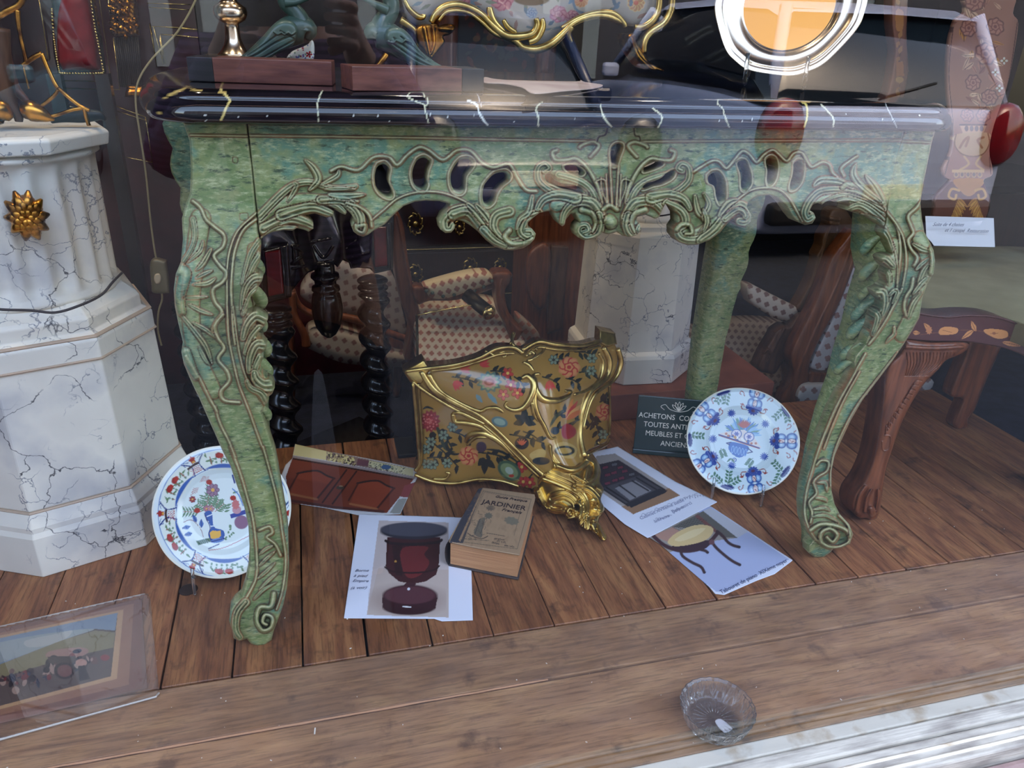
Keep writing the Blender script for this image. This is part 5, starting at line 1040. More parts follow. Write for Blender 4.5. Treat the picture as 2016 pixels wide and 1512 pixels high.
for s_, a, b in(('Cabinet XVIIème siècle', (480, 772), (830, 622)), ('à tiroirs', (610, 800), (760, 738)), ('Bois noirci', (780, 712), (900, 652))): hand(pk('black cabinet'), s_, sq(a)[0], sq(b)[0], 10, .0040, (140, 142, 166))
# laminated picture in a clear sheet at the lower left
def p_paint(p):
    q = lambda x, y: (x/3, 1008+y/3); s = 1/3
    p.fill([q(-300, 760), q(-300, 1290), q(0, 1235), q(840, 1040), q(835, 510), q(0, 690)], (132, 88, 72), False)
    p.fill([q(-300, 790), q(0, 715), q(790, 540), q(760, 1020), q(0, 1200), q(-300, 1270)], (160, 112, 86), False); p.fill([q(-300, 800), q(0, 730), q(730, 575), q(690, 985), q(0, 1165), q(-300, 1240)], (196, 152, 110), False)
    p.fill([q(-300, 830), q(0, 745), q(695, 595), q(655, 970), q(0, 1145), q(-300, 1225)], (96, 78, 70), False)
    p.fill([q(-300, 830), q(0, 745), q(695, 595), q(680, 700), q(560, 690), q(360, 760), q(0, 900), q(-300, 950)], (132, 146, 160), False); p.fill([q(-300, 860), q(0, 770), q(300, 715), q(560, 690), q(360, 760), q(0, 890), q(-300, 940)], (168, 170, 160), True, .8); p.fill([q(150, 760), q(330, 720), q(430, 700), q(350, 770), q(180, 800)], (196, 190, 176), True, .7)
    p.fill([q(-300, 950), q(0, 900), q(360, 760), q(560, 700), q(680, 710), q(670, 800), q(400, 860), q(0, 980)], (142, 128, 92), False); p.fill([q(300, 820), q(480, 800), q(520, 830), q(420, 870), q(280, 860)], (170, 126, 110))
    r = np.random.default_rng(3)
    for _ in range(90):
        x = r.uniform(-280, 560); y = 1000-(x*.22)+r.normal(0, 34); p.ell(*q(x, y), r.uniform(8, 34)*s, r.uniform(6, 24)*s, [(44, 34, 36), (110, 74, 66), (66, 46, 44), (170, 138, 120), (120, 44, 42), (54, 54, 70)][r.integers(6)], r.uniform(0, 3))
    p.ell(*q(380, 935), 62*s, 52*s, (52, 38, 36)); p.ell(*q(382, 938), 44*s, 36*s, (120, 72, 66)); p.fill([q(280, 855), q(450, 850), q(440, 890), q(290, 895)], (78, 62, 54), False); p.ell(*q(480, 890), 34*s, 22*s, (190, 140, 120)); p.fill([q(460, 910), q(500, 905), q(530, 985), q(470, 1000)], (48, 34, 34), False)
    p.ell(*q(620, 860), 28*s, 18*s, (140, 50, 52))
lam = flat_print('framed_picture_print', 'laminated print of a gilt-framed battle painting at the lower left corner', 'picture', [(-90, 1262), (0, 1238), (279, 1178), (279, 1185), (290, 1355), (0, 1424), (-90, 1445)], p_paint, z=.004, m='paint', base=(128, 92, 76))
acr = sheet('clear_sleeve', [(-100, 1262), (0, 1232), (284, 1168), (292, 1170), (296, 1180), (313, 1362), (308, 1372), (0, 1455), (-100, 1480)], onZ(.0062), MT['thin'], None, res=4, thick=.0015, smooth_outline=False, loc=tuple(atZ(120, 1320, 0)), tdir=(0, 0, -1))
props(acr, 'clear plastic sheet lying over the battle painting print', 'plastic sheet')
tube('polished_edge', [tuple(atZ(x, y, .0045)) for x, y in((-100, 1481), (0, 1456), (306, 1372), (313, 1364))], .0018, mat('edge_grey', (176, 170, 160), .3), acr, 6, smooth=False)
# ------------------------------------------------------------------ old gardening book
bk = thing('old_book', 'worn brown hardback gardening book lying on the floor', 'book', tuple(atZ(965, 1045, 0)))
zt = .060
A_, B_, C_, D_ = [atZ(x, y, zt) for x, y in((885, 1066), (948, 961), (1053, 974), (1022, 1092))]
def quadbox(name, c4_, z0, z1, m, parent, **k):
    V = [(*p[:2], z) for z in(z0, z1) for p in c4_]; Fc = [[0, 3, 2, 1], [4, 5, 6, 7]]+[[i, (i+1) % 4, (i+1) % 4+4, i+4] for i in range(4)]
    return mk(name, V, Fc, m, parent, False, **k)
cen = (A_+B_+C_+D_)/4
ins_ = lambda p, f: cen+(p-cen)*f
quadbox('page_block', [ins_(A_, .98), ins_(B_, .97), ins_(C_, .965), ins_(D_, .975)], .004, .057, MT['pages'], bk)
bevel(quadbox('back_cover', [ins_(A_, 1.02), B_, ins_(C_, 1.01), ins_(D_, 1.03)], .0008, .0042, MT['bookspine'], bk), .001)
def p_cover(p):
    Q = crop(870, 950, 7.96); q = lambda x, y: Q((x, y))[0]; s = 1/7.96; I = (66, 54, 48); D = (88, 76, 64)
    p.fill([q(560, 60), q(640, 80), q(330, 950), q(120, 930)], (58, 56, 62), False); p.fill([q(640, 80), q(655, 90), q(290, 930), q(262, 905)], (150, 118, 88), False)
    p.line([q(330, 860), q(650, 130), q(1400, 260), q(1180, 1040), q(330, 930)], 3.5*s, D, False, closed=True); p.line([q(350, 850), q(665, 150), q(1370, 270)], 2.5*s, D, False); p.line([q(1240, 420), q(1130, 830)], 3*s, D, False); p.line([q(700, 790), q(990, 840)], 4*s, I, False); p.line([q(340, 880), q(740, 910)], 4*s, D, False)
    p.ell(*q(760, 400), 60*s, 40*s, D, alpha=.8, jag=.2); p.ell(*q(730, 520), 60*s, 46*s, (84, 84, 74), jag=.15, alpha=.8); p.fill([q(590, 570), q(680, 560), q(640, 700), (q(620, 860)), q(500, 800), q(540, 680)], (104, 94, 80)); p.ell(*q(1090, 600), 110*s, 60*s, (100, 98, 84), .2, jag=.1, alpha=.8)
    r = np.random.default_rng(2)
    for _ in range(46):
        x, y = r.uniform(380, 760), r.uniform(340, 880); x = x-(y-340)*.25+60; a = r.uniform(0, 3.1); p.line([q(x, y), q(x+30*math.cos(a), y+18*math.sin(a)), q(x+60*math.cos(a+.5), y+50*math.sin(a+.5))], 3*s, D)
    p.line([q(600, 570), q(560, 680), q(520, 800)], 4*s, I); p.line([q(640, 600), q(650, 680), q(600, 800)], 4*s, I); p.line([q(400, 790), q(480, 840), q(620, 880), q(720, 840)], 6*s, I)
    for i, (a, b, c_, d) in enumerate([(820, 880, 980, 900), (860, 915, 1010, 945), (770, 935, 900, 965), (980, 985, 1130, 1010)]): script_line(p, q, a, b, c_, d, 9, 9, .5, I, 40+i)
    for _ in range(60): p.ell(*q(r.uniform(350, 1350), r.uniform(150, 1000)), r.uniform(8, 60)*s, r.uniform(8, 40)*s, (122, 96, 72), r.uniform(0, 3), .25, soft=.8)
    p.noise(.06, .4)
cov = sheet('front_cover', [(884, 1066), (886, 1058), (942, 962), (950, 960), (1052, 973), (1054, 980), (1023, 1092), (1000, 1088), (940, 1078)], onZ(zt), MT['paint'], bk, res=.75, thick=.003, paint=p_cover, base=(158, 128, 98), smooth_outline=False, tdir=(0, 0, -1))
sp = []
for t in np.linspace(0, 1, 8):
    p0 = A_*(1-t)+B_*t; sp.append(p0)
dr = (A_-D_); dr /= np.linalg.norm(dr)
V = []
for p0 in sp:
    for a in np.linspace(0, math.pi, 9): V.append((*(p0[:2]+dr[:2]*.010*math.sin(a)), .0305+.029*math.cos(a)))
mk('spine', V, [[i*9+k, i*9+k+1, (i+1)*9+k+1, (i+1)*9+k] for i in range(7) for k in range(8)], MT['bookspine'], bk)
tl, tr_, bl_ = [atZ(x, y, zt+.0006) for x, y in((950, 990), (1036, 1004), (930, 1040))]
text('title_lettering', 'JARDINIER', MT['ink'], bk, atZ(948, 991, zt+.0005), atZ(1034, 1005, zt)-atZ(948, 991, zt), atZ(958, 970, zt)-atZ(948, 991, zt), .0225, sx=.90)
text('title_lettering', 'Guide Pratique', MT['ink'], bk, atZ(974, 979, zt+.0005), atZ(1034, 988, zt)-atZ(974, 979, zt), atZ(984, 960, zt)-atZ(974, 979, zt), .0115, sx=1.0, shear=.3)
text('title_lettering', 'Français', MT['ink'], bk, atZ(987, 1005, zt+.0005), atZ(1034, 1013, zt)-atZ(987, 1005, zt), atZ(996, 985, zt)-atZ(987, 1005, zt), .013, shear=.3)
# ------------------------------------------------------------------ green sign
sg0 = atZ(1246, 889, .0); sg1 = atZ(1400, 903, 0)
xs = sg1-sg0; xs[2] = 0; xs /= np.linalg.norm(xs); bkd = np.array([-xs[1], xs[0], 0]); us = np.array([0, 0, 1])*math.cos(.22)+bkd*math.sin(.22); ns = np.cross(xs, us)
sgn_ = thing('green_sign', 'small dark green sign with cream French capitals leaning behind the blue plate', 'sign', tuple(sg0+xs*.12))
Wd, Hh = .205, .150
box('board', sg0+xs*Wd/2+us*Hh/2, (Wd, Hh, .008), MT['signgreen'], sgn_, ax=[xs, us, ns], bev=.0015)
box('bottom_ledge', sg0+xs*Wd/2+us*.006+ns*.006, (Wd+.004, .012, .02), MT['signgreen'], sgn_, ax=[xs, us, ns], bev=.002)
for i, (t_, yy, ctr) in enumerate([('ACHETONS  COMPTANT', .094, .5), ('TOUTES ANTIQUITES', .071, .5), ('MEUBLES ET OBJETS', .048, .5), ('ANCIENS', .024, .5)]):
    text('sign_lettering', t_, MT['lettering'], sgn_, sg0+xs*Wd*ctr+us*(yy)+ns*.0045, xs, us, .0188, align='CENTER', sx=.92, ext=.0003)
lo_ = [(-.035, 0), (-.045, .008), (-.035, .014), (-.028, .008), (-.02, .002), (0, -.002), (.02, .002), (.028, .008), (.035, .014), (.045, .008), (.035, 0)]
O_ = sg0+xs*Wd*.5+us*.118+ns*.005
tube('scroll_mark', [tuple(O_+xs*a+us*b) for a, b in lo_], .0008, MT['lettering'], sgn_, 5)
for a in(-.9, -.45, 0, .45, .9):
    P_ = [O_, O_+xs*.012*math.sin(a-.25)+us*.013*math.cos(a-.25), O_+xs*.022*math.sin(a)+us*.024*math.cos(a), O_+xs*.012*math.sin(a+.25)+us*.013*math.cos(a+.25), O_]
    tube('scroll_mark', P_, .0007, MT['lettering'], sgn_, 5)
# ------------------------------------------------------------------ crystal ashtray
ac = atZ(1430, 1440, .004); ac = np.array([.560, .730, 0])
ash = thing('crystal_ashtray', 'round pressed crystal dish standing by the window sill', 'ashtray', (ac[0], ac[1], 0))
def facets(r, h, th): return r*(1+.012*np.cos(th*24)*(h > .03)+.03*np.abs(np.sin(th*12+h*60))*(h < .03)*(h > .003)*(r>.03))
prof = [(r_*1.15, z_) for r_, z_ in [(.030, .0002), (.036, .001), (.0405, .006), (.045, .018), (.0485, .032), (.050, .036), (.0485, .0365), (.0455, .033), (.041, .018), (.0345, .008), (.030, .0062), (.001, .0062)]]
V, Fc = lathe((ac[0], ac[1], 0), prof, 96, rfn=lambda r, h, th: facets(r, h, th) if True else r); mk('bowl', V, Fc, MT['crystal'], ash, False)
cut = []
for k in range(24):
    a = k*2*math.pi/24; d = np.array([math.cos(a), math.sin(a), 0]); cut.append(tube(None, [ac+d*.014+[0, 0, .0068], ac+d*.034+[0, 0, .0068]], [.0005, .0011], None, None, 5))
for k in range(16):
    a = k*2*math.pi/16
    for da, l_ in((-.10, .7), (0, 1), (.10, .7)):
        f = lambda aa, z: ac+np.array([math.cos(aa), math.sin(aa), 0])*np.interp(z, [.008, .018, .033], [.0348, .0412, .0457])*.985*1.2+[0, 0, z]
        cut.append(tube(None, [f(a, .010), f(a+da*.8, .018), f(a+da*1.1, .018+.011*l_)], [.0006, .0012, .0004], None, None, 5))
V, Fc = join(cut); mk('cut_pattern', V, Fc, MT['crystal'], ash)
sheet('price_label', crop(1350, 1310, 7.958)((460, 880), (560, 840), (720, 970), (720, 1010), (600, 1050)), onZ(.0072), mat('frosted_label', (206, 206, 212), .6), ash, res=1.5, thick=.0003, tdir=(0, 0, -1))
# ------------------------------------------------------------------ gilt and painted wall bracket
B = crop(780, 640, 3.437)
def _tps(c, lam=2500.0):
    c = np.array(c, float); n = len(c); X = c[:, :2]/100; y = c[:, 2]
    k = lambda r2: .5*r2*np.log(r2+1e-9)
    K_ = k(((X[:, None]-X[None])**2).sum(2))+np.eye(n)*.35; P_ = np.c_[np.ones(n), X]; A = np.block([[K_, P_], [P_.T, np.zeros((3, 3))]]); w = np.linalg.solve(A, np.r_[y, 0, 0, 0])
    def fn(px, py):
        q = np.stack([np.asarray(px, float), np.asarray(py, float)], -1)/100; r2 = ((q[..., None, :]-X)**2).sum(-1); return k(r2) @ w[:n]+w[n]+q @ w[n+1:]
    return fn
bc = lambda x, y, Y: (*B((x, y))[0], Y)
bdepth = _tps([bc(80, 330, 1.50), bc(230, 330, 1.47), bc(120, 700, 1.52), bc(130, 1010, 1.515), bc(330, 650, 1.47), bc(300, 1040, 1.49), bc(560, 820, 1.435), bc(560, 1040, 1.455), bc(480, 430, 1.44), bc(560, 230, 1.46), bc(820, 170, 1.46), bc(900, 400, 1.395), bc(880, 620, 1.385), bc(1000, 830, 1.36),
              bc(1150, 170, 1.49), bc(1420, 90, 1.58), bc(1250, 350, 1.45), bc(1480, 250, 1.57), bc(1380, 620, 1.56), bc(1400, 800, 1.60), bc(1240, 640, 1.42), bc(1240, 860, 1.38), bc(820, 960, 1.39), bc(900, 1130, 1.40), bc(1120, 960, 1.34), bc(1340, 950, 1.36), bc(1120, 1200, 1.32), bc(1330, 1150, 1.32), bc(1300, 1320, 1.25), bc(1400, 1440, 1.225)])
def bclamp(px, py):
    Y = bdepth(px, py); fl_ = atZ(px, py, .0)[..., 1]
    return np.minimum(Y, fl_-.004)
brk = thing('gilt_wall_bracket', 'yellow lacquered clock bracket painted with flowers, gilt scroll mounts, under the table', 'wall bracket', (.42, 1.45, 0))
def p_brk(p):
    q = lambda x, y: B((x, y))[0]; s = 1/3.437; DG, D2 = (38, 44, 38), (60, 66, 48)
    R1, R2, R3 = (206, 116, 84), (186, 60, 52), (226, 168, 100)
    def stem(pts, w=5): p.line([q(*v) for v in pts], w*s, DG)
    def lf(x, y, a, L_=60, w=26): p.leaf(*q(x, y), L_*s, w*s, a, DG)
    def leaves(x0, y0, x1, y1, n, L_=58):
        a = math.atan2(y1-y0, x1-x0)
        stem([(x0, y0), ((x0+x1)/2+8, (y0+y1)/2-6), (x1, y1)])
        for k in range(n): t = (k+.6)/n; lf(x0+(x1-x0)*t, y0+(y1-y0)*t, a+(.9 if k % 2 else -.9), L_)
    for g in [(380, 350, 540, 390, 5), (640, 310, 760, 330, 6), (800, 350, 870, 430, 4), (1210, 180, 1330, 200, 7), (1050, 240, 1150, 230, 5), (990, 350, 1100, 400, 4), (1240, 320, 1340, 320, 4), (1150, 360, 1240, 400, 4), (770, 740, 1000, 800, 6), (860, 720, 980, 790, 3), (1060, 640, 1180, 560, 4), (1060, 720, 1240, 640, 3), (280, 700, 380, 840, 6), (200, 760, 420, 960, 8), (380, 720, 500, 780, 4), (540, 860, 760, 900, 5), (620, 860, 820, 950, 5), (1330, 620, 1380, 780, 6), (1290, 700, 1350, 620, 4), (920, 1010, 850, 1080, 3), (1380, 520, 1430, 500, 4), (210, 900, 340, 900, 5)]: leaves(*g)
    p.line([q(250, 700), q(280, 700), q(330, 830), q(400, 860)], 12*s, D2, taper=True); p.line([q(360, 760), q(340, 810), q(380, 870), q(440, 870)], 11*s, DG, taper=True); p.line([q(180, 570), q(210, 555), q(255, 570)], 8*s, DG, taper=True)
    p.line([q(600, 840), q(720, 860), q(850, 950)], 9*s, DG, taper=True); p.line([q(1040, 690), q(1080, 620), q(1140, 570)], 12*s, D2, taper=True); p.line([q(1080, 690), q(1160, 690), q(1230, 640)], 10*s, DG, taper=True)
    for x, y, a, L_ in((870, 650, -1.6, 100), (870, 650, -.4, 80), (870, 650, .3, 80), (870, 650, 2.9, 80), (870, 650, -2.6, 80), (600, 910, 1.6, 100), (600, 910, .7, 90), (600, 900, 2.3, 70), (240, 720, 1.3, 60)): lf(x, y, a, L_, 48)
    for x, y, r, ph in((1170, 285, 72, 0), (490, 885, 66, .4), (1410, 590, 60, .2)): p.rose(*q(x, y), r*s, [(206, 130, 84), (218, 146, 90), (186, 62, 54)], 7, ph)
    X, Y_ = q(630, 385); p.ell(X, Y_, 78*s, 66*s, (74, 108, 92), jag=.12, n=11); p.ell(X, Y_, 62*s, 50*s, (150, 164, 110), jag=.1, n=11); p.ell(X, Y_, 50*s, 38*s, (222, 150, 130), jag=.1); p.ell(X, Y_, 36*s, 24*s, (178, 70, 60)); p.ell(X, Y_, 18*s, 12*s, (220, 120, 100))
    for x, y in((620, 460), (640, 480), (540, 470)): p.leaf(*q(x, y), 70*s, 30*s, .9, (110, 140, 140))
    X, Y_ = q(230, 650); p.ell(X, Y_, 62*s, 70*s, (146, 48, 48), jag=.1, n=13); 
    for k in range(34): a = k*2.4; r = 6+k*1.5; p.ell(X+r*s*math.cos(a), Y_+r*s*math.sin(a), 7*s, 7*s, random.choice([(210, 110, 100), (176, 60, 60)]))
    for x, y, c_ in((755, 325, R2), (775, 405, R2), (820, 460, (206, 90, 70)), (725, 470, (206, 100, 80)), (850, 960, R2), (860, 1060, R2), (905, 1065, R2)): p.flower(*q(x, y), 38*s, c_, (226, 180, 90), 5, .3, edge=(150, 40, 40))
    for x, y, a in((415, 400, .8), (590, 290, -.4), (1060, 395, 1.4), (460, 320, -.2)):
        for da in(-.5, -.15, .2, .55): p.leaf(*q(x-25, y-20), 70*s, 24*s, a+da, (204, 70, 62))
    for x, y in((1180, 600), (1200, 560)):
        for da in(-.6, -.2, .2, .6): p.leaf(*q(1150, 640), 150*s, 36*s, -.9+da*.6, [(212, 128, 64), (190, 60, 50), (224, 160, 90), (206, 110, 60)][int((da+.6)/.4+.1) % 4])
    X, Y_ = q(1165, 720); p.ell(X, Y_, 50*s, 52*s, (160, 44, 44), jag=.06, n=3)
    X, Y_ = q(850, 800); p.ell(X, Y_, 48*s, 42*s, (44, 36, 36))
    for da in(-.8, -.4, 0, .4, .8): p.leaf(X, Y_+14*s, 46*s, 13*s, -1.57+da, (206, 96, 60))
    X, Y_ = q(700, 655); p.ell(X, Y_, 56*s, 34*s, (96, 122, 120), .3); p.ell(X, Y_, 40*s, 22*s, (150, 170, 150), .3); X, Y_ = q(575, 825); p.ell(X, Y_, 36*s, 36*s, (70, 52, 64)); X, Y_ = q(1075, 715); p.ell(X, Y_, 30*s, 26*s, (44, 60, 70))
    X, Y_ = q(765, 985); p.ell(X, Y_, 86*s, 60*s, (70, 94, 70), .6); p.ell(X, Y_, 66*s, 42*s, (130, 146, 100), .6); p.ell(X, Y_, 30*s, 22*s, (176, 190, 170), .6); p.ell(*q(780, 1020), 18*s, 10*s, (190, 70, 50))
    for x, y in((380, 690), (320, 745), (235, 790), (345, 935), (250, 945), (205, 940), (205, 840), (1065, 235), (1325, 225), (1320, 310), (1400, 740)): p.flower(*q(x, y), 34*s, (130, 142, 116), (60, 60, 50), 6, edge=DG)
    p.fill([q(900, 880), q(960, 840), q(1010, 850), q(1000, 900), q(940, 920)], (198, 164, 96)); p.fill([q(1060, 830), q(1130, 790), q(1220, 830), q(1200, 900), q(1120, 890)], (190, 156, 90)); p.ell(*q(980, 920), 60*s, 26*s, (36, 44, 46)); p.ell(*q(1140, 850), 70*s, 34*s, (60, 56, 40)); p.ell(*q(1140, 850), 50*s, 20*s, (176, 140, 72))
    for _ in range(30): p.ell(*q(random.uniform(160, 1430), random.uniform(150, 1050)), random.uniform(20, 70)*s, random.uniform(15, 40)*s, (160, 116, 50), random.random()*3, .25, soft=.9)
bo = B((90, 300), (230, 285), (400, 272), (560, 228), (680, 165), (800, 160), (870, 180), (960, 120), (1080, 140), (1250, 145), (1370, 118), (1480, 130), (1500, 250), (1460, 400), (1445, 560), (1440, 760), (1380, 810), (1290, 860), (1290, 960), (1330, 1100), (1200, 1150), (1050, 1200), (940, 1120), (820, 1090), (700, 1060), (560, 1045), (400, 1070), (250, 1055), (140, 1010), (155, 900), (140, 700), (120, 480), (110, 380))
sheet('lacquered_body', bo, onY(bclamp), MT['lacq'], brk, res=.95, thick=.035, paint=p_brk, base=(168, 126, 58), puff=(90, .012))
def bt(pts, r, n=8, off=.012, name='gilt_moulding'):
    P_ = B(*pts); a = np.array(P_); Y = bclamp(a[:, 0], a[:, 1])-off
    gtube(name, P_, Y, r, MT['gilt'], brk, n)
for pts, r in [(((60, 312), (230, 290), (400, 268), (560, 222), (680, 160), (800, 152), (860, 190)), 4.5), (((230, 310), (400, 290), (560, 246), (690, 200), (800, 190)), 2.6), (((850, 170), (960, 112), (1080, 132), (1250, 140), (1380, 108)), 5), (((900, 200), (960, 150), (1080, 165), (1250, 170), (1380, 140)), 2.6),
               (((170, 310), (250, 430), (390, 520), (560, 610), (700, 730), (850, 880), (990, 1010), (1150, 1090)), [6, 9, 7, 5, 4, 4, 5, 6]), (((110, 380), (200, 450), (380, 560), (540, 640), (690, 760), (830, 900), (970, 1030)), [3, 4, 3.5, 3, 3, 3, 4]), (((220, 330), (290, 440), (420, 520), (560, 580), (620, 560), (680, 560), (725, 590)), [5, 6, 5, 5, 4, 5, 3]),
               (((1400, 150), (1440, 240), (1420, 350), (1310, 450), (1260, 580), (1245, 740), (1275, 890)), [6, 8, 7, 6, 5, 5, 6]), (((1500, 160), (1520, 260), (1470, 370), (1350, 460), (1300, 560), (1265, 700)), [5, 6, 5, 4, 3, 3]), (((1370, 190), (1400, 260), (1370, 370), (1290, 440), (1200, 470)), [3, 4, 4, 4, 3]),
               (((115, 390), (135, 600), (150, 800), (160, 930), (130, 985)), 4), (((150, 400), (165, 600), (175, 800), (170, 940)), 2), (((125, 1012), (250, 1058), (400, 1070), (560, 1042), (700, 1052), (830, 1092)), 3.8), (((250, 1040), (330, 1040), (360, 1005), (335, 995)), [3, 3, 2.5, 2]), (((560, 1055), (640, 1045), (720, 1060)), 3),
               (((850, 360), (890, 345), (930, 390), (920, 470), (870, 550), (800, 575), (740, 550), (750, 520)), [4, 6, 8, 8, 7, 5, 4, 3]), (((945, 360), (950, 440), (990, 500), (1080, 510), (1160, 480), (1180, 450), (1140, 445)), [3, 6, 8, 7, 5, 4, 3]), (((970, 330), (930, 340), (940, 400), (935, 520), (960, 610), (1000, 680), (1040, 760), (1080, 760)), [3, 4, 6, 6, 6, 5, 4, 2]),
               (((920, 520), (930, 600), (960, 650)), [5, 4, 2]), (((385, 600), (400, 650), (480, 660), (580, 690), (700, 790)), [5, 6, 6, 5, 3]), (((385, 600), (430, 590), (520, 630), (600, 670)), [4, 5, 5, 4]), (((470, 790), (500, 740), (590, 730), (700, 790), (800, 890)), [3, 6, 7, 6, 3]), (((480, 810), (540, 760), (620, 760)), [3, 4, 3]),
               (((1295, 880), (1340, 850), (1420, 810), (1445, 770)), [3, 3, 3, 2]), (((1365, 790), (1380, 810), (1430, 800)), 2.4), (((700, 190), (730, 180), (740, 210), (720, 215)), 2.2), (((880, 210), (910, 180), (940, 200), (920, 230), (890, 240)), 3), (((930, 225), (980, 190), (1010, 150), (960, 150), (950, 170)), 2.4), (((1440, 400), (1448, 560), (1445, 740)), 2.5),
               (((600, 175), (640, 190), (660, 205)), 3), (((860, 250), (900, 270), (930, 310)), [3, 4, 2]), (((770, 130), (800, 60), (785, 65), (790, 130), (830, 160)), [2, 3, 3, 4, 3])]: bt(pts, r)
for cap_ in([(45, 312), (185, 228), (230, 300), (170, 400), (95, 390)], [(1375, 32), (1485, 55), (1495, 130), (1430, 150), (1370, 120)]):
    sheet('corner_cap', B(*cap_), onY(lambda a, b: bclamp(a, b)-.012), MT['gilt'], brk, res=1.2, thick=.03, edge=(5, .006), smooth_outline=False)
fo = B((990, 1010), (1060, 950), (1040, 880), (1030, 800), (1060, 810), (1080, 880), (1140, 940), (1230, 950), (1290, 885), (1350, 900), (1385, 980), (1380, 1060), (1405, 1110), (1385, 1180), (1410, 1250), (1370, 1330), (1425, 1430), (1400, 1460), (1330, 1400), (1290, 1390), (1240, 1360), (1225, 1310), (1160, 1320), (1140, 1290), (1050, 1275), (960, 1205), (915, 1130), (960, 1110), (960, 1060))
FS = [(B((1000, 1020), (1150, 1080), (1260, 1150), (1290, 1250), (1240, 1340)), 8, 5, .012, 'fluted'), (B((1070, 950), (1180, 980), (1260, 950), (1300, 910)), 7, 6, .012), (B((1300, 900), (1350, 940), (1340, 1030), (1280, 1060), (1290, 980)), 6, 4, .012), (B((1190, 1020), (1240, 1050), (1300, 1080)), 8, 4, .010, 'leaf'), (B((1220, 1100), (1300, 1110), (1370, 1180), (1380, 1250)), 8, 6, .014, 'fluted'),
      (B((950, 1120), (1000, 1220), (1080, 1260), (1160, 1250)), 6, 5, .012, 'fluted'), (B((1060, 1170), (1140, 1150), (1210, 1200), (1230, 1280)), 9, 5, .014, 'fluted'), (B((1030, 1220), (1120, 1220), (1180, 1280)), 6, 5, .010), (B((1330, 1180), (1340, 1185)), 7, 7, .016), (B((1345, 1240), (1350, 1245)), 6, 6, .014), (B((1335, 1320), (1340, 1325)), 5, 5, .012), (B((1040, 820), (1045, 900), (1070, 960)), 5, 6, .012),
      (B((1370, 1100), (1385, 1110)), 7, 6, .014), (B((1290, 1300), (1290, 1370)), 6, 5, .012, 'fluted'), (B((1330, 1350), (1350, 1400)), 6, 5, .012), (B((1370, 1370), (1395, 1430)), 5, 4, .012), (B((1150, 1290), (1170, 1240), (1220, 1260)), 5, 4, .012), (B((1240, 1190), (1250, 1260), (1230, 1310)), 6, 5, .013), (B((1000, 1010), (950, 1080), (960, 1170)), 4, 4, .010)]
sheet('gilt_foot', fo, onY(lambda a, b: bclamp(a, b)-.012), MT['gilt'], brk, [B((1215, 1215), (1240, 1225), (1235, 1250), (1215, 1240))], res=.95, thick=.03, edge=(4, .010), strokes=FS)
# ------------------------------------------------------------------ brass picture lamp on a black stand
lp = thing('brass_picture_lamp', 'brass tubular picture lamp on thin arm above the gilt bracket', 'lamp', (.26, 1.68, 0))
K = crop(780, 400, 5.04)
gtube('shade', K((700, 905), (800, 990), (925, 1090)), [1.68, 1.655, 1.62], 14.5, MT['dkbrass'], lp, 28, smooth=False)
gtube('end_cap', K((905, 1075), (925, 1091), (938, 1101)), [1.626, 1.62, 1.615], [15.8, 16, 12], MT['brass'], lp, 28, smooth=False)
v, f = lathe(atY(*K((936, 1092))[0], 1.612), [(.0, .0), (.004, .001), (.005, .004), (.003, .006), (.0, .0065)], 20, axis=(-.45, -.85, -.1)); mk('cap_knob', v, f, MT['brass'], lp)
gtube('arm', K((200, 1112), (450, 1062), (700, 1015), (775, 1012), (840, 1068)), 1.65, [1.8, 1.8, 1.8, 1.8, 1.5], MT['brass'], lp, 8, smooth=False)
b0 = atY(*K((205, 1110))[0], 1.65); tube('post', [b0, (b0[0], 1.65, .12)], .0032, MT['dkbrass'], lp, 8, smooth=False)
box('stand', (b0[0]+.028, 1.665, .10), (.075, .05, .20), MT['slate'], lp, bev=.002); box('stand', (b0[0]+.06, 1.665, .085), (.06, .05, .17), MT['slate'], lp, bev=.002); box('stand', (b0[0]+.03, 1.665, .005), (.17, .09, .01), MT['slate'], lp, bev=.002)
# ------------------------------------------------------------------ bird bookends, candlestick, porcelain on the marble top
TZ = .8905
def bird(name, label, a, b, hpx, dark_left, parts):
    A0 = atZ(*a, TZ); A1 = atZ(*b, TZ); d = A1-A0; Ln = np.linalg.norm(d); d /= Ln; n = np.array([-d[1], d[0], 0]); z = np.array([0, 0, 1.])
    t = thing(name, label, 'bookend', tuple(A0))
    hz = hpx
    k = .032
    c0 = A0+n*.032+z*hz/2
    if dark_left: box('end_block', c0+d*k/2, (k, .062, hz), MT['slate'], t, ax=[d, n, z], bev=.001); box('wood_base', c0+d*(k+(Ln-k)/2), (Ln-k, .062, hz), MT['rose'], t, ax=[d, n, z], bev=.001)
    else: box('end_block', c0+d*(Ln-k/2), (k, .062, hz), MT['slate'], t, ax=[d, n, z], bev=.001); box('wood_base', c0+d*(Ln-k)/2, (Ln-k, .062, hz), MT['rose'], t, ax=[d, n, z], bev=.001)
    return t
Q4 = crop(430, 0, 4.289)
t1 = bird('bird_bookend', 'green bronze bird bookend on wooden base, left of the pair', (372, 160), (655, 169), .030, True, None)
t2 = bird('bird_bookend', 'green bronze bird bookend on wooden base, right of the pair', (695, 179), (953, 181), .029, False, None)
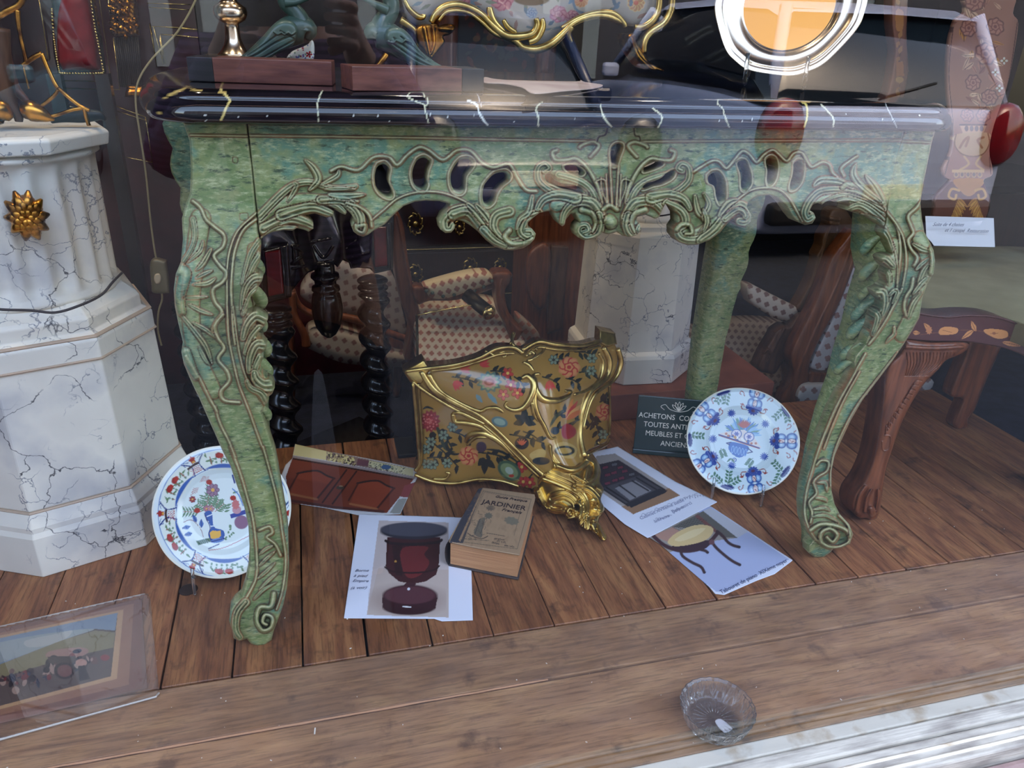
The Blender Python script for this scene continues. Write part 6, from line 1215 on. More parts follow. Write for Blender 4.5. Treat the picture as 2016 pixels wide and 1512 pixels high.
def birdparts(t, mir, Y):
    f = (lambda *p: Q4(*p))
    if not mir:
        gtube('body', f((60, 528), (220, 490), (400, 390), (560, 290), (690, 240), (760, 260), (740, 330)), [Y+.012]*7, [2, 6, 15, 24, 25, 17, 8], MT['bronze'], t, 18)
        gtube('neck', f((700, 260), (690, 170), (640, 90), (570, 30), (560, -40)), Y+.01, [22, 17, 14, 13, 14], MT['bronze'], t, 16)
        gtube('beak', f((560, 20), (640, 20), (740, -10), (860, -60)), Y, [8, 6, 4, 2], MT['bronze'], t, 10)
        w = f((60, 512), (200, 470), (330, 370), (430, 240), (520, 175), (620, 180), (670, 240), (660, 310), (620, 390), (500, 450), (350, 540), (180, 548), (80, 540))
        gs = [(f((110, 520), (300, 470), (480, 360), (640, 290)), 1.5, 1.5, .004, 'groove'), (f((180, 530), (360, 490), (530, 400), (640, 340)), 1.5, 1.5, .004, 'groove'), (f((240, 470), (380, 380), (500, 290)), 1.2, 1.2, .003, 'groove'), (f((470, 270), (500, 290), (530, 275), (560, 292), (590, 275), (620, 290), (650, 270)), 1.6, 1.6, .004), (f((520, 260), (640, 330)), 1.2, 1.2, .003, 'groove')]
        gtube('feet', f((450, 530), (540, 520), (640, 550)), Y-.0, [5, 8, 4], MT['bronze'], t, 8)
    else:
        gtube('body', f((1970, 605), (1820, 560), (1640, 470), (1470, 340), (1360, 290), (1300, 290), (1290, 340)), [Y+.012]*7, [2, 8, 17, 26, 25, 18, 8], MT['bronze'], t, 18)
        gtube('neck', f((1370, 290), (1380, 200), (1440, 120), (1460, 40), (1440, -30)), Y+.01, [22, 18, 16, 15, 14], MT['bronze'], t, 16)
        gtube('beak', f((1430, 90), (1370, 60), (1290, 20), (1200, -20)), Y, [9, 8, 5, 2], MT['bronze'], t, 10)
        w = f((1405, 300), (1440, 240), (1540, 235), (1620, 300), (1700, 420), (1800, 520), (1900, 570), (1970, 590), (1960, 615), (1820, 610), (1650, 550), (1520, 450), (1430, 370))
        gs = [(f((1450, 350), (1560, 430), (1700, 520), (1900, 600)), 1.5, 1.5, .004, 'groove'), (f((1480, 320), (1600, 410), (1740, 500), (1940, 590)), 1.5, 1.5, .004, 'groove'), (f((1540, 310), (1650, 400), (1760, 500)), 1.2, 1.2, .003, 'groove'), (f((1430, 350), (1480, 360), (1500, 340), (1550, 360), (1580, 340), (1630, 360)), 1.6, 1.6, .004)]
        gtube('feet', f((1430, 580), (1520, 590), (1640, 600)), Y, [6, 8, 5], MT['bronze'], t, 8)
    sheet('wing', w, onY(Y-.014), MT['bronze'], t, res=1.3, thick=.02, puff=(14, .010), strokes=gs)
birdparts(t1, False, 1.30); birdparts(t2, True, 1.16)
cs = thing('silver_candlestick', 'silver baluster candlestick behind the left bird bookend', 'candlestick', tuple(atZ(464, 120, TZ)))
cb = atZ(464, 122, TZ); 
v, f = boxv((cb[0]+.01, cb[1], TZ+.006), (.135, .10, .012)); bevel(mk('foot_plate', v, f, MT['silver'], cs, False), .004)
pr_c = []
dd = np.linalg.norm(cb-EYE)/F_PX
for y, r in((121, 30), (118, 27), (114, 23), (105, 17), (95, 13.5), (80, 12), (72, 12), (70, 16), (66, 24), (60, 28), (54, 29), (47, 27), (42, 19), (38, 13), (30, 12), (24, 13), (21, 18), (18, 19), (15, 17), (12, 13), (0, 12), (-20, 12), (-40, 14)): pr_c.append((r*dd*.95, (cb[2]+(122-y)*dd)-TZ+.0))
v, f = lathe((cb[0], cb[1], TZ+.011), pr_c, 40); mk('stem', v, f, MT['silver'], cs)
def p_porc(p):
    for _ in range(60): X, Y_ = Q4((random.uniform(590, 815), random.uniform(380, 550)))[0]; p.ell(X, Y_, random.uniform(1, 3), random.uniform(.7, 2), random.choice([(110, 90, 140), (120, 140, 110), (150, 60, 60), (90, 110, 150)]), random.random()*3)
    X, Y_ = Q4((765, 460))[0]; p.flower(X, Y_, 7, (160, 30, 30), (90, 20, 20), 5)
po = sheet('porcelain_dish', Q4((785, 335), (808, 370), (810, 470), (780, 545), (700, 558), (650, 530), (620, 505), (578, 488), (620, 435), (700, 400), (760, 370)), onY(1.36), MT['glaze'], None, res=.7, thick=.008, paint=p_porc, base=(214, 212, 200), puff=(14, .006), loc=tuple(atZ(600, 131, TZ)))
props(po, 'small flowered white porcelain dish on edge behind the left bird', 'dish')
# ------------------------------------------------------------------ silver tray on acrylic stand
cc = atY(1553, 8, 1.36); lean, psi = .30, -.62
h = np.array([math.cos(psi), math.sin(psi), 0]); b_ = np.array([-math.sin(psi), math.cos(psi), 0]); u = math.cos(lean)*np.array([0, 0, 1])+math.sin(lean)*b_; n = np.cross(h, u)
RT = .162*.80
tray = thing('silver_tray', 'round silver tray with wavy moulded rim standing upright on the marble top', 'tray', tuple(cc))
lob = lambda r, hh, th: r*(1+.022*np.cos(6*th+.5)*np.clip((r-.08)/.045, 0, 1)-.016*np.abs(np.cos(3*th+.25))**14*np.clip((r-.08)/.045, 0, 1))
pr_t = [(.001, -.004), (.09, -.004), (.102, -.003), (.104, -.0015), (.110, .004), (.118, .0068), (.120, .0062), (.128, .0085), (.138, .0098), (.1395, .0115), (.144, .0122), (.146, .0108), (.150, .0118), (.154, .0135), (.157, .0125), (.160, .0138), (.162, .0125), (.1615, .011), (.15, .008), (.12, .001), (.10, -.006), (.001, -.007)]
pr_t = [(a*.80, b*.8) for a, b in pr_t]
v, f = lathe(cc, pr_t, 180, axis=n, xd=h, rfn=lob); mk('rim', v, f, MT['silver'], tray)
v, f = lathe(cc-n*.0036, [(.0005, 0), (.079, 0), (.079, .0012), (.0005, .0012)], 96, axis=n, xd=h); mk('warm_reflection_well', v, f, mat('warm_reflection_well', (226, 150, 70), .35, .7), tray, False)  # gold tint painted in for warm reflections in the polished silver
ts = thing('tray_stand', 'clear acrylic stand under the silver tray', 'plate stand', (cc[0], cc[1], TZ))
for s_ in(-.45, .45):
    e = cc+RT*.93*(h*math.sin(s_)-u*math.cos(s_)); tube('arm', [e+n*.03+u*.012, e+n*.024-u*.008, (e[0], e[1], TZ+.004)], .0042, MT['acrylic'], ts, 4, smooth=False)
    tube('back_leg', [(e[0], e[1], TZ+.004), e-n*.05+u*.0, e-n*.06+u*.10], .004, MT['acrylic'], ts, 4, smooth=False)
# papers lying on the marble top
lt = sheet('folded_leaflet', crop(880, 60, 4.2)((310, 385), (400, 400), (560, 410), (1060, 420), (1100, 405), (1140, 425), (1290, 450), (1200, 480), (960, 500), (720, 520), (620, 470), (470, 440), (310, 430)), onZ(lambda a, b: TZ+.0035+.002*np.sin((a-950)*.02)), mat('leaflet_paper', (190, 168, 152), .7, noise=(12, (168, 140, 128))), None, res=1.5, thick=.001, tdir=(0, 0, -1), loc=tuple(atZ(1060, 170, TZ)))
props(lt, 'pale pinkish folded leaflet lying on the marble top behind its front edge', 'paper')
# ------------------------------------------------------------------ gilt cartel clock
CK = crop(780, 0, 3.6); YC = 1.62
ck = thing('gilt_cartel_clock', 'rococo clock case painted with pink flowers in gilt scrolled frame', 'clock', tuple(atY(1050, 120, YC)))
def p_clock(p):
    q = lambda x, y: CK((x, y))[0]; s = 1/3.6
    for x, y, r, c_ in((750, 0, 80, 0), (1150, 100, 62, 1), (1250, 120, 50, 1), (1310, 0, 50, 2), (1700, 20, 60, 3), (500, -30, 60, 0), (960, 90, 40, 4)):
        cs_ = [[(196, 120, 124), (210, 140, 136), (176, 90, 100)], [(190, 120, 130), (204, 146, 148), (170, 100, 112)], [(206, 140, 100), (190, 90, 80), (220, 170, 120)], [(206, 150, 110), (214, 120, 96), (230, 200, 140)], [(150, 160, 170), (170, 176, 180), (120, 130, 150)]][c_]
        if c_ in(2, 3): p.flower(*q(x, y), r*s, cs_[0], cs_[1], 11, edge=cs_[2])
        else: p.rose(*q(x, y), r*s, cs_)
    for x, y in((400, -300), (700, -780), (1250, -780), (1500, -350), (500, -560), (1430, -560)): p.rose(*q(x, y), 60*s, [(196, 120, 124), (210, 140, 136), (176, 90, 100)])
    p.ell(*q(960, -420), 330*s, 330*s, (196, 156, 84)); p.ell(*q(960, -420), 290*s, 290*s, (232, 228, 214)); p.ell(*q(960, -420), 150*s, 150*s, (200, 166, 96))
    for _ in range(90): x, y = random.uniform(100, 1800), random.uniform(-300, 260); p.leaf(*q(x, y), random.uniform(40, 90)*s, 26*s, random.uniform(0, 6), random.choice([(112, 126, 134), (140, 140, 116), (166, 130, 116), (120, 140, 150)]))
    p.line([q(240, 110), q(330, 60), q(420, 10)], 9*s, (130, 140, 160)); p.line([q(1250, -20), q(1290, 80), q(1480, 100), q(1580, 20)], 9*s, (120, 134, 146)); p.line([q(930, 190), q(1050, 210), q(1180, 190)], 8*s, (130, 140, 140))
    p.ell(*q(960, -10), 130*s, 50*s, (120, 92, 60))
co = CK((60, 90), (130, 180), (230, 190), (260, 150), (330, 90), (430, 50), (520, 50), (620, 100), (740, 210), (840, 275), (900, 330), (980, 350), (1080, 310), (1180, 230), (1260, 150), (1400, 110), (1540, 120), (1630, 180), (1740, 180), (1830, 110), (1880, 0), (1870, -220), (1650, -420), (1560, -700), (1250, -900), (960, -980), (670, -900), (360, -700), (270, -420), (40, -220))
sheet('painted_panel', co, onY(YC), MT['lacq'], ck, res=1.2, thick=.06, paint=p_clock, base=(190, 176, 160), puff=(50, .02))
def ct(pts, r, name='gilt_scroll'): gtube(name, CK(*pts), YC-.03, r, MT['gold'] if name == 'x' else MT['gilt'], ck, 9)
for pts, r in [(((250, 160), (280, 100), (340, 50), (430, 32), (520, 55), (600, 100), (680, 180), (770, 250), (860, 260), (960, 240), (1000, 180), (990, 130)), [5, 7, 7, 7, 7, 7, 7, 8, 8, 7, 6, 5]), (((300, 150), (350, 90), (430, 75), (520, 95), (610, 160), (700, 240), (840, 290), (900, 340), (1000, 350), (1100, 310), (1190, 230), (1260, 160), (1380, 115), (1500, 115), (1600, 160)), [3, 4, 4, 4, 4, 4, 5, 7, 8, 8, 7, 6, 6, 6, 4]),
               (((660, 50), (670, 100), (700, 160), (770, 230)), [6, 7, 6, 4]), (((760, 140), (790, 190), (850, 230)), [4, 5, 4]), (((1035, 130), (1040, 190), (1000, 270), (940, 300)), [4, 6, 6, 5]), (((1240, 190), (1220, 240), (1245, 300)), [7, 6, 3]), (((1170, 200), (1290, 130), (1420, 90), (1540, 95), (1610, 160), (1625, 190)), [4, 5, 5, 5, 5, 4]),
               (((60, 0), (90, 60), (150, 115), (190, 120), (195, 100)), [4, 5, 6, 5, 4]), (((30, 140), (90, 180), (140, 230), (160, 330)), [7, 6, 6, 4]), (((40, -220), (270, -420), (360, -700), (670, -900), (960, -980), (1250, -900), (1560, -700), (1650, -420), (1870, -220), (1880, -60)), 7), (((1960, -60), (1950, 60), (1900, 160), (1800, 230), (1760, 300), (1755, 370)), [6, 7, 8, 8, 7, 6]), (((1870, -60), (1860, 60), (1820, 140), (1750, 190), (1690, 190)), [5, 6, 6, 6, 4])]: ct(pts, r)
sheet('shell_foot', CK((150, 190), (280, 170), (310, 190), (390, 170), (420, 200), (380, 245), (335, 260), (345, 300), (300, 360), (240, 425), (190, 350), (150, 300)), onY(YC-.05), MT['gold'], ck, res=1.3, thick=.05, edge=(4, .01), strokes=[(CK((200, 200), (220, 300), (240, 400)), 5, 2, .008), (CK((260, 200), (270, 300), (250, 380)), 5, 2, .008), (CK((320, 200), (400, 210)), 6, 6, .01)])
gtube('scroll_leg', [(762, 106), (752, 120), (742, 131)], YC, [5, 6, 4], MT['gold'], ck, 9)
sheet('shell_foot', CK((1640, 250), (1690, 240), (1700, 300), (1750, 370), (1800, 440), (1890, 490), (1880, 505), (1760, 480), (1690, 400), (1650, 330)), onY(YC-.05), MT['gold'], ck, res=1.3, thick=.05, edge=(4, .01), strokes=[(CK((1670, 270), (1720, 400), (1850, 520)), 5, 3, .008)])
# dark commode the clock stands on
cm = thing('dark_commode', 'dark commode with brass escutcheons seen through the table frame', 'commode', tuple(atY(900, 500, 2.75)*[1, 1, 0]+[0, 0, SF]))
x0, x1 = atY(772, 500, 2.75)[0], atY(1046, 480, 2.75)[0]
zt_ = .66
box('carcass', ((x0+x1)/2, 3.0, (SF+.12+zt_)/2), (x1-x0, .46, zt_-SF-.12), MT['darkwood'], cm); box('marble_top', ((x0+x1)/2, 3.0, zt_+.012), (x1+.04-x0, .50, .022), MT['black'], cm, bev=.004)
for sx in(x0+.04, x1-.04):
    for y in(2.80, 3.18): box('leg', (sx, y, SF+.06), (.05, .05, .12), MT['darkwood'], cm)
zA, zB, zC = [float(atY(900, yy, 2.75)[2]) for yy in(405, 489, 583)]
for z0_, z1_ in((zB+.012, zA+.06), (zC+.01, zB-.012)): box('drawer_front', ((x0+x1)/2, 2.765, (z0_+z1_)/2), (x1-x0-.02, .03, z1_-z0_), MT['darkwood'], cm, bev=.004)
for pts, r in((((790, 492), (900, 489), (1040, 484)), 1.1), (((1041, 480), (1034, 530), (1028, 575)), 1.0), (((1028, 575), (990, 578)), .8)): gtube('brass_band', list(pts), 2.742, r, MT['brass'], cm, 6)
for x, y, s_ in((818, 441, 1), (818, 541, 1), (926, 528, 1.0), (985, 527, .9), (905, 447, .7)):
    esc = []
    s_ = s_*1.35; c0 = atY(x, y, 2.745)
    for k in range(9):
        a = 2*math.pi*k/9; d = np.array([math.cos(a)*.017, 0, math.sin(a)*.026])*s_; a2 = a+.5; d2 = np.array([math.cos(a2)*.022, 0, math.sin(a2)*.033])*s_
        esc.append(tube(None, [c0+d*.8, c0+d, c0+d2*.95, c0+d2*.8], [.0018, .003, .0026, .0015], None, None, 6))
    esc.append(lathe(c0, [(.008*s_, 0), (.007*s_, .004), (.003, .005)], 16, axis=(0, -1, 0))); v, f = join(esc); mk('escutcheon', v, f, MT['gilt'], cm)
# flower painting behind
fp = thing('flower_painting', 'dark flower painting in brown carved frame behind the clock', 'painting', tuple(atY(980, 140, 3.3)))
def p_fp(p):
    for _ in range(70): x, y = random.gauss(985, 45), random.gauss(80, 40); p.ell(x, y, random.uniform(4, 13), random.uniform(3, 10), random.choice([(110, 60, 56), (126, 96, 70), (60, 64, 60), (140, 110, 84), (80, 40, 44)]), random.random()*3, .8)
    p.ell(955, 122, 24, 16, (28, 40, 52)); p.ell(953, 105, 6, 8, (28, 40, 52))
sheet('canvas', [(895, -60), (1070, -60), (1065, 148), (892, 148)], onY(3.3), MT['paint'], fp, res=1.6, thick=.02, paint=p_fp, base=(42, 40, 48), smooth_outline=False)
for a in([(862, -60), (905, -60), (900, 150), (850, 150)], [(1068, -60), (1108, -60), (1092, 150), (1054, 150)]): sheet('frame_side', a, onY(3.27), MT['mahog'], fp, res=3, thick=.04, puff=(18, .015), smooth_outline=False)
# ------------------------------------------------------------------ burgundy and black cabinet at the upper left
cab = thing('boulle_cabinet', 'large burgundy and black cabinet with brass stringing and fluted pilaster at the upper left', 'cabinet', (-.4, 2.6, SF))
box('carcass', (-.55, 2.95, .78), (1.5, .60, 2.0), MT['burg'], cab); 
def ln(pts, r=.9): gtube('brass_stringing', pts, 2.64, r, MT['brass'], cab, 5, smooth=False)
D6 = crop(0, 0, 5.6)
for pl in [((420, -60), (480, 300), (530, 640), (520, 680)), ((630, 888), (1225, 900), (1100, 40), (1090, -60)), ((690, 975), (1320, 988), (1250, 420)), ((1190, -40), (1235, 350)), ((1620, 35), (2100, 50)), ((1640, 80), (2100, 110)), ((1650, 260), (1730, 740)), ((1670, 290), (2100, 310)), ((1760, 400), (1800, 710)), ((1770, 375), (2100, 400)), ((1220, 1150), (1600, 1290)), ((1220, 1150), (1280, 1512)), ((1290, 1225), (1620, 1330)), ((1290, 1240), (1330, 1512)), ((1600, 1290), (1640, 1512)), ((600, 1140), (960, 1210))]: ln(D6(*pl))
for pl in [((985, 30), (1380, 34)), ((980, 155), (1340, 185)), ((1340, 210), (1010, 130))]: pass
for pl in [((905, 155), (1360, 190)), ((905, 155), (965, 380)), ((945, 205), (1360, 235)), ((945, 205), (975, 380)), ((660, 620), (860, 690)), ((660, 620), (720, 950)), ((860, 690), (905, 1000)), ((700, 920), (900, 960))]: ln(c1(*pl))
pil = [(D6((1255, 410))[0][0]+k*4.1, 0) for k in range(12)]
for k in range(12): gtube('pilaster_flute', D6((1265+k*23, 410), (1330+k*21, 960)), 2.60, 2.0, MT['slate'], cab, 6, smooth=False)
for _ in range(46):
    x, y = random.uniform(1215, 1480), random.uniform(-40, 400); a = random.uniform(0, 6.28); x += (y)*.06
    gtube('gilt_capital', D6((x, y), (x+28*math.cos(a), y+28*math.sin(a)), (x+45*math.cos(a+1), y+45*math.sin(a+1))), 2.585, [2.5, 4.2, 2], MT['gold'], cab, 6)
sheet('capital_block', D6((1210, -60), (1480, -60), (1525, 400), (1240, 400)), onY(2.60), MT['gold'], cab, res=3, thick=.04, edge=(4, .01), smooth_outline=False, relief=lambda P, sd: .006*np.sin(P[:, 0]*.8)*np.sin(P[:, 1]*.7+P[:, 0]*.3))
sheet('pilaster_base', D6((1400, 940), (1560, 950), (1620, 1070), (1370, 1070)), onY(2.57), MT['gold'], cab, res=3, thick=.05, edge=(4, .01), smooth_outline=False, strokes=[(D6((1380, 1020), (1600, 1015)), 4, 4, .01), (D6((1380, 1055), (1610, 1055)), 4, 4, .012)])
box('dark_panel', (atY(600, 60, 2.63)[0], 2.64, 1.0), (.62, .02, .62), MT['black'], cab, bev=.004)
rc_ = thing('red_leather_chair', 'chair back in red leather with rows of brass nails at the upper left', 'chair', (-.75, 2.4, SF))
ro = D6((690, -80), (970, -80), (1010, 200), (1060, 500), (1080, 770), (690, 780), (640, 700), (625, 400), (640, 150))
sheet('leather_back', ro, onY(2.40), MT['redleather'], rc_, res=2, thick=.03, puff=(26, .025), smooth_outline=False)
sheet('back_frame', D6((560, -80), (1010, -80), (1060, 200), (1110, 500), (1150, 810), (640, 820), (590, 600), (570, 300)), onY(2.43), MT['black'], rc_, res=2.5, thick=.03, edge=(4, .01), smooth_outline=False)
for side in(((1000, -20), (1040, 260), (1090, 520), (1140, 790)), ((570, 100), (590, 380), (620, 600), (655, 800)), ((670, 808), (900, 812), (1130, 808))):
    P_ = sm(D6(*side), False, 8); studs = []
    for x, y in P_[::1]: studs.append(lathe(atY(x, y, 2.385), [(.0035, 0), (.0028, .002), (.001, .003)], 8, axis=(0, -1, 0)))
    v, f = join(studs); o = mk('brass_nails', v, f, MT['brass'], rc_); 
for x in(600, 1130): b1 = atY(*D6((x, 810))[0], 2.45); box('leg', (b1[0], 2.45, (SF+b1[2])/2), (.035, .035, b1[2]-SF), MT['black'], rc_)
# hanging flex with switch
FY = 1.66
fx = thing('lamp_flex_with_switch', 'cream electric flex with brass-coloured rocker switch hanging beside the left pedestal', 'cable', tuple(atY(310, 540, 1.62)))
gtube('cable', [(395, -40), (385, 0), (350, 62), (300, 115), (273, 158), (267, 200), (275, 260), (287, 340), (296, 430), (304, 490), (309, 515)], 1.66, 1.7, MT['flex'], fx, 8)
gtube('cable', [(318, 575), (319, 590), (312, 615), (311, 650), (318, 680)], 1.66, 1.7, MT['flex'], fx, 8)
swc = sheet('switch_body', crop(0, 504, 3)((890, 30), (970, 28), (985, 60), (1000, 200), (985, 220), (905, 218), (895, 180)), onY(1.65), mat('switch_gold', (128, 116, 84), .4, .4), fx, res=1, thick=.012, puff=(8, .006))
sheet('rocker', crop(0, 504, 3)((915, 110), (940, 105), (952, 130), (945, 160), (922, 163), (910, 140)), onY(1.642), mat('switch_cream', (214, 190, 150), .4), swc, res=.8, thick=.004, puff=(4, .003))
# ------------------------------------------------------------------ ebonised stand with twisted legs
sp_ = thing('twisted_leg_stand', 'black stand with barley-twist legs and red panels behind the table', 'stand', (.03, 1.92, SF))
def twist(pa, Ya, pb, Yb, rpx, turns, name='twisted_leg'):
    a = atY(*pa, Ya); b = atY(*pb, Yb); b = np.array([a[0]+(b[0]-a[0])*.3, Ya, SF]); L_ = a[2]-SF; r = rpx*np.linalg.norm(a-EYE)/F_PX
    n = 22; m_ = 220; V = []
    for i in range(m_+1):
        t = i/m_; z = a[2]-t*L_; cx = a[0]+(b[0]-a[0])*t
        env = 1 if .09 < t < .95 else 0
        for k in range(n):
            th = 2*math.pi*k/n
            if env: rr = r*.82; ox = r*.22*math.cos(t*turns*2*math.pi); oy = r*.22*math.sin(t*turns*2*math.pi); rr *= (1-.0*math.cos(th))
            else:
                rr = r*(.62+.34*abs(math.sin(t*90))); ox = oy = 0
            V.append((cx+ox+rr*math.cos(th), Ya+oy+rr*math.sin(th), z))
    Fc = [[i*n+k, i*n+(k+1) % n, (i+1)*n+(k+1) % n, (i+1)*n+k] for i in range(m_) for k in range(n)]
    Fc.append(list(range(n))[::-1]); Fc.append([m_*n+k for k in range(n)])
    mk(name, V, Fc, MT['black'], sp_)
twist((540, 602), 1.82, (560, 880), 1.82, 33, 8.2); twist((733, 545), 2.0, (748, 868), 2.0, 31, 8.2); twist((365, 590), 2.15, (415, 880), 2.15, 27, 8)
E5 = crop(480, 400, 5.04)
fd = idw([(515, 520, 1.80), (560, 500, 1.82), (640, 480, 1.90), (735, 470, 1.97), (775, 470, 1.97)], 2, 12)
sheet('frieze', E5((170, -120), (1500, -120), (1480, 660), (1290, 690), (1250, 650), (1130, 640), (1060, 650), (1040, 590), (980, 565), (930, 640), (880, 590), (640, 690), (560, 770), (480, 870), (470, 930), (200, 1010), (170, 900)), onY(fd), MT['black'], sp_, res=1.5, thick=.03, edge=(2, .004), smooth_outline=False,
      strokes=[(E5((480, 650), (880, 570)), 1.5, 1.5, .004), (E5((1080, 530), (1250, 490)), 1.5, 1.5, .004), (E5((480, 420), (860, 350)), 1.5, 1.5, .004), (E5((480, 600), (600, 500), (480, 430)), 2, 2, .006), (E5((700, 430), (790, 540), (880, 430)), 2, 2, .006), (E5((1030, 440), (1120, 370)), 2, 2, .006), (E5((500, 600), (490, 430)), 2, 2, .006)])
for k, (q1_, Yb) in enumerate([([(175, 480), (440, 410), (475, 920), (205, 1010)], 1.79), ([(1250, 200), (1470, 190), (1480, 660), (1290, 700)], 1.945)]):
    bo_ = sheet('corner_block', E5(*q1_), onY(Yb), MT['black'], sp_, res=1.5, thick=.05, edge=(4, .008), smooth_outline=False)
    pn = [[(208, 490), (362, 462), (400, 895), (245, 925)], [(1285, 240), (1412, 235), (1425, 622), (1300, 636)]][k]
    sheet('red_panel', E5(*pn), onY(Yb-.012), MT['redshell'], bo_, res=2, thick=.006, edge=(2, .002), smooth_outline=False)
    cp = np.array(E5(*pn)); cm_ = cp.mean(0); fr_ = cm_+(cp-cm_)*1.16
    gtube('panel_moulding', [tuple(v) for v in fr_]+[tuple(fr_[0])], Yb-.008, 2.2, MT['black'], bo_, 6, smooth=False)
pa_ = atY(638, 515, 1.90); dk_ = np.linalg.norm(pa_-EYE)/F_PX
v, f = lathe((pa_[0], 1.90, pa_[2]), [(r*dk_, -(y-515)*dk_*1.04) for y, r in((515, 18), (524, 19), (535, 19), (538, 26), (544, 27), (550, 21), (558, 20), (562, 26), (568, 27), (573, 22), (576, 26), (585, 28), (600, 30), (618, 29), (640, 24), (655, 15), (662, 6), (664, 1))], 32); mk('turned_pendant', v, f, MT['black'], sp_)
box('stretcher', (.03, 1.95, SF+.04), (.40, .28, .03), MT['black'], sp_, rot=.6)
# ------------------------------------------------------------------ armchairs in lozenge cloth
def loz(sp=17, ang=.0, dot=(162, 108, 92), sz=5.2, skx=1.0, sky_=1.0):
    def f(p):
        c_, s_ = math.cos(ang), math.sin(ang); x = (p.P[:, 0]*c_+p.P[:, 1]*s_)/sp/skx; y = (-p.P[:, 0]*s_+p.P[:, 1]*c_)/sp/sky_
        row = np.floor(y); xf = (x+.5*(row % 2)) % 1-.5; yf = y % 1-.5
        d = np.abs(xf)*skx+np.abs(yf)*sky_+.035*np.cos(np.arctan2(yf, xf)*8); R = 1.25*sz/sp
        a = np.clip((R-d)/.06+.5, 0, 1); p.C = p.C*(1-a[:, None])+lin(dot)*a[:, None]
    return f
ac1 = thing('cabriole_armchair', 'walnut armchair in cream lozenge cloth, seen under the table centre', 'armchair', (.5, 2.0, SF))
G5 = crop(780, 400, 5.04)
sheet('seat_cushion', G5((210, 1010), (400, 980), (700, 960), (990, 980), (1100, 1120), (1200, 1250), (1280, 1420), (1150, 1560), (800, 1620), (250, 1600), (200, 1400), (180, 1200)), onY(lambda a, b: 2.12-(b-590)*.0016), MT['fabric'], ac1, res=1.2, thick=.06, puff=(40, .02), paint=loz(15.5, .05, sz=4.6, sky_=.85), base=(206, 188, 162))
sheet('seat_cushion_corner', G5((1210, 1120), (1330, 1200), (1420, 1300), (1400, 1400), (1260, 1420), (1230, 1300)), onY(2.14), MT['fabric'], ac1, res=1.5, thick=.05, puff=(14, .012), paint=loz(15), base=(176, 160, 146))
sheet('back_stile', E5((1480, 60), (1540, 100), (1590, 240), (1620, 480), (1670, 760), (1720, 960), (1760, 1200), (1760, 1560), (1600, 1560), (1640, 1250), (1560, 980), (1500, 700), (1470, 400), (1465, 120)), onY(2.06), MT['walnut'], ac1, res=1.5, thick=.05, puff=(10, .015), strokes=[(E5((1520, 120), (1580, 420), (1640, 760), (1720, 1100)), 1.6, 1.6, .004)])
sheet('arm_rail', G5((160, 830), (300, 830), (600, 860), (900, 760), (1100, 680), (1150, 720), (1080, 790), (900, 870), (600, 960), (330, 970), (210, 1000)), onY(2.03), MT['walnut'], ac1, res=1.5, thick=.035, puff=(9, .012))
sheet('arm_pad', G5((270, 830), (330, 800), (500, 750), (700, 700), (880, 680), (950, 710), (980, 760), (940, 800), (800, 850), (700, 880), (560, 930), (420, 950), (330, 930), (300, 880)), onY(2.0), MT['fabric'], ac1, res=1.0, thick=.04, puff=(15, .022), paint=loz(17, -.25, sz=5.4), base=(222, 204, 168))
sheet('arm_support', G5((960, 700), (1100, 680), (1140, 720), (1120, 800), (1080, 860), (1085, 960), (1120, 1080), (1180, 1170), (1260, 1260), (1240, 1300), (1180, 1420), (1130, 1420), (1100, 1240), (1030, 1110), (990, 960), (980, 860)), onY(1.99), MT['walnut'], ac1, res=1.4, thick=.045, puff=(10, .016), strokes=[(G5((1050, 760), (1030, 900), (1080, 1080), (1170, 1220)), 1.8, 1.8, .005)])
for x, y in((.40, 2.08), (.66, 2.12), (.40, 2.3), (.66, 2.3)): tube('leg', [(x, y, .03), (x+.01, y-.02, -.08), (x, y, SF)], [.028, .02, .016], MT['walnut'], ac1, 10)
nails = [lathe(atY(*G5((x, y))[0], 1.975), [(.0055, 0), (.0045, .003), (.001, .004)], 10, axis=(0, -1, 0)) for x, y in((360, 890), (465, 925), (575, 910), (780, 870), (870, 830), (950, 770), (300, 870))]
v, f = join(nails); mk('nails', v, f, MT['bronze'], ac1)
ac2 = thing('cabriole_armchair', 'armchair in cream lozenge cloth behind the black twisted legs', 'armchair', (.1, 2.35, SF))
sheet('back_cushion', E5((560, 880), (640, 740), (760, 640), (980, 560), (1130, 640), (1400, 660), (1500, 760), (1560, 1000), (1610, 1320), (1400, 1310), (1150, 1140), (940, 1110), (700, 1010), (600, 960)), onY(2.42), MT['fabric'], ac2, res=1.4, thick=.06, puff=(24, .03), paint=loz(19, .5, (128, 104, 100), 5.0), base=(172, 160, 148))
sheet('seat_cushion', E5((620, 1300), (700, 1240), (900, 1230), (1150, 1300), (1400, 1420), (1620, 1480), (1620, 1620), (1100, 1600), (900, 1560), (720, 1480), (620, 1420)), onY(2.38), MT['fabric'], ac2, res=1.4, thick=.08, puff=(22, .03), paint=loz(19, .2, (140, 106, 100), 5), base=(190, 176, 158))
gtube('seat_rail', E5((480, 860), (540, 1000), (640, 1080), (760, 1110), (1000, 1130), (1200, 1180), (1420, 1280), (1620, 1350)), 2.36, [6, 6, 7, 8, 8, 8, 8, 8], MT['mahog'], ac2, 10)
gtube('arm_support', E5((480, 880), (500, 1100), (600, 1300), (620, 1420)), 2.34, [7, 7, 8, 9], MT['mahog'], ac2, 10)
for x, y in((-.1, 2.42), (.26, 2.42), (-.1, 2.55), (.26, 2.55)): tube('leg', [(x, y, .03), (x+.01, y-.02, -.08), (x, y, SF)], [.028, .02, .016], MT['mahog'], ac2, 10)
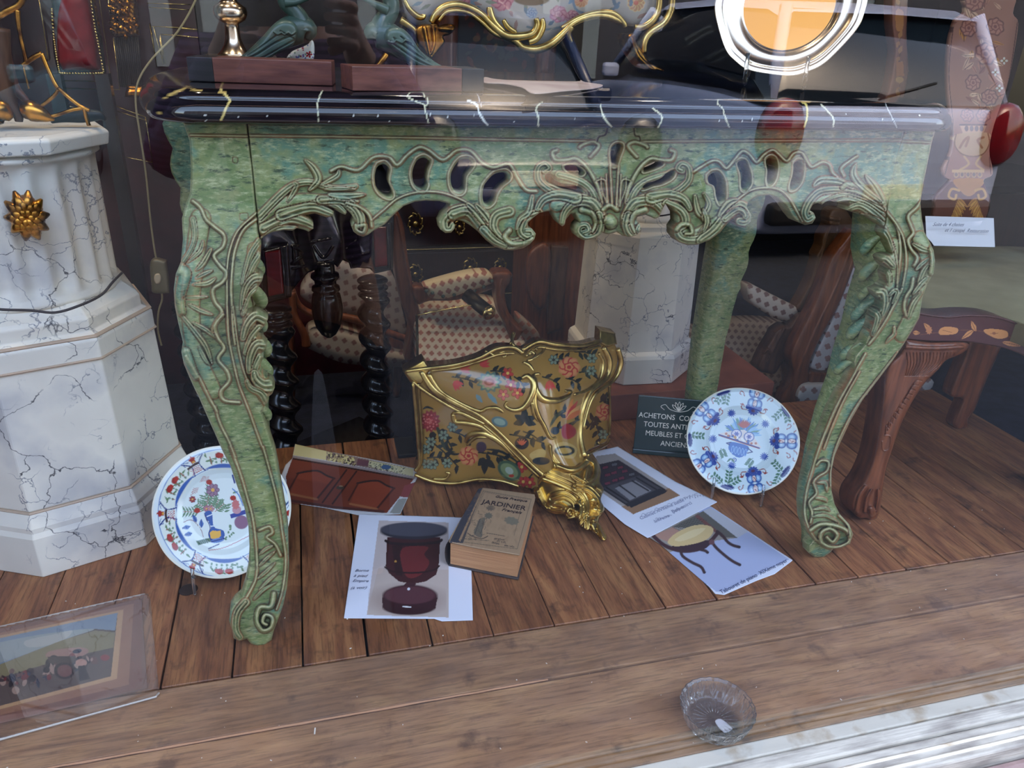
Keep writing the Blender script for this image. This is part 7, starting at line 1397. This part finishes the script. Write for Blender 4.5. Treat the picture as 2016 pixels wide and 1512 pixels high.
ac3 = thing('cabriole_armchair', 'armchair with carved gilt-brown back rail and cream lozenge cloth, behind the right table leg', 'armchair', (1.3, 2.0, SF))
J = crop(1340, 380, 3.4375)
sheet('seat_cushion', J((60, 940), (200, 920), (400, 870), (690, 880), (760, 960), (700, 1150), (700, 1300), (640, 1400), (300, 1400), (120, 1300), (60, 1100)), onY(lambda a, b: 2.20-(b-640)*.001), MT['fabric'], ac3, res=1.2, thick=.06, puff=(30, .02), paint=loz(12.5, .06, (112, 92, 84), 4.0, 1.1, .95), base=(160, 144, 128))
sheet('arm_pad', J((440, 640), (480, 620), (600, 680), (720, 740), (810, 790), (780, 840), (720, 865), (620, 840), (540, 790), (470, 740)), onY(1.98), MT['fabric'], ac3, res=1.0, thick=.04, puff=(15, .02), paint=loz(18, .45, (120, 90, 80), 5.2), base=(190, 176, 158))
sheet('carved_back_stile', J((1030, 110), (1110, 110), (1150, 160), (1180, 240), (1160, 310), (1080, 440), (1000, 560), (920, 700), (860, 800), (780, 790), (830, 690), (880, 580), (920, 460), (920, 420), (950, 360), (960, 290), (1000, 220), (1000, 160)), onY(1.97), mat('carved_golden_brown', (112, 78, 44), .45, noise=(10, (70, 44, 26))), ac3, res=1.3, thick=.04, puff=(9, .012),
      strokes=[(J((1080, 180), (1040, 330), (940, 560), (850, 760)), 2, 2, .005), (J((1040, 170), (990, 300), (960, 420), (880, 640)), 2, 2, .004), (J((1010, 170), (1060, 180)), 4, 4, .006), (J((1010, 205), (1060, 210)), 4, 4, .006)])
sheet('outer_back_frame', J((1170, 250), (1200, 310), (1190, 420), (1150, 560), (1060, 780), (960, 960), (900, 1080), (870, 1180), (870, 1280), (830, 1330), (810, 1440), (690, 1430), (690, 1380), (740, 1290), (760, 1200), (740, 1100), (800, 960), (900, 760), (960, 600), (1020, 440), (1100, 330)), onY(1.88), MT['walnut'], ac3, res=1.4, thick=.04, puff=(14, .012), strokes=[(J((1170, 330), (1060, 620), (900, 960), (800, 1200)), 2, 2, .004)])
sheet('arm_support', J((700, 900), (740, 900), (800, 820), (870, 840), (830, 960), (700, 1130), (640, 1220), (590, 1220), (520, 1190), (560, 1080), (620, 980), (640, 940)), onY(1.95), MT['walnutdk'], ac3, res=1.4, thick=.04, puff=(10, .012), strokes=[(J((700, 920), (640, 1040), (590, 1140)), 3, 3, .006), (J((560, 1080), (590, 1060), (610, 1090)), 3, 3, .006)])
sheet('back_upholstery', J((1190, 420), (1200, 480), (1150, 700), (1060, 1000), (1000, 1170), (960, 1205), (900, 1195), (875, 1170), (920, 1060), (1000, 900), (1070, 740), (1130, 560)), onY(1.90), MT['fabric'], ac3, res=1.0, thick=.03, puff=(10, .01), paint=loz(21, .45, (158, 120, 112), 6), base=(206, 202, 200))
sheet('seat_rail', J((870, 1205), (980, 1215), (1400, 1240), (1500, 1300), (1400, 1310), (1000, 1290), (870, 1290)), onY(1.88), MT['walnut'], ac3, res=1.6, thick=.05, puff=(8, .01))
sheet('seat_roll', J((830, 1300), (960, 1290), (1400, 1290), (1700, 1260), (1640, 1380), (1400, 1410), (1100, 1425), (900, 1445), (820, 1430), (785, 1380)), onY(1.86), MT['fabric'], ac3, res=1.2, thick=.05, puff=(16, .015), paint=loz(22, .1, (140, 110, 104), 6), base=(196, 194, 190))
for x, y in((1.26, 2.08), (1.5, 1.98), (1.30, 2.42), (1.5, 2.42)): tube('leg', [(x, y, .03), (x+.01, y-.02, -.08), (x, y, SF)], [.028, .02, .016], MT['walnut'], ac3, 10)
# reddish cabinet beside the far pedestal
rcab = thing('red_brown_cabinet', 'reddish brown wooden cabinet corner between armchair and far marbled pedestal', 'cabinet', (.75, 2.2, SF))
xa, xb = atY(1042, 500, 2.45)[0], atY(1128, 500, 2.45)[0]+.08
box('carcass', ((xa+xb)/2, 2.56, .22), (xb-xa, .20, .88), MT['mahog'], rcab, bev=.004)
sheet('stile', G5((1550, 420), (1710, 430), (1690, 700), (1650, 1250), (1500, 1300), (1520, 900)), onY(2.445), MT['walnutdk'], rcab, res=3, thick=.02, edge=(2, .003), smooth_outline=False); sheet('door_panel', G5((1330, 480), (1520, 420), (1510, 900), (1440, 1060), (1330, 950), (1290, 700)), onY(2.44), MT['mahog'], rcab, res=2.5, thick=.015, puff=(16, .01))
# ------------------------------------------------------------------ marquetry chair on the right
mc = thing('marquetry_chair', 'walnut chair with flower marquetry splat, olive seat and claw foot at the right edge', 'chair', (1.5, 1.4, 0))
N_ = crop(1820, 0, 3.44)
def p_splat(p):
    q = lambda x, y: N_((x, y))[0]; s = 1/3.44; TN, DK, OR = (208, 162, 126), (110, 70, 58), (196, 134, 70)
    p.fill([q(60, 1230), q(460, 1230), q(460, 1500), q(60, 1500)], (108, 62, 48), False)
    p.line([q(200, 150), q(165, 500), q(195, 900), q(140, 1180)], 3*s, (96, 60, 50)); p.line([q(630, 150), q(560, 600), q(450, 1000), q(450, 1180)], 3*s, (96, 60, 50))
    r = np.random.default_rng(11)
    for _ in range(52):
        t = r.uniform(0, 1); y = -20+t*780; x = 385+r.uniform(-1, 1)*(190-t*70)-t*10; p.leaf(*q(x, y), r.uniform(50, 105)*s, r.uniform(22, 40)*s, r.uniform(0, 6.3), [TN, (222, 180, 140), (186, 126, 98), OR, (150, 96, 78)][r.integers(5)], (120, 80, 62))
    for x, y, R_ in((415, 365, 78), (340, 10, 70), (300, 190, 60), (480, 180, 62), (330, 560, 56), (440, 660, 58), (290, 780, 46), (400, 780, 52)): p.rose(*q(x, y), R_*s, [(110, 72, 62), (184, 128, 104), (140, 88, 76)], 7, x*.1)
    for x, y in((540, 412), (480, 490), (508, 598)): p.flower(*q(x, y), 26*s, (220, 214, 190), (150, 120, 60), 4)
    p.fill([q(240, 850), q(420, 850), q(400, 900), q(260, 900)], TN, False); p.line([q(240, 845), q(420, 845)], 5*s, (90, 56, 44), False)
    for k in range(4): p.ell(*q(285+k*34, 870), 13*s, 20*s, (110, 84, 80))
    p.fill([q(215, 910), q(430, 900), q(440, 970), q(400, 1040), q(330, 1060), q(250, 1040), q(205, 980)], (200, 160, 116)); p.line([q(215, 910), q(205, 980), q(250, 1040), q(330, 1060), q(400, 1040), q(440, 970), q(430, 905)], 4*s, (130, 86, 56)); p.line([q(240, 1000), q(270, 950), q(300, 930), q(280, 990)], 8*s, (160, 106, 66)); p.line([q(390, 1000), q(360, 950), q(400, 930)], 8*s, (160, 106, 66))
    p.line([q(270, 1060), q(300, 1110), q(240, 1150)], 7*s, (206, 160, 104)); p.line([q(380, 1060), q(350, 1110), q(400, 1150)], 7*s, (206, 160, 104)); p.fill([q(185, 1150), q(405, 1150), q(405, 1168), q(185, 1168)], (216, 172, 116), False)
    for k in range(5): p.ell(*q(215+k*40, 1185), 17*s, 20*s, (206, 162, 112)); p.ell(*q(215+k*40, 1182), 11*s, 13*s, (140, 110, 92))
    p.fill([q(200, 1215), q(400, 1215), q(360, 1290), q(300, 1330), q(240, 1290)], OR); 
    for sg in(-1, 1):
        cx_ = 290+sg*55; p.line([q(cx_, 1290), q(cx_+sg*50, 1280), q(cx_+sg*70, 1330), q(cx_+sg*30, 1350), q(cx_+sg*20, 1320)], 8*s, (214, 160, 84))
        for k in range(8): p.leaf(*q(cx_+sg*(10+k*5), 1340+k*16), 90*s, 28*s, 1.57+sg*(.8-k*.1), [OR, (214, 158, 80)][k % 2], (150, 96, 50))
sheet('splat', N_((290, -60), (280, 80), (215, 140), (172, 300), (160, 500), (170, 700), (195, 880), (185, 1030), (130, 1150), (150, 1205), (180, 1225), (85, 1330), (75, 1400), (90, 1500), (380, 1500), (440, 1380), (440, 1330), (400, 1225), (455, 1190), (462, 1140), (440, 1020), (470, 850), (555, 600), (600, 400), (636, 160), (600, 90), (605, -60)), onY(lambda a, b: 1.60+.03*np.sin(b*.012)), MT['marq'], mc, res=.95, thick=.012, paint=p_splat, base=(166, 116, 92))
def p_stile(p):
    for y in(10, 40, 75, 105, 135, 165, 190): x = 1770; p.line([(x, y-16), (x+2, y), (x, y+16)], .7, (120, 74, 44)); p.leaf(x, y, 16, 8, -1.2 if y % 2 else -1.9, (206, 144, 88)); p.leaf(x, y+6, 14, 7, 1.9, (196, 130, 76))
    p.fill([(1764, 22), (1778, 22), (1778, 55), (1771, 62), (1764, 55)], (210, 140, 84)); p.fill([(1764, 122), (1778, 122), (1780, 150), (1764, 150)], (206, 130, 74), False); p.ell(1771, 157, 8, 6, (220, 166, 96))
sheet('back_stile', c3((1235, -60), (1236, 150), (1256, 300), (1236, 450), (1200, 600), (1170, 760), (1290, 760), (1308, 575), (1335, 420), (1322, 200), (1332, -60)), onY(1.84), MT['marq'], mc, res=1.2, thick=.03, paint=p_stile, base=(158, 100, 74), puff=(8, .006), smooth_outline=False)
sheet('back_stile', [(2060, -60), (2090, -60), (2080, 200), (2070, 500), (2040, 500), (2050, 200)], onY(1.56), MT['marq'], mc, res=4, thick=.03, base=(140, 88, 72), paint=lambda p: None)
sheet('seat', [(1770, 575), (1792, 510), (1818, 487), (1920, 484), (2016, 486), (2140, 500), (2180, 600), (2150, 690), (2080, 668), (2016, 642), (1960, 625), (1905, 620), (1860, 623), (1811, 618), (1785, 612)], onZ(.462), MT['olive'], mc, res=2.2, thick=.04, puff=(60, .018), tdir=(0, 0, -1))
def p_rail(p):
    q = lambda x, y: crop(1640, 560, 4.447)((x, y))[0]; s = 1/4.447; O1 = (206, 140, 84)
    p.line([q(760, 440), q(930, 420), q(1130, 400), (q(1300, 410)), q(1500, 440), q(1640, 520)], 3*s, (120, 74, 50))
    p.fill([q(930, 400), q(980, 370), q(1080, 380), q(1095, 410), q(1060, 435), q(940, 440)], O1); p.fill([q(1325, 395), q(1420, 390), q(1520, 410), q(1525, 460), q(1440, 475), q(1340, 430)], O1)
    for x, y, L_, a in((1250, 410, 100, -2.0), (1230, 400, 130, 2.5), (850, 400, 80, -2.3), (1480, 505, 170, .2), (1650, 500, 90, -1.8), (700, 420, 60, .1)): p.leaf(*q(x, y), L_*s, 40*s, a, O1, (130, 80, 50))
    p.ell(*q(840, 400), 26*s, 34*s, (190, 124, 80), jag=.15); p.line([q(960, 400), q(1040, 420)], 2*s, (120, 70, 50)); p.line([q(1380, 430), q(1450, 425)], 2*s, (120, 70, 50)); p.ell(*q(1410, 428), 16*s, 12*s, (150, 90, 60))
sheet('seat_rail', [(1770, 640), (1790, 612), (1811, 615), (1860, 622), (1905, 619), (1960, 622), (2016, 640), (2090, 668), (2090, 730), (2016, 700), (1970, 684), (1901, 673), (1836, 672), (1784, 668), (1772, 664)], onY(1.150), MT['marq'], mc, res=.95, thick=.045, paint=p_rail, base=(84, 46, 44), edge=(3, .004), strokes=[([(1790, 614), (1860, 624), (1905, 621), (1960, 624), (2016, 642), (2090, 670)], 2, 2, .004)])
lgo = [(1782, 672), (1786, 668), (1830, 674), (1880, 673), (1906, 676), (1903, 690), (1885, 700), (1862, 710), (1845, 730), (1820, 755), (1800, 785), (1785, 812), (1771, 843), (1757, 884), (1745, 920), (1740, 950), (1735, 985), (1733, 1000), (1727, 1018), (1716, 1024), (1704, 1020), (1692, 1020), (1681, 1010), (1677, 992), (1683, 972), (1700, 948), (1716, 912), (1727, 866), (1734, 820), (1739, 773), (1741, 738), (1752, 715), (1772, 695)]
kn = [(crop(1640, 560, 4.447)((x0, 600), (x0+10-(k*4), 700), (x0-k*14-10, 800)), 1.0, 1.0, .003, 'groove') for k, x0 in enumerate(range(640, 1080, 30))]
kn += [(crop(1500, 680, 3.436)((1080-k*22, 240+k*32), (1040-k*20, 240+k*30), (1000-k*17, 300+k*31)), 1.0, 1.0, .003, 'groove') for k in range(11)]
kn += [([(1784, 683), (1840, 686), (1895, 683)], 4, 4, .006), (c7((830, 610), (870, 620), (860, 700), (820, 710), (815, 650)), 1, 1, .002), (c7((700, 1120), (710, 1040), (740, 980)), 5, 3, .008), (c7((780, 1120), (790, 1040), (790, 980)), 5, 3, .008), (c7((740, 1110), (745, 1130)), 8, 8, .012), (c7((640, 1120), (660, 1020), (700, 960)), 5, 4, .008)]
sheet('front_leg', lgo, onY(1.155), MT['mahog'], mc, res=.95, thick=.045, puff=(14, .012), strokes=kn)
sheet('rear_leg', [(1914, 665), (1900, 700), (1878, 751), (1872, 780), (1895, 785), (1884, 815), (1878, 838), (1890, 846), (1905, 842), (1906, 825), (1919, 807), (1932, 774), (1948, 735), (1964, 699), (1972, 665)], onY(1.49), MT['mahog'], mc, res=1.5, thick=.03, puff=(10, .01))
sheet('front_leg', [(2080, 690), (2160, 690), (2140, 800), (2090, 1000), (2050, 1010), (2060, 900), (2070, 780)], onY(1.15), MT['mahog'], mc, res=4, thick=.04, puff=(10, .01))
card = sheet('handwritten_card', c3((1434, 1276), (1838, 1288), (1845, 1460), (1485, 1452), (1470, 1430), (1440, 1400)), onY(lambda a, b: 1.50-(b-455)*.0008), MT['paper'], None, res=1.0, thick=.0008, paint=lambda p: None, base=(228, 228, 228), smooth_outline=False, loc=tuple(atY(1890, 486, 1.47)))
for s_, a, b in(('Suite de 4 chaises', (1475, 1335), (1600, 1336)), ('et 1 canapé  Restauration', (1545, 1368), (1700, 1372))):
    w0, w1, w2 = [atY(*c3(v)[0], 1.487-.0) for v in(a, b, (a[0], a[1]-20))]; text('handwriting', s_, mat('pencil_grey', (116, 118, 130), .8), card, w0, w1-w0, w2-w0, .0128, ext=.0001, shear=.35)
props(card, 'white handwritten card propped on the olive chair seat', 'card')
# dark glass-topped piece at the far right
dg_ = thing('dark_side_cabinet', 'dark cabinet standing at the far right behind the marquetry chair', 'cabinet', (2.6, 2.6, SF))
box('carcass', (2.75, 2.7, .12), (.95, .5, .68), MT['darkwood'], dg_, bev=.006); box('top', (2.75, 2.69, .475), (1.0, .56, .03), MT['portoro'], dg_, bev=.006)
# ------------------------------------------------------------------ cars parked across the street (seen in the window's reflection)
carglass = mat('car_glass', (20, 30, 40), .05, spec=.8, coat=.5); rubber = mat('tyre_rubber', (24, 24, 26), .8); lampred = mat('tail_lamp_red', (120, 14, 24), .15, coat=.8); lampw = mat('head_lamp', (40, 46, 56), .1, coat=.8); blk = mat('black_trim', (26, 26, 28), .5); chrome = mat('chrome', (220, 220, 225), .12, 1.0)
def car(label, x0, ynear, wid, length, top, colour, rear):
    Z0 = -.5; paint_ = mat('car_paint', colour, .3, .0, coat=.8); xc = x0+wid/2
    t = thing('parked_car', label, 'car', (xc, ynear-length/2, Z0))
    H_ = top-Z0; y = lambda u: ynear-u*length
    def loft(name, secs, m, par, caps=True, sub=True):
        V = []; n = None
        for u, hw, zb, zt, r in secs:
            ring = [(-hw, zb), (-hw*1.0, zb+(zt-zb)*.35), (-hw*r, zt-.04), (-hw*(r-.08), zt), (hw*(r-.08), zt), (hw*r, zt-.04), (hw, zb+(zt-zb)*.35), (hw, zb)]; n = len(ring)
            V += [(xc+a, y(u), z) for a, z in ring]
        Fc = [[i*n+k, i*n+(k+1) % n, (i+1)*n+(k+1) % n, (i+1)*n+k] for i in range(len(secs)-1) for k in range(n)]+[list(range(n))[::-1], [(len(secs)-1)*n+k for k in range(n)]]
        o = mk(name, V, Fc, m, par, True)
        if sub: md = o.modifiers.new('s', 'SUBSURF'); md.levels = 2; md.render_levels = 2; bevel(o, .02, 1); o.modifiers.move(1, 0)
        return o
    hw = wid/2; zs_ = Z0+.22; bl = Z0+H_*(.64 if rear else .58)
    body = loft('body', [(0, hw*.9, zs_, bl-.16, .95), (.015, hw*.97, zs_-.04, bl-.03, .96), (.2, hw, zs_-.06, bl+.02, .96), (.5, hw, zs_-.06, bl, .96), (.8, hw, zs_-.06, bl-.06, .95), (.96, hw*.97, zs_-.02, bl-.18, .93), (1, hw*.85, zs_+.05, bl-.30, .9)] if rear else
                [(0, hw*.85, zs_+.02, bl-.34, .92), (.03, hw*.96, zs_-.03, bl-.22, .94), (.25, hw, zs_-.06, bl-.05, .95), (.5, hw, zs_-.06, bl, .96), (.85, hw, zs_-.06, bl+.02, .96), (.98, hw*.97, zs_-.02, bl-.06, .95), (1, hw*.9, zs_, bl-.16, .95)], paint_, t)
    c = [(.03, .08, .0), (.10, .90, 1)] if rear else None
    if rear: cs_ = [(.02, hw*.93, bl-.05, bl+.02, .95), (.10, hw*.92, bl-.05, top-.07, .80), (.30, hw*.93, bl-.05, top-.02, .80), (.55, hw*.93, bl-.05, top-.03, .80), (.76, hw*.92, bl-.08, bl, .90)]; ro = [(.085, top-.10), (.14, top-.03), (.32, top), (.55, top-.02), (.60, top-.08)]
    else: cs_ = [(.24, hw*.92, bl-.10, bl-.03, .90), (.45, hw*.93, bl-.05, top-.05, .80), (.7, hw*.93, bl-.05, top-.02, .80), (.90, hw*.92, bl-.05, top-.07, .80), (.98, hw*.9, bl-.05, bl, .95)]; ro = [(.40, top-.08), (.45, top-.02), (.68, top), (.86, top-.03), (.915, top-.10)]
    loft('window_glass', cs_, carglass, t, sub=False)
    V = []
    for u, z in ro:
        w_ = hw*.75; V += [(xc-w_, y(u), z-.05), (xc-w_*.93, y(u), z+.005), (xc, y(u), z+.02), (xc+w_*.93, y(u), z+.005), (xc+w_, y(u), z-.05)]
    mk('roof', V, [[i*5+k, i*5+k+1, (i+1)*5+k+1, (i+1)*5+k] for i in range(len(ro)-1) for k in range(4)], paint_, t)
    for s_ in(-1, 1):
        u0, u1 = (.03, .095) if rear else (.25, .42)
        tube('pillar', [(xc+s_*hw*.88, y(u0), bl-.02), (xc+s_*hw*.73, y(u1), top-.06)], .045, paint_, t, 8, smooth=False)
        tube('pillar', [(xc+s_*hw*.9, y(.5), bl-.02), (xc+s_*hw*.755, y(.5), top-.06)], .035, blk, t, 8, smooth=False)
        u2, u3 = (.75, .60) if rear else (.97, .90)
        tube('pillar', [(xc+s_*hw*.88, y(u2), bl-.04), (xc+s_*hw*.75, y(u3), top-.07)], .04, paint_, t, 8, smooth=False)
        v, f = lathe((xc+s_*hw*.84, ynear+.03, bl-.22), [(.001, .02), (.14, .01), (.17, -.03), (.17, -.08)], 20, axis=(0, 1, 0), rfn=lambda r, h, th: r*(1+.35*np.sin(th)**2)); mk('lamp', v, f, lampred if rear else lampw, t)
        for u in(.19, .81):
            cxx = xc+s_*(hw-.10); v, f = lathe((cxx-.1, y(u), Z0+.32), [(.001, -.0), (.19, .0), (.20, .02), (.31, .02), (.325, .05), (.325, .15), (.31, .18), (.20, .18), (.19, .2), (.001, .2)], 32, axis=(1, 0, 0)); w = mk('wheel', v, f, rubber, t)
            v, f = lathe((cxx-.105, y(u), Z0+.32), [(.001, 0), (.17, 0), (.19, .02), (.19, .19), (.17, .21), (.001, .21)], 12, axis=(1, 0, 0)); mk('rim', v, f, chrome, w)
    box('bumper', (xc, ynear+.03, Z0+.36), (wid*.86, .12, .16), blk if rear else paint_, t, bev=.04); box('licence_plate', (xc, ynear+.10, Z0+.52), (.5, .02, .11), MT['white'], t, bev=.005)
    for s_ in(-1, 1): v, f = boxv((xc+s_*(hw+.07), y(.62 if rear else .33), bl+.04), (.16, .09, .12)); bevel(mk('wing_mirror', v, f, paint_, t, False), .03)
    if rear: tube('wiper', [(xc-.1, y(.02)+.03, bl+.03), (xc+.35, y(.04)+.03, bl+.12)], .01, blk, t, 6, smooth=False)
    return t
car('silver blue hatchback parked with its rear to the shop, reflected at the upper right', 2.98, -3.40, 2.2, 4.2, 1.25, (196, 208, 240), True)
car('dark blue car parked with its bonnet to the shop, reflected above the table middle', .75, -4.0, 1.8, 4.3, 1.12, (34, 48, 84), False)
car('teal car parked furthest left of the row, reflected at the upper left', -3.7, -3.6, 1.8, 4.2, 1.25, (58, 96, 116), False)
# ------------------------------------------------------------------ the photographer, reflected faintly in the glass
per = thing('person', 'person in dark trousers and purple striped top holding up a phone, reflected in the glass', 'person', (.0, -.42, -.5))
def skin(name, V, E, R_, m, par, lev=2):
    me = bpy.data.meshes.new(name); b = WL[par.name]; me.from_pydata([tuple(np.array(v)-b) for v in V], E, []); me.materials.append(m)
    o = bpy.data.objects.new(name, me); COL.objects.link(o); o.parent = par; WL[o.name] = b
    sk = o.modifiers.new('skin', 'SKIN'); sk.use_smooth_shade = True
    dat = me.skin_vertices[0].data
    for i, r in enumerate(R_): dat[i].radius = (r, r) if np.isscalar(r) else r; dat[i].use_root = (i == 0)
    ss = o.modifiers.new('sub', 'SUBSURF'); ss.levels = lev; ss.render_levels = lev
    return o
py = -.42
Vb = [(0, py, .42), (0, py, .55), (0, py+.01, .72), (0, py, .88), (0, py+.01, .97), (0, py+.04, 1.05), (0, py+.05, 1.14), (0, py+.04, 1.20)]
Rb = [(.14, .11), (.125, .10), (.15, .105), (.10, .08), (.052, .05), (.065, .075), (.076, .09), (.05, .06)]
Eb = [(i, i+1) for i in range(7)]
def arm(s_):
    i = len(Vb); Vb.extend([(s_*.17, py, .88), (s_*.25, py+.06, .70), (s_*.15, py+.26, .84), (s_*.10, py+.335, .93)]); Rb.extend([.058, .046, .036, .026]); Eb.extend([(3, i), (i, i+1), (i+1, i+2), (i+2, i+3)])
    j = len(Vb); Vb.append((s_*.098, py+.355, .955)); Rb.append((.030, .016)); Eb.append((i+3, j))
    for k in range(4):
        a = len(Vb); z = .992-.018*k; L_ = [.9, 1.0, .95, .8][k]
        Vb.extend([(s_*(.092), py+.362, z-.01), (s_*(.092+.006), py+.385, z), (s_*(.078-.006*L_), py+.392, z+.002), (s_*(.060-.012*L_), py+.388, z+.002)]); Rb.extend([.0095, .0085, .008, .007]); Eb.extend([(j, a), (a, a+1), (a+1, a+2), (a+2, a+3)])
    a = len(Vb); Vb.extend([(s_*.085, py+.352, .945), (s_*.070, py+.362, .930), (s_*.055, py+.375, .925)]); Rb.extend([.012, .010, .008]); Eb.extend([(j, a), (a, a+1), (a+1, a+2)])
arm(-1); arm(1)
for s_ in(-1, 1):
    i = len(Vb); Vb.extend([(s_*.09, py, .36), (s_*.10, py+.01, .0), (s_*.10, py-.01, -.40), (s_*.105, py+.02, -.455), (s_*.115, py+.14, -.47)]); Rb.extend([.085, .055, .036, .04, .03]); Eb.extend([(0, i), (i, i+1), (i+1, i+2), (i+2, i+3), (i+3, i+4)])
skin('body', Vb, Eb, Rb, MT['skin'], per)
strip = bpy.data.materials.new('purple_striped_cloth'); strip.use_nodes = True; N_1 = strip.node_tree.nodes; L_1 = strip.node_tree.links
wv = N_1.new('ShaderNodeTexWave'); wv.bands_direction = 'Z'; wv.inputs['Scale'].default_value = 22; tcx = N_1.new('ShaderNodeTexCoord'); L_1.new(tcx.outputs['Object'], wv.inputs[0])
L_1.new(ramp(N_1, L_1, wv.outputs[0], [(.4, (58, 36, 66)), (.6, (104, 78, 112))]), N_1['Principled BSDF'].inputs['Base Color']); N_1['Principled BSDF'].inputs['Roughness'].default_value = .9
skin('striped_top', [(0, py, .40), (0, py, .55), (0, py+.01, .72), (0, py, .87), (0, py+.005, .935), (-.17, py, .88), (-.255, py+.06, .695), (-.15, py+.26, .84), (-.105, py+.325, .92), (.17, py, .88), (.255, py+.06, .695), (.15, py+.26, .84), (.105, py+.325, .92)], [(0, 1), (1, 2), (2, 3), (3, 4), (3, 5), (5, 6), (6, 7), (7, 8), (3, 9), (9, 10), (10, 11), (11, 12)],
     [(.165, .135), (.15, .125), (.172, .128), (.13, .10), (.07, .066), .078, .064, .050, .038, .078, .064, .050, .038], strip, per)
trous = mat('dark_trousers', (34, 36, 48), .9); skin('trousers', [(0, py, .42), (0, py, .34), (-.09, py, .30), (-.10, py+.01, .0), (-.10, py-.01, -.42), (.09, py, .30), (.10, py+.01, .0), (.10, py-.01, -.42)], [(0, 1), (1, 2), (2, 3), (3, 4), (1, 5), (5, 6), (6, 7)], [(.16, .13), (.15, .125), .10, .075, .06, .10, .075, .06], trous, per)
skin('hair', [(0, py+.0, 1.20), (0, py-.045, 1.16), (0, py-.06, 1.08), (0, py-.04, .99), (0, py+.06, 1.235)], [(0, 1), (1, 2), (2, 3), (0, 4)], [(.075, .07), (.075, .06), (.068, .05), (.05, .03), (.06, .04)], mat('brown_hair', (52, 36, 28), .7), per)
for s_ in(-1, 1):
    v, f = lathe((s_*.031, py+.128, 1.115), [(.001, .011), (.008, .008), (.012, 0), (.008, -.008)], 14, axis=(0, 1, 0)); mk('eye', v, f, mat('eye_dark', (40, 30, 28), .2), per)
    tube('ear', [(s_*.078, py+.04, 1.13), (s_*.088, py+.035, 1.11), (s_*.080, py+.04, 1.08)], [.008, .013, .008], MT['skin'], per, 8)
tube('nose', [(0, py+.128, 1.12), (0, py+.150, 1.09), (0, py+.135, 1.08)], [.006, .013, .008], MT['skin'], per, 8); tube('mouth', [(-.024, py+.118, 1.052), (0, py+.127, 1.05), (.024, py+.118, 1.052)], [.003, .006, .003], mat('lips', (150, 80, 76), .5), per, 8)
for s_ in(-1, 1): tube('shoe', [(s_*.105, py-.04, -.465), (s_*.11, py+.06, -.46), (s_*.12, py+.17, -.478)], [.045, .048, .03], MT['slate'], per, 10)
ph = thing('phone', 'black phone held up in both hands by the photographer, reflected in the glass', 'phone', (0, -.03, .97))
fw = M3[2]; box('case', EYE-fw*.034+M3[0]*.0-M3[1]*.01, (.150, .074, .008), MT['slate'], ph, ax=[M3[0], -M3[1], -fw], bev=.003)
v, f = lathe(EYE-fw*.030-M3[0]*.04-M3[1]*.02, [(.001, 0), (.009, 0), (.009, .002), (.001, .002)], 20, axis=fw); mk('lens', v, f, MT['black'], ph)
# ------------------------------------------------------------------ groups of like things
for pre, g in (('ceiling_spotlight', 'ceiling spotlights over the window display'), ('printed_sheet', 'printed sheets lying on the floor boards'), ('cabriole_armchair', 'armchairs in lozenge cloth behind the table'), ('parked_car', 'cars parked across the street'), ('bird_bookend', 'pair of green bird bookends'), ('flowered_plate', 'painted plates leaning on stands'), ('plate_stand', 'clear plate stands'), ('marbled_pedestal', 'white marbled pedestals')):
    for o in list(COL.objects):
        if o.parent is None and o.name.split('.')[0] == pre: o['group'] = g
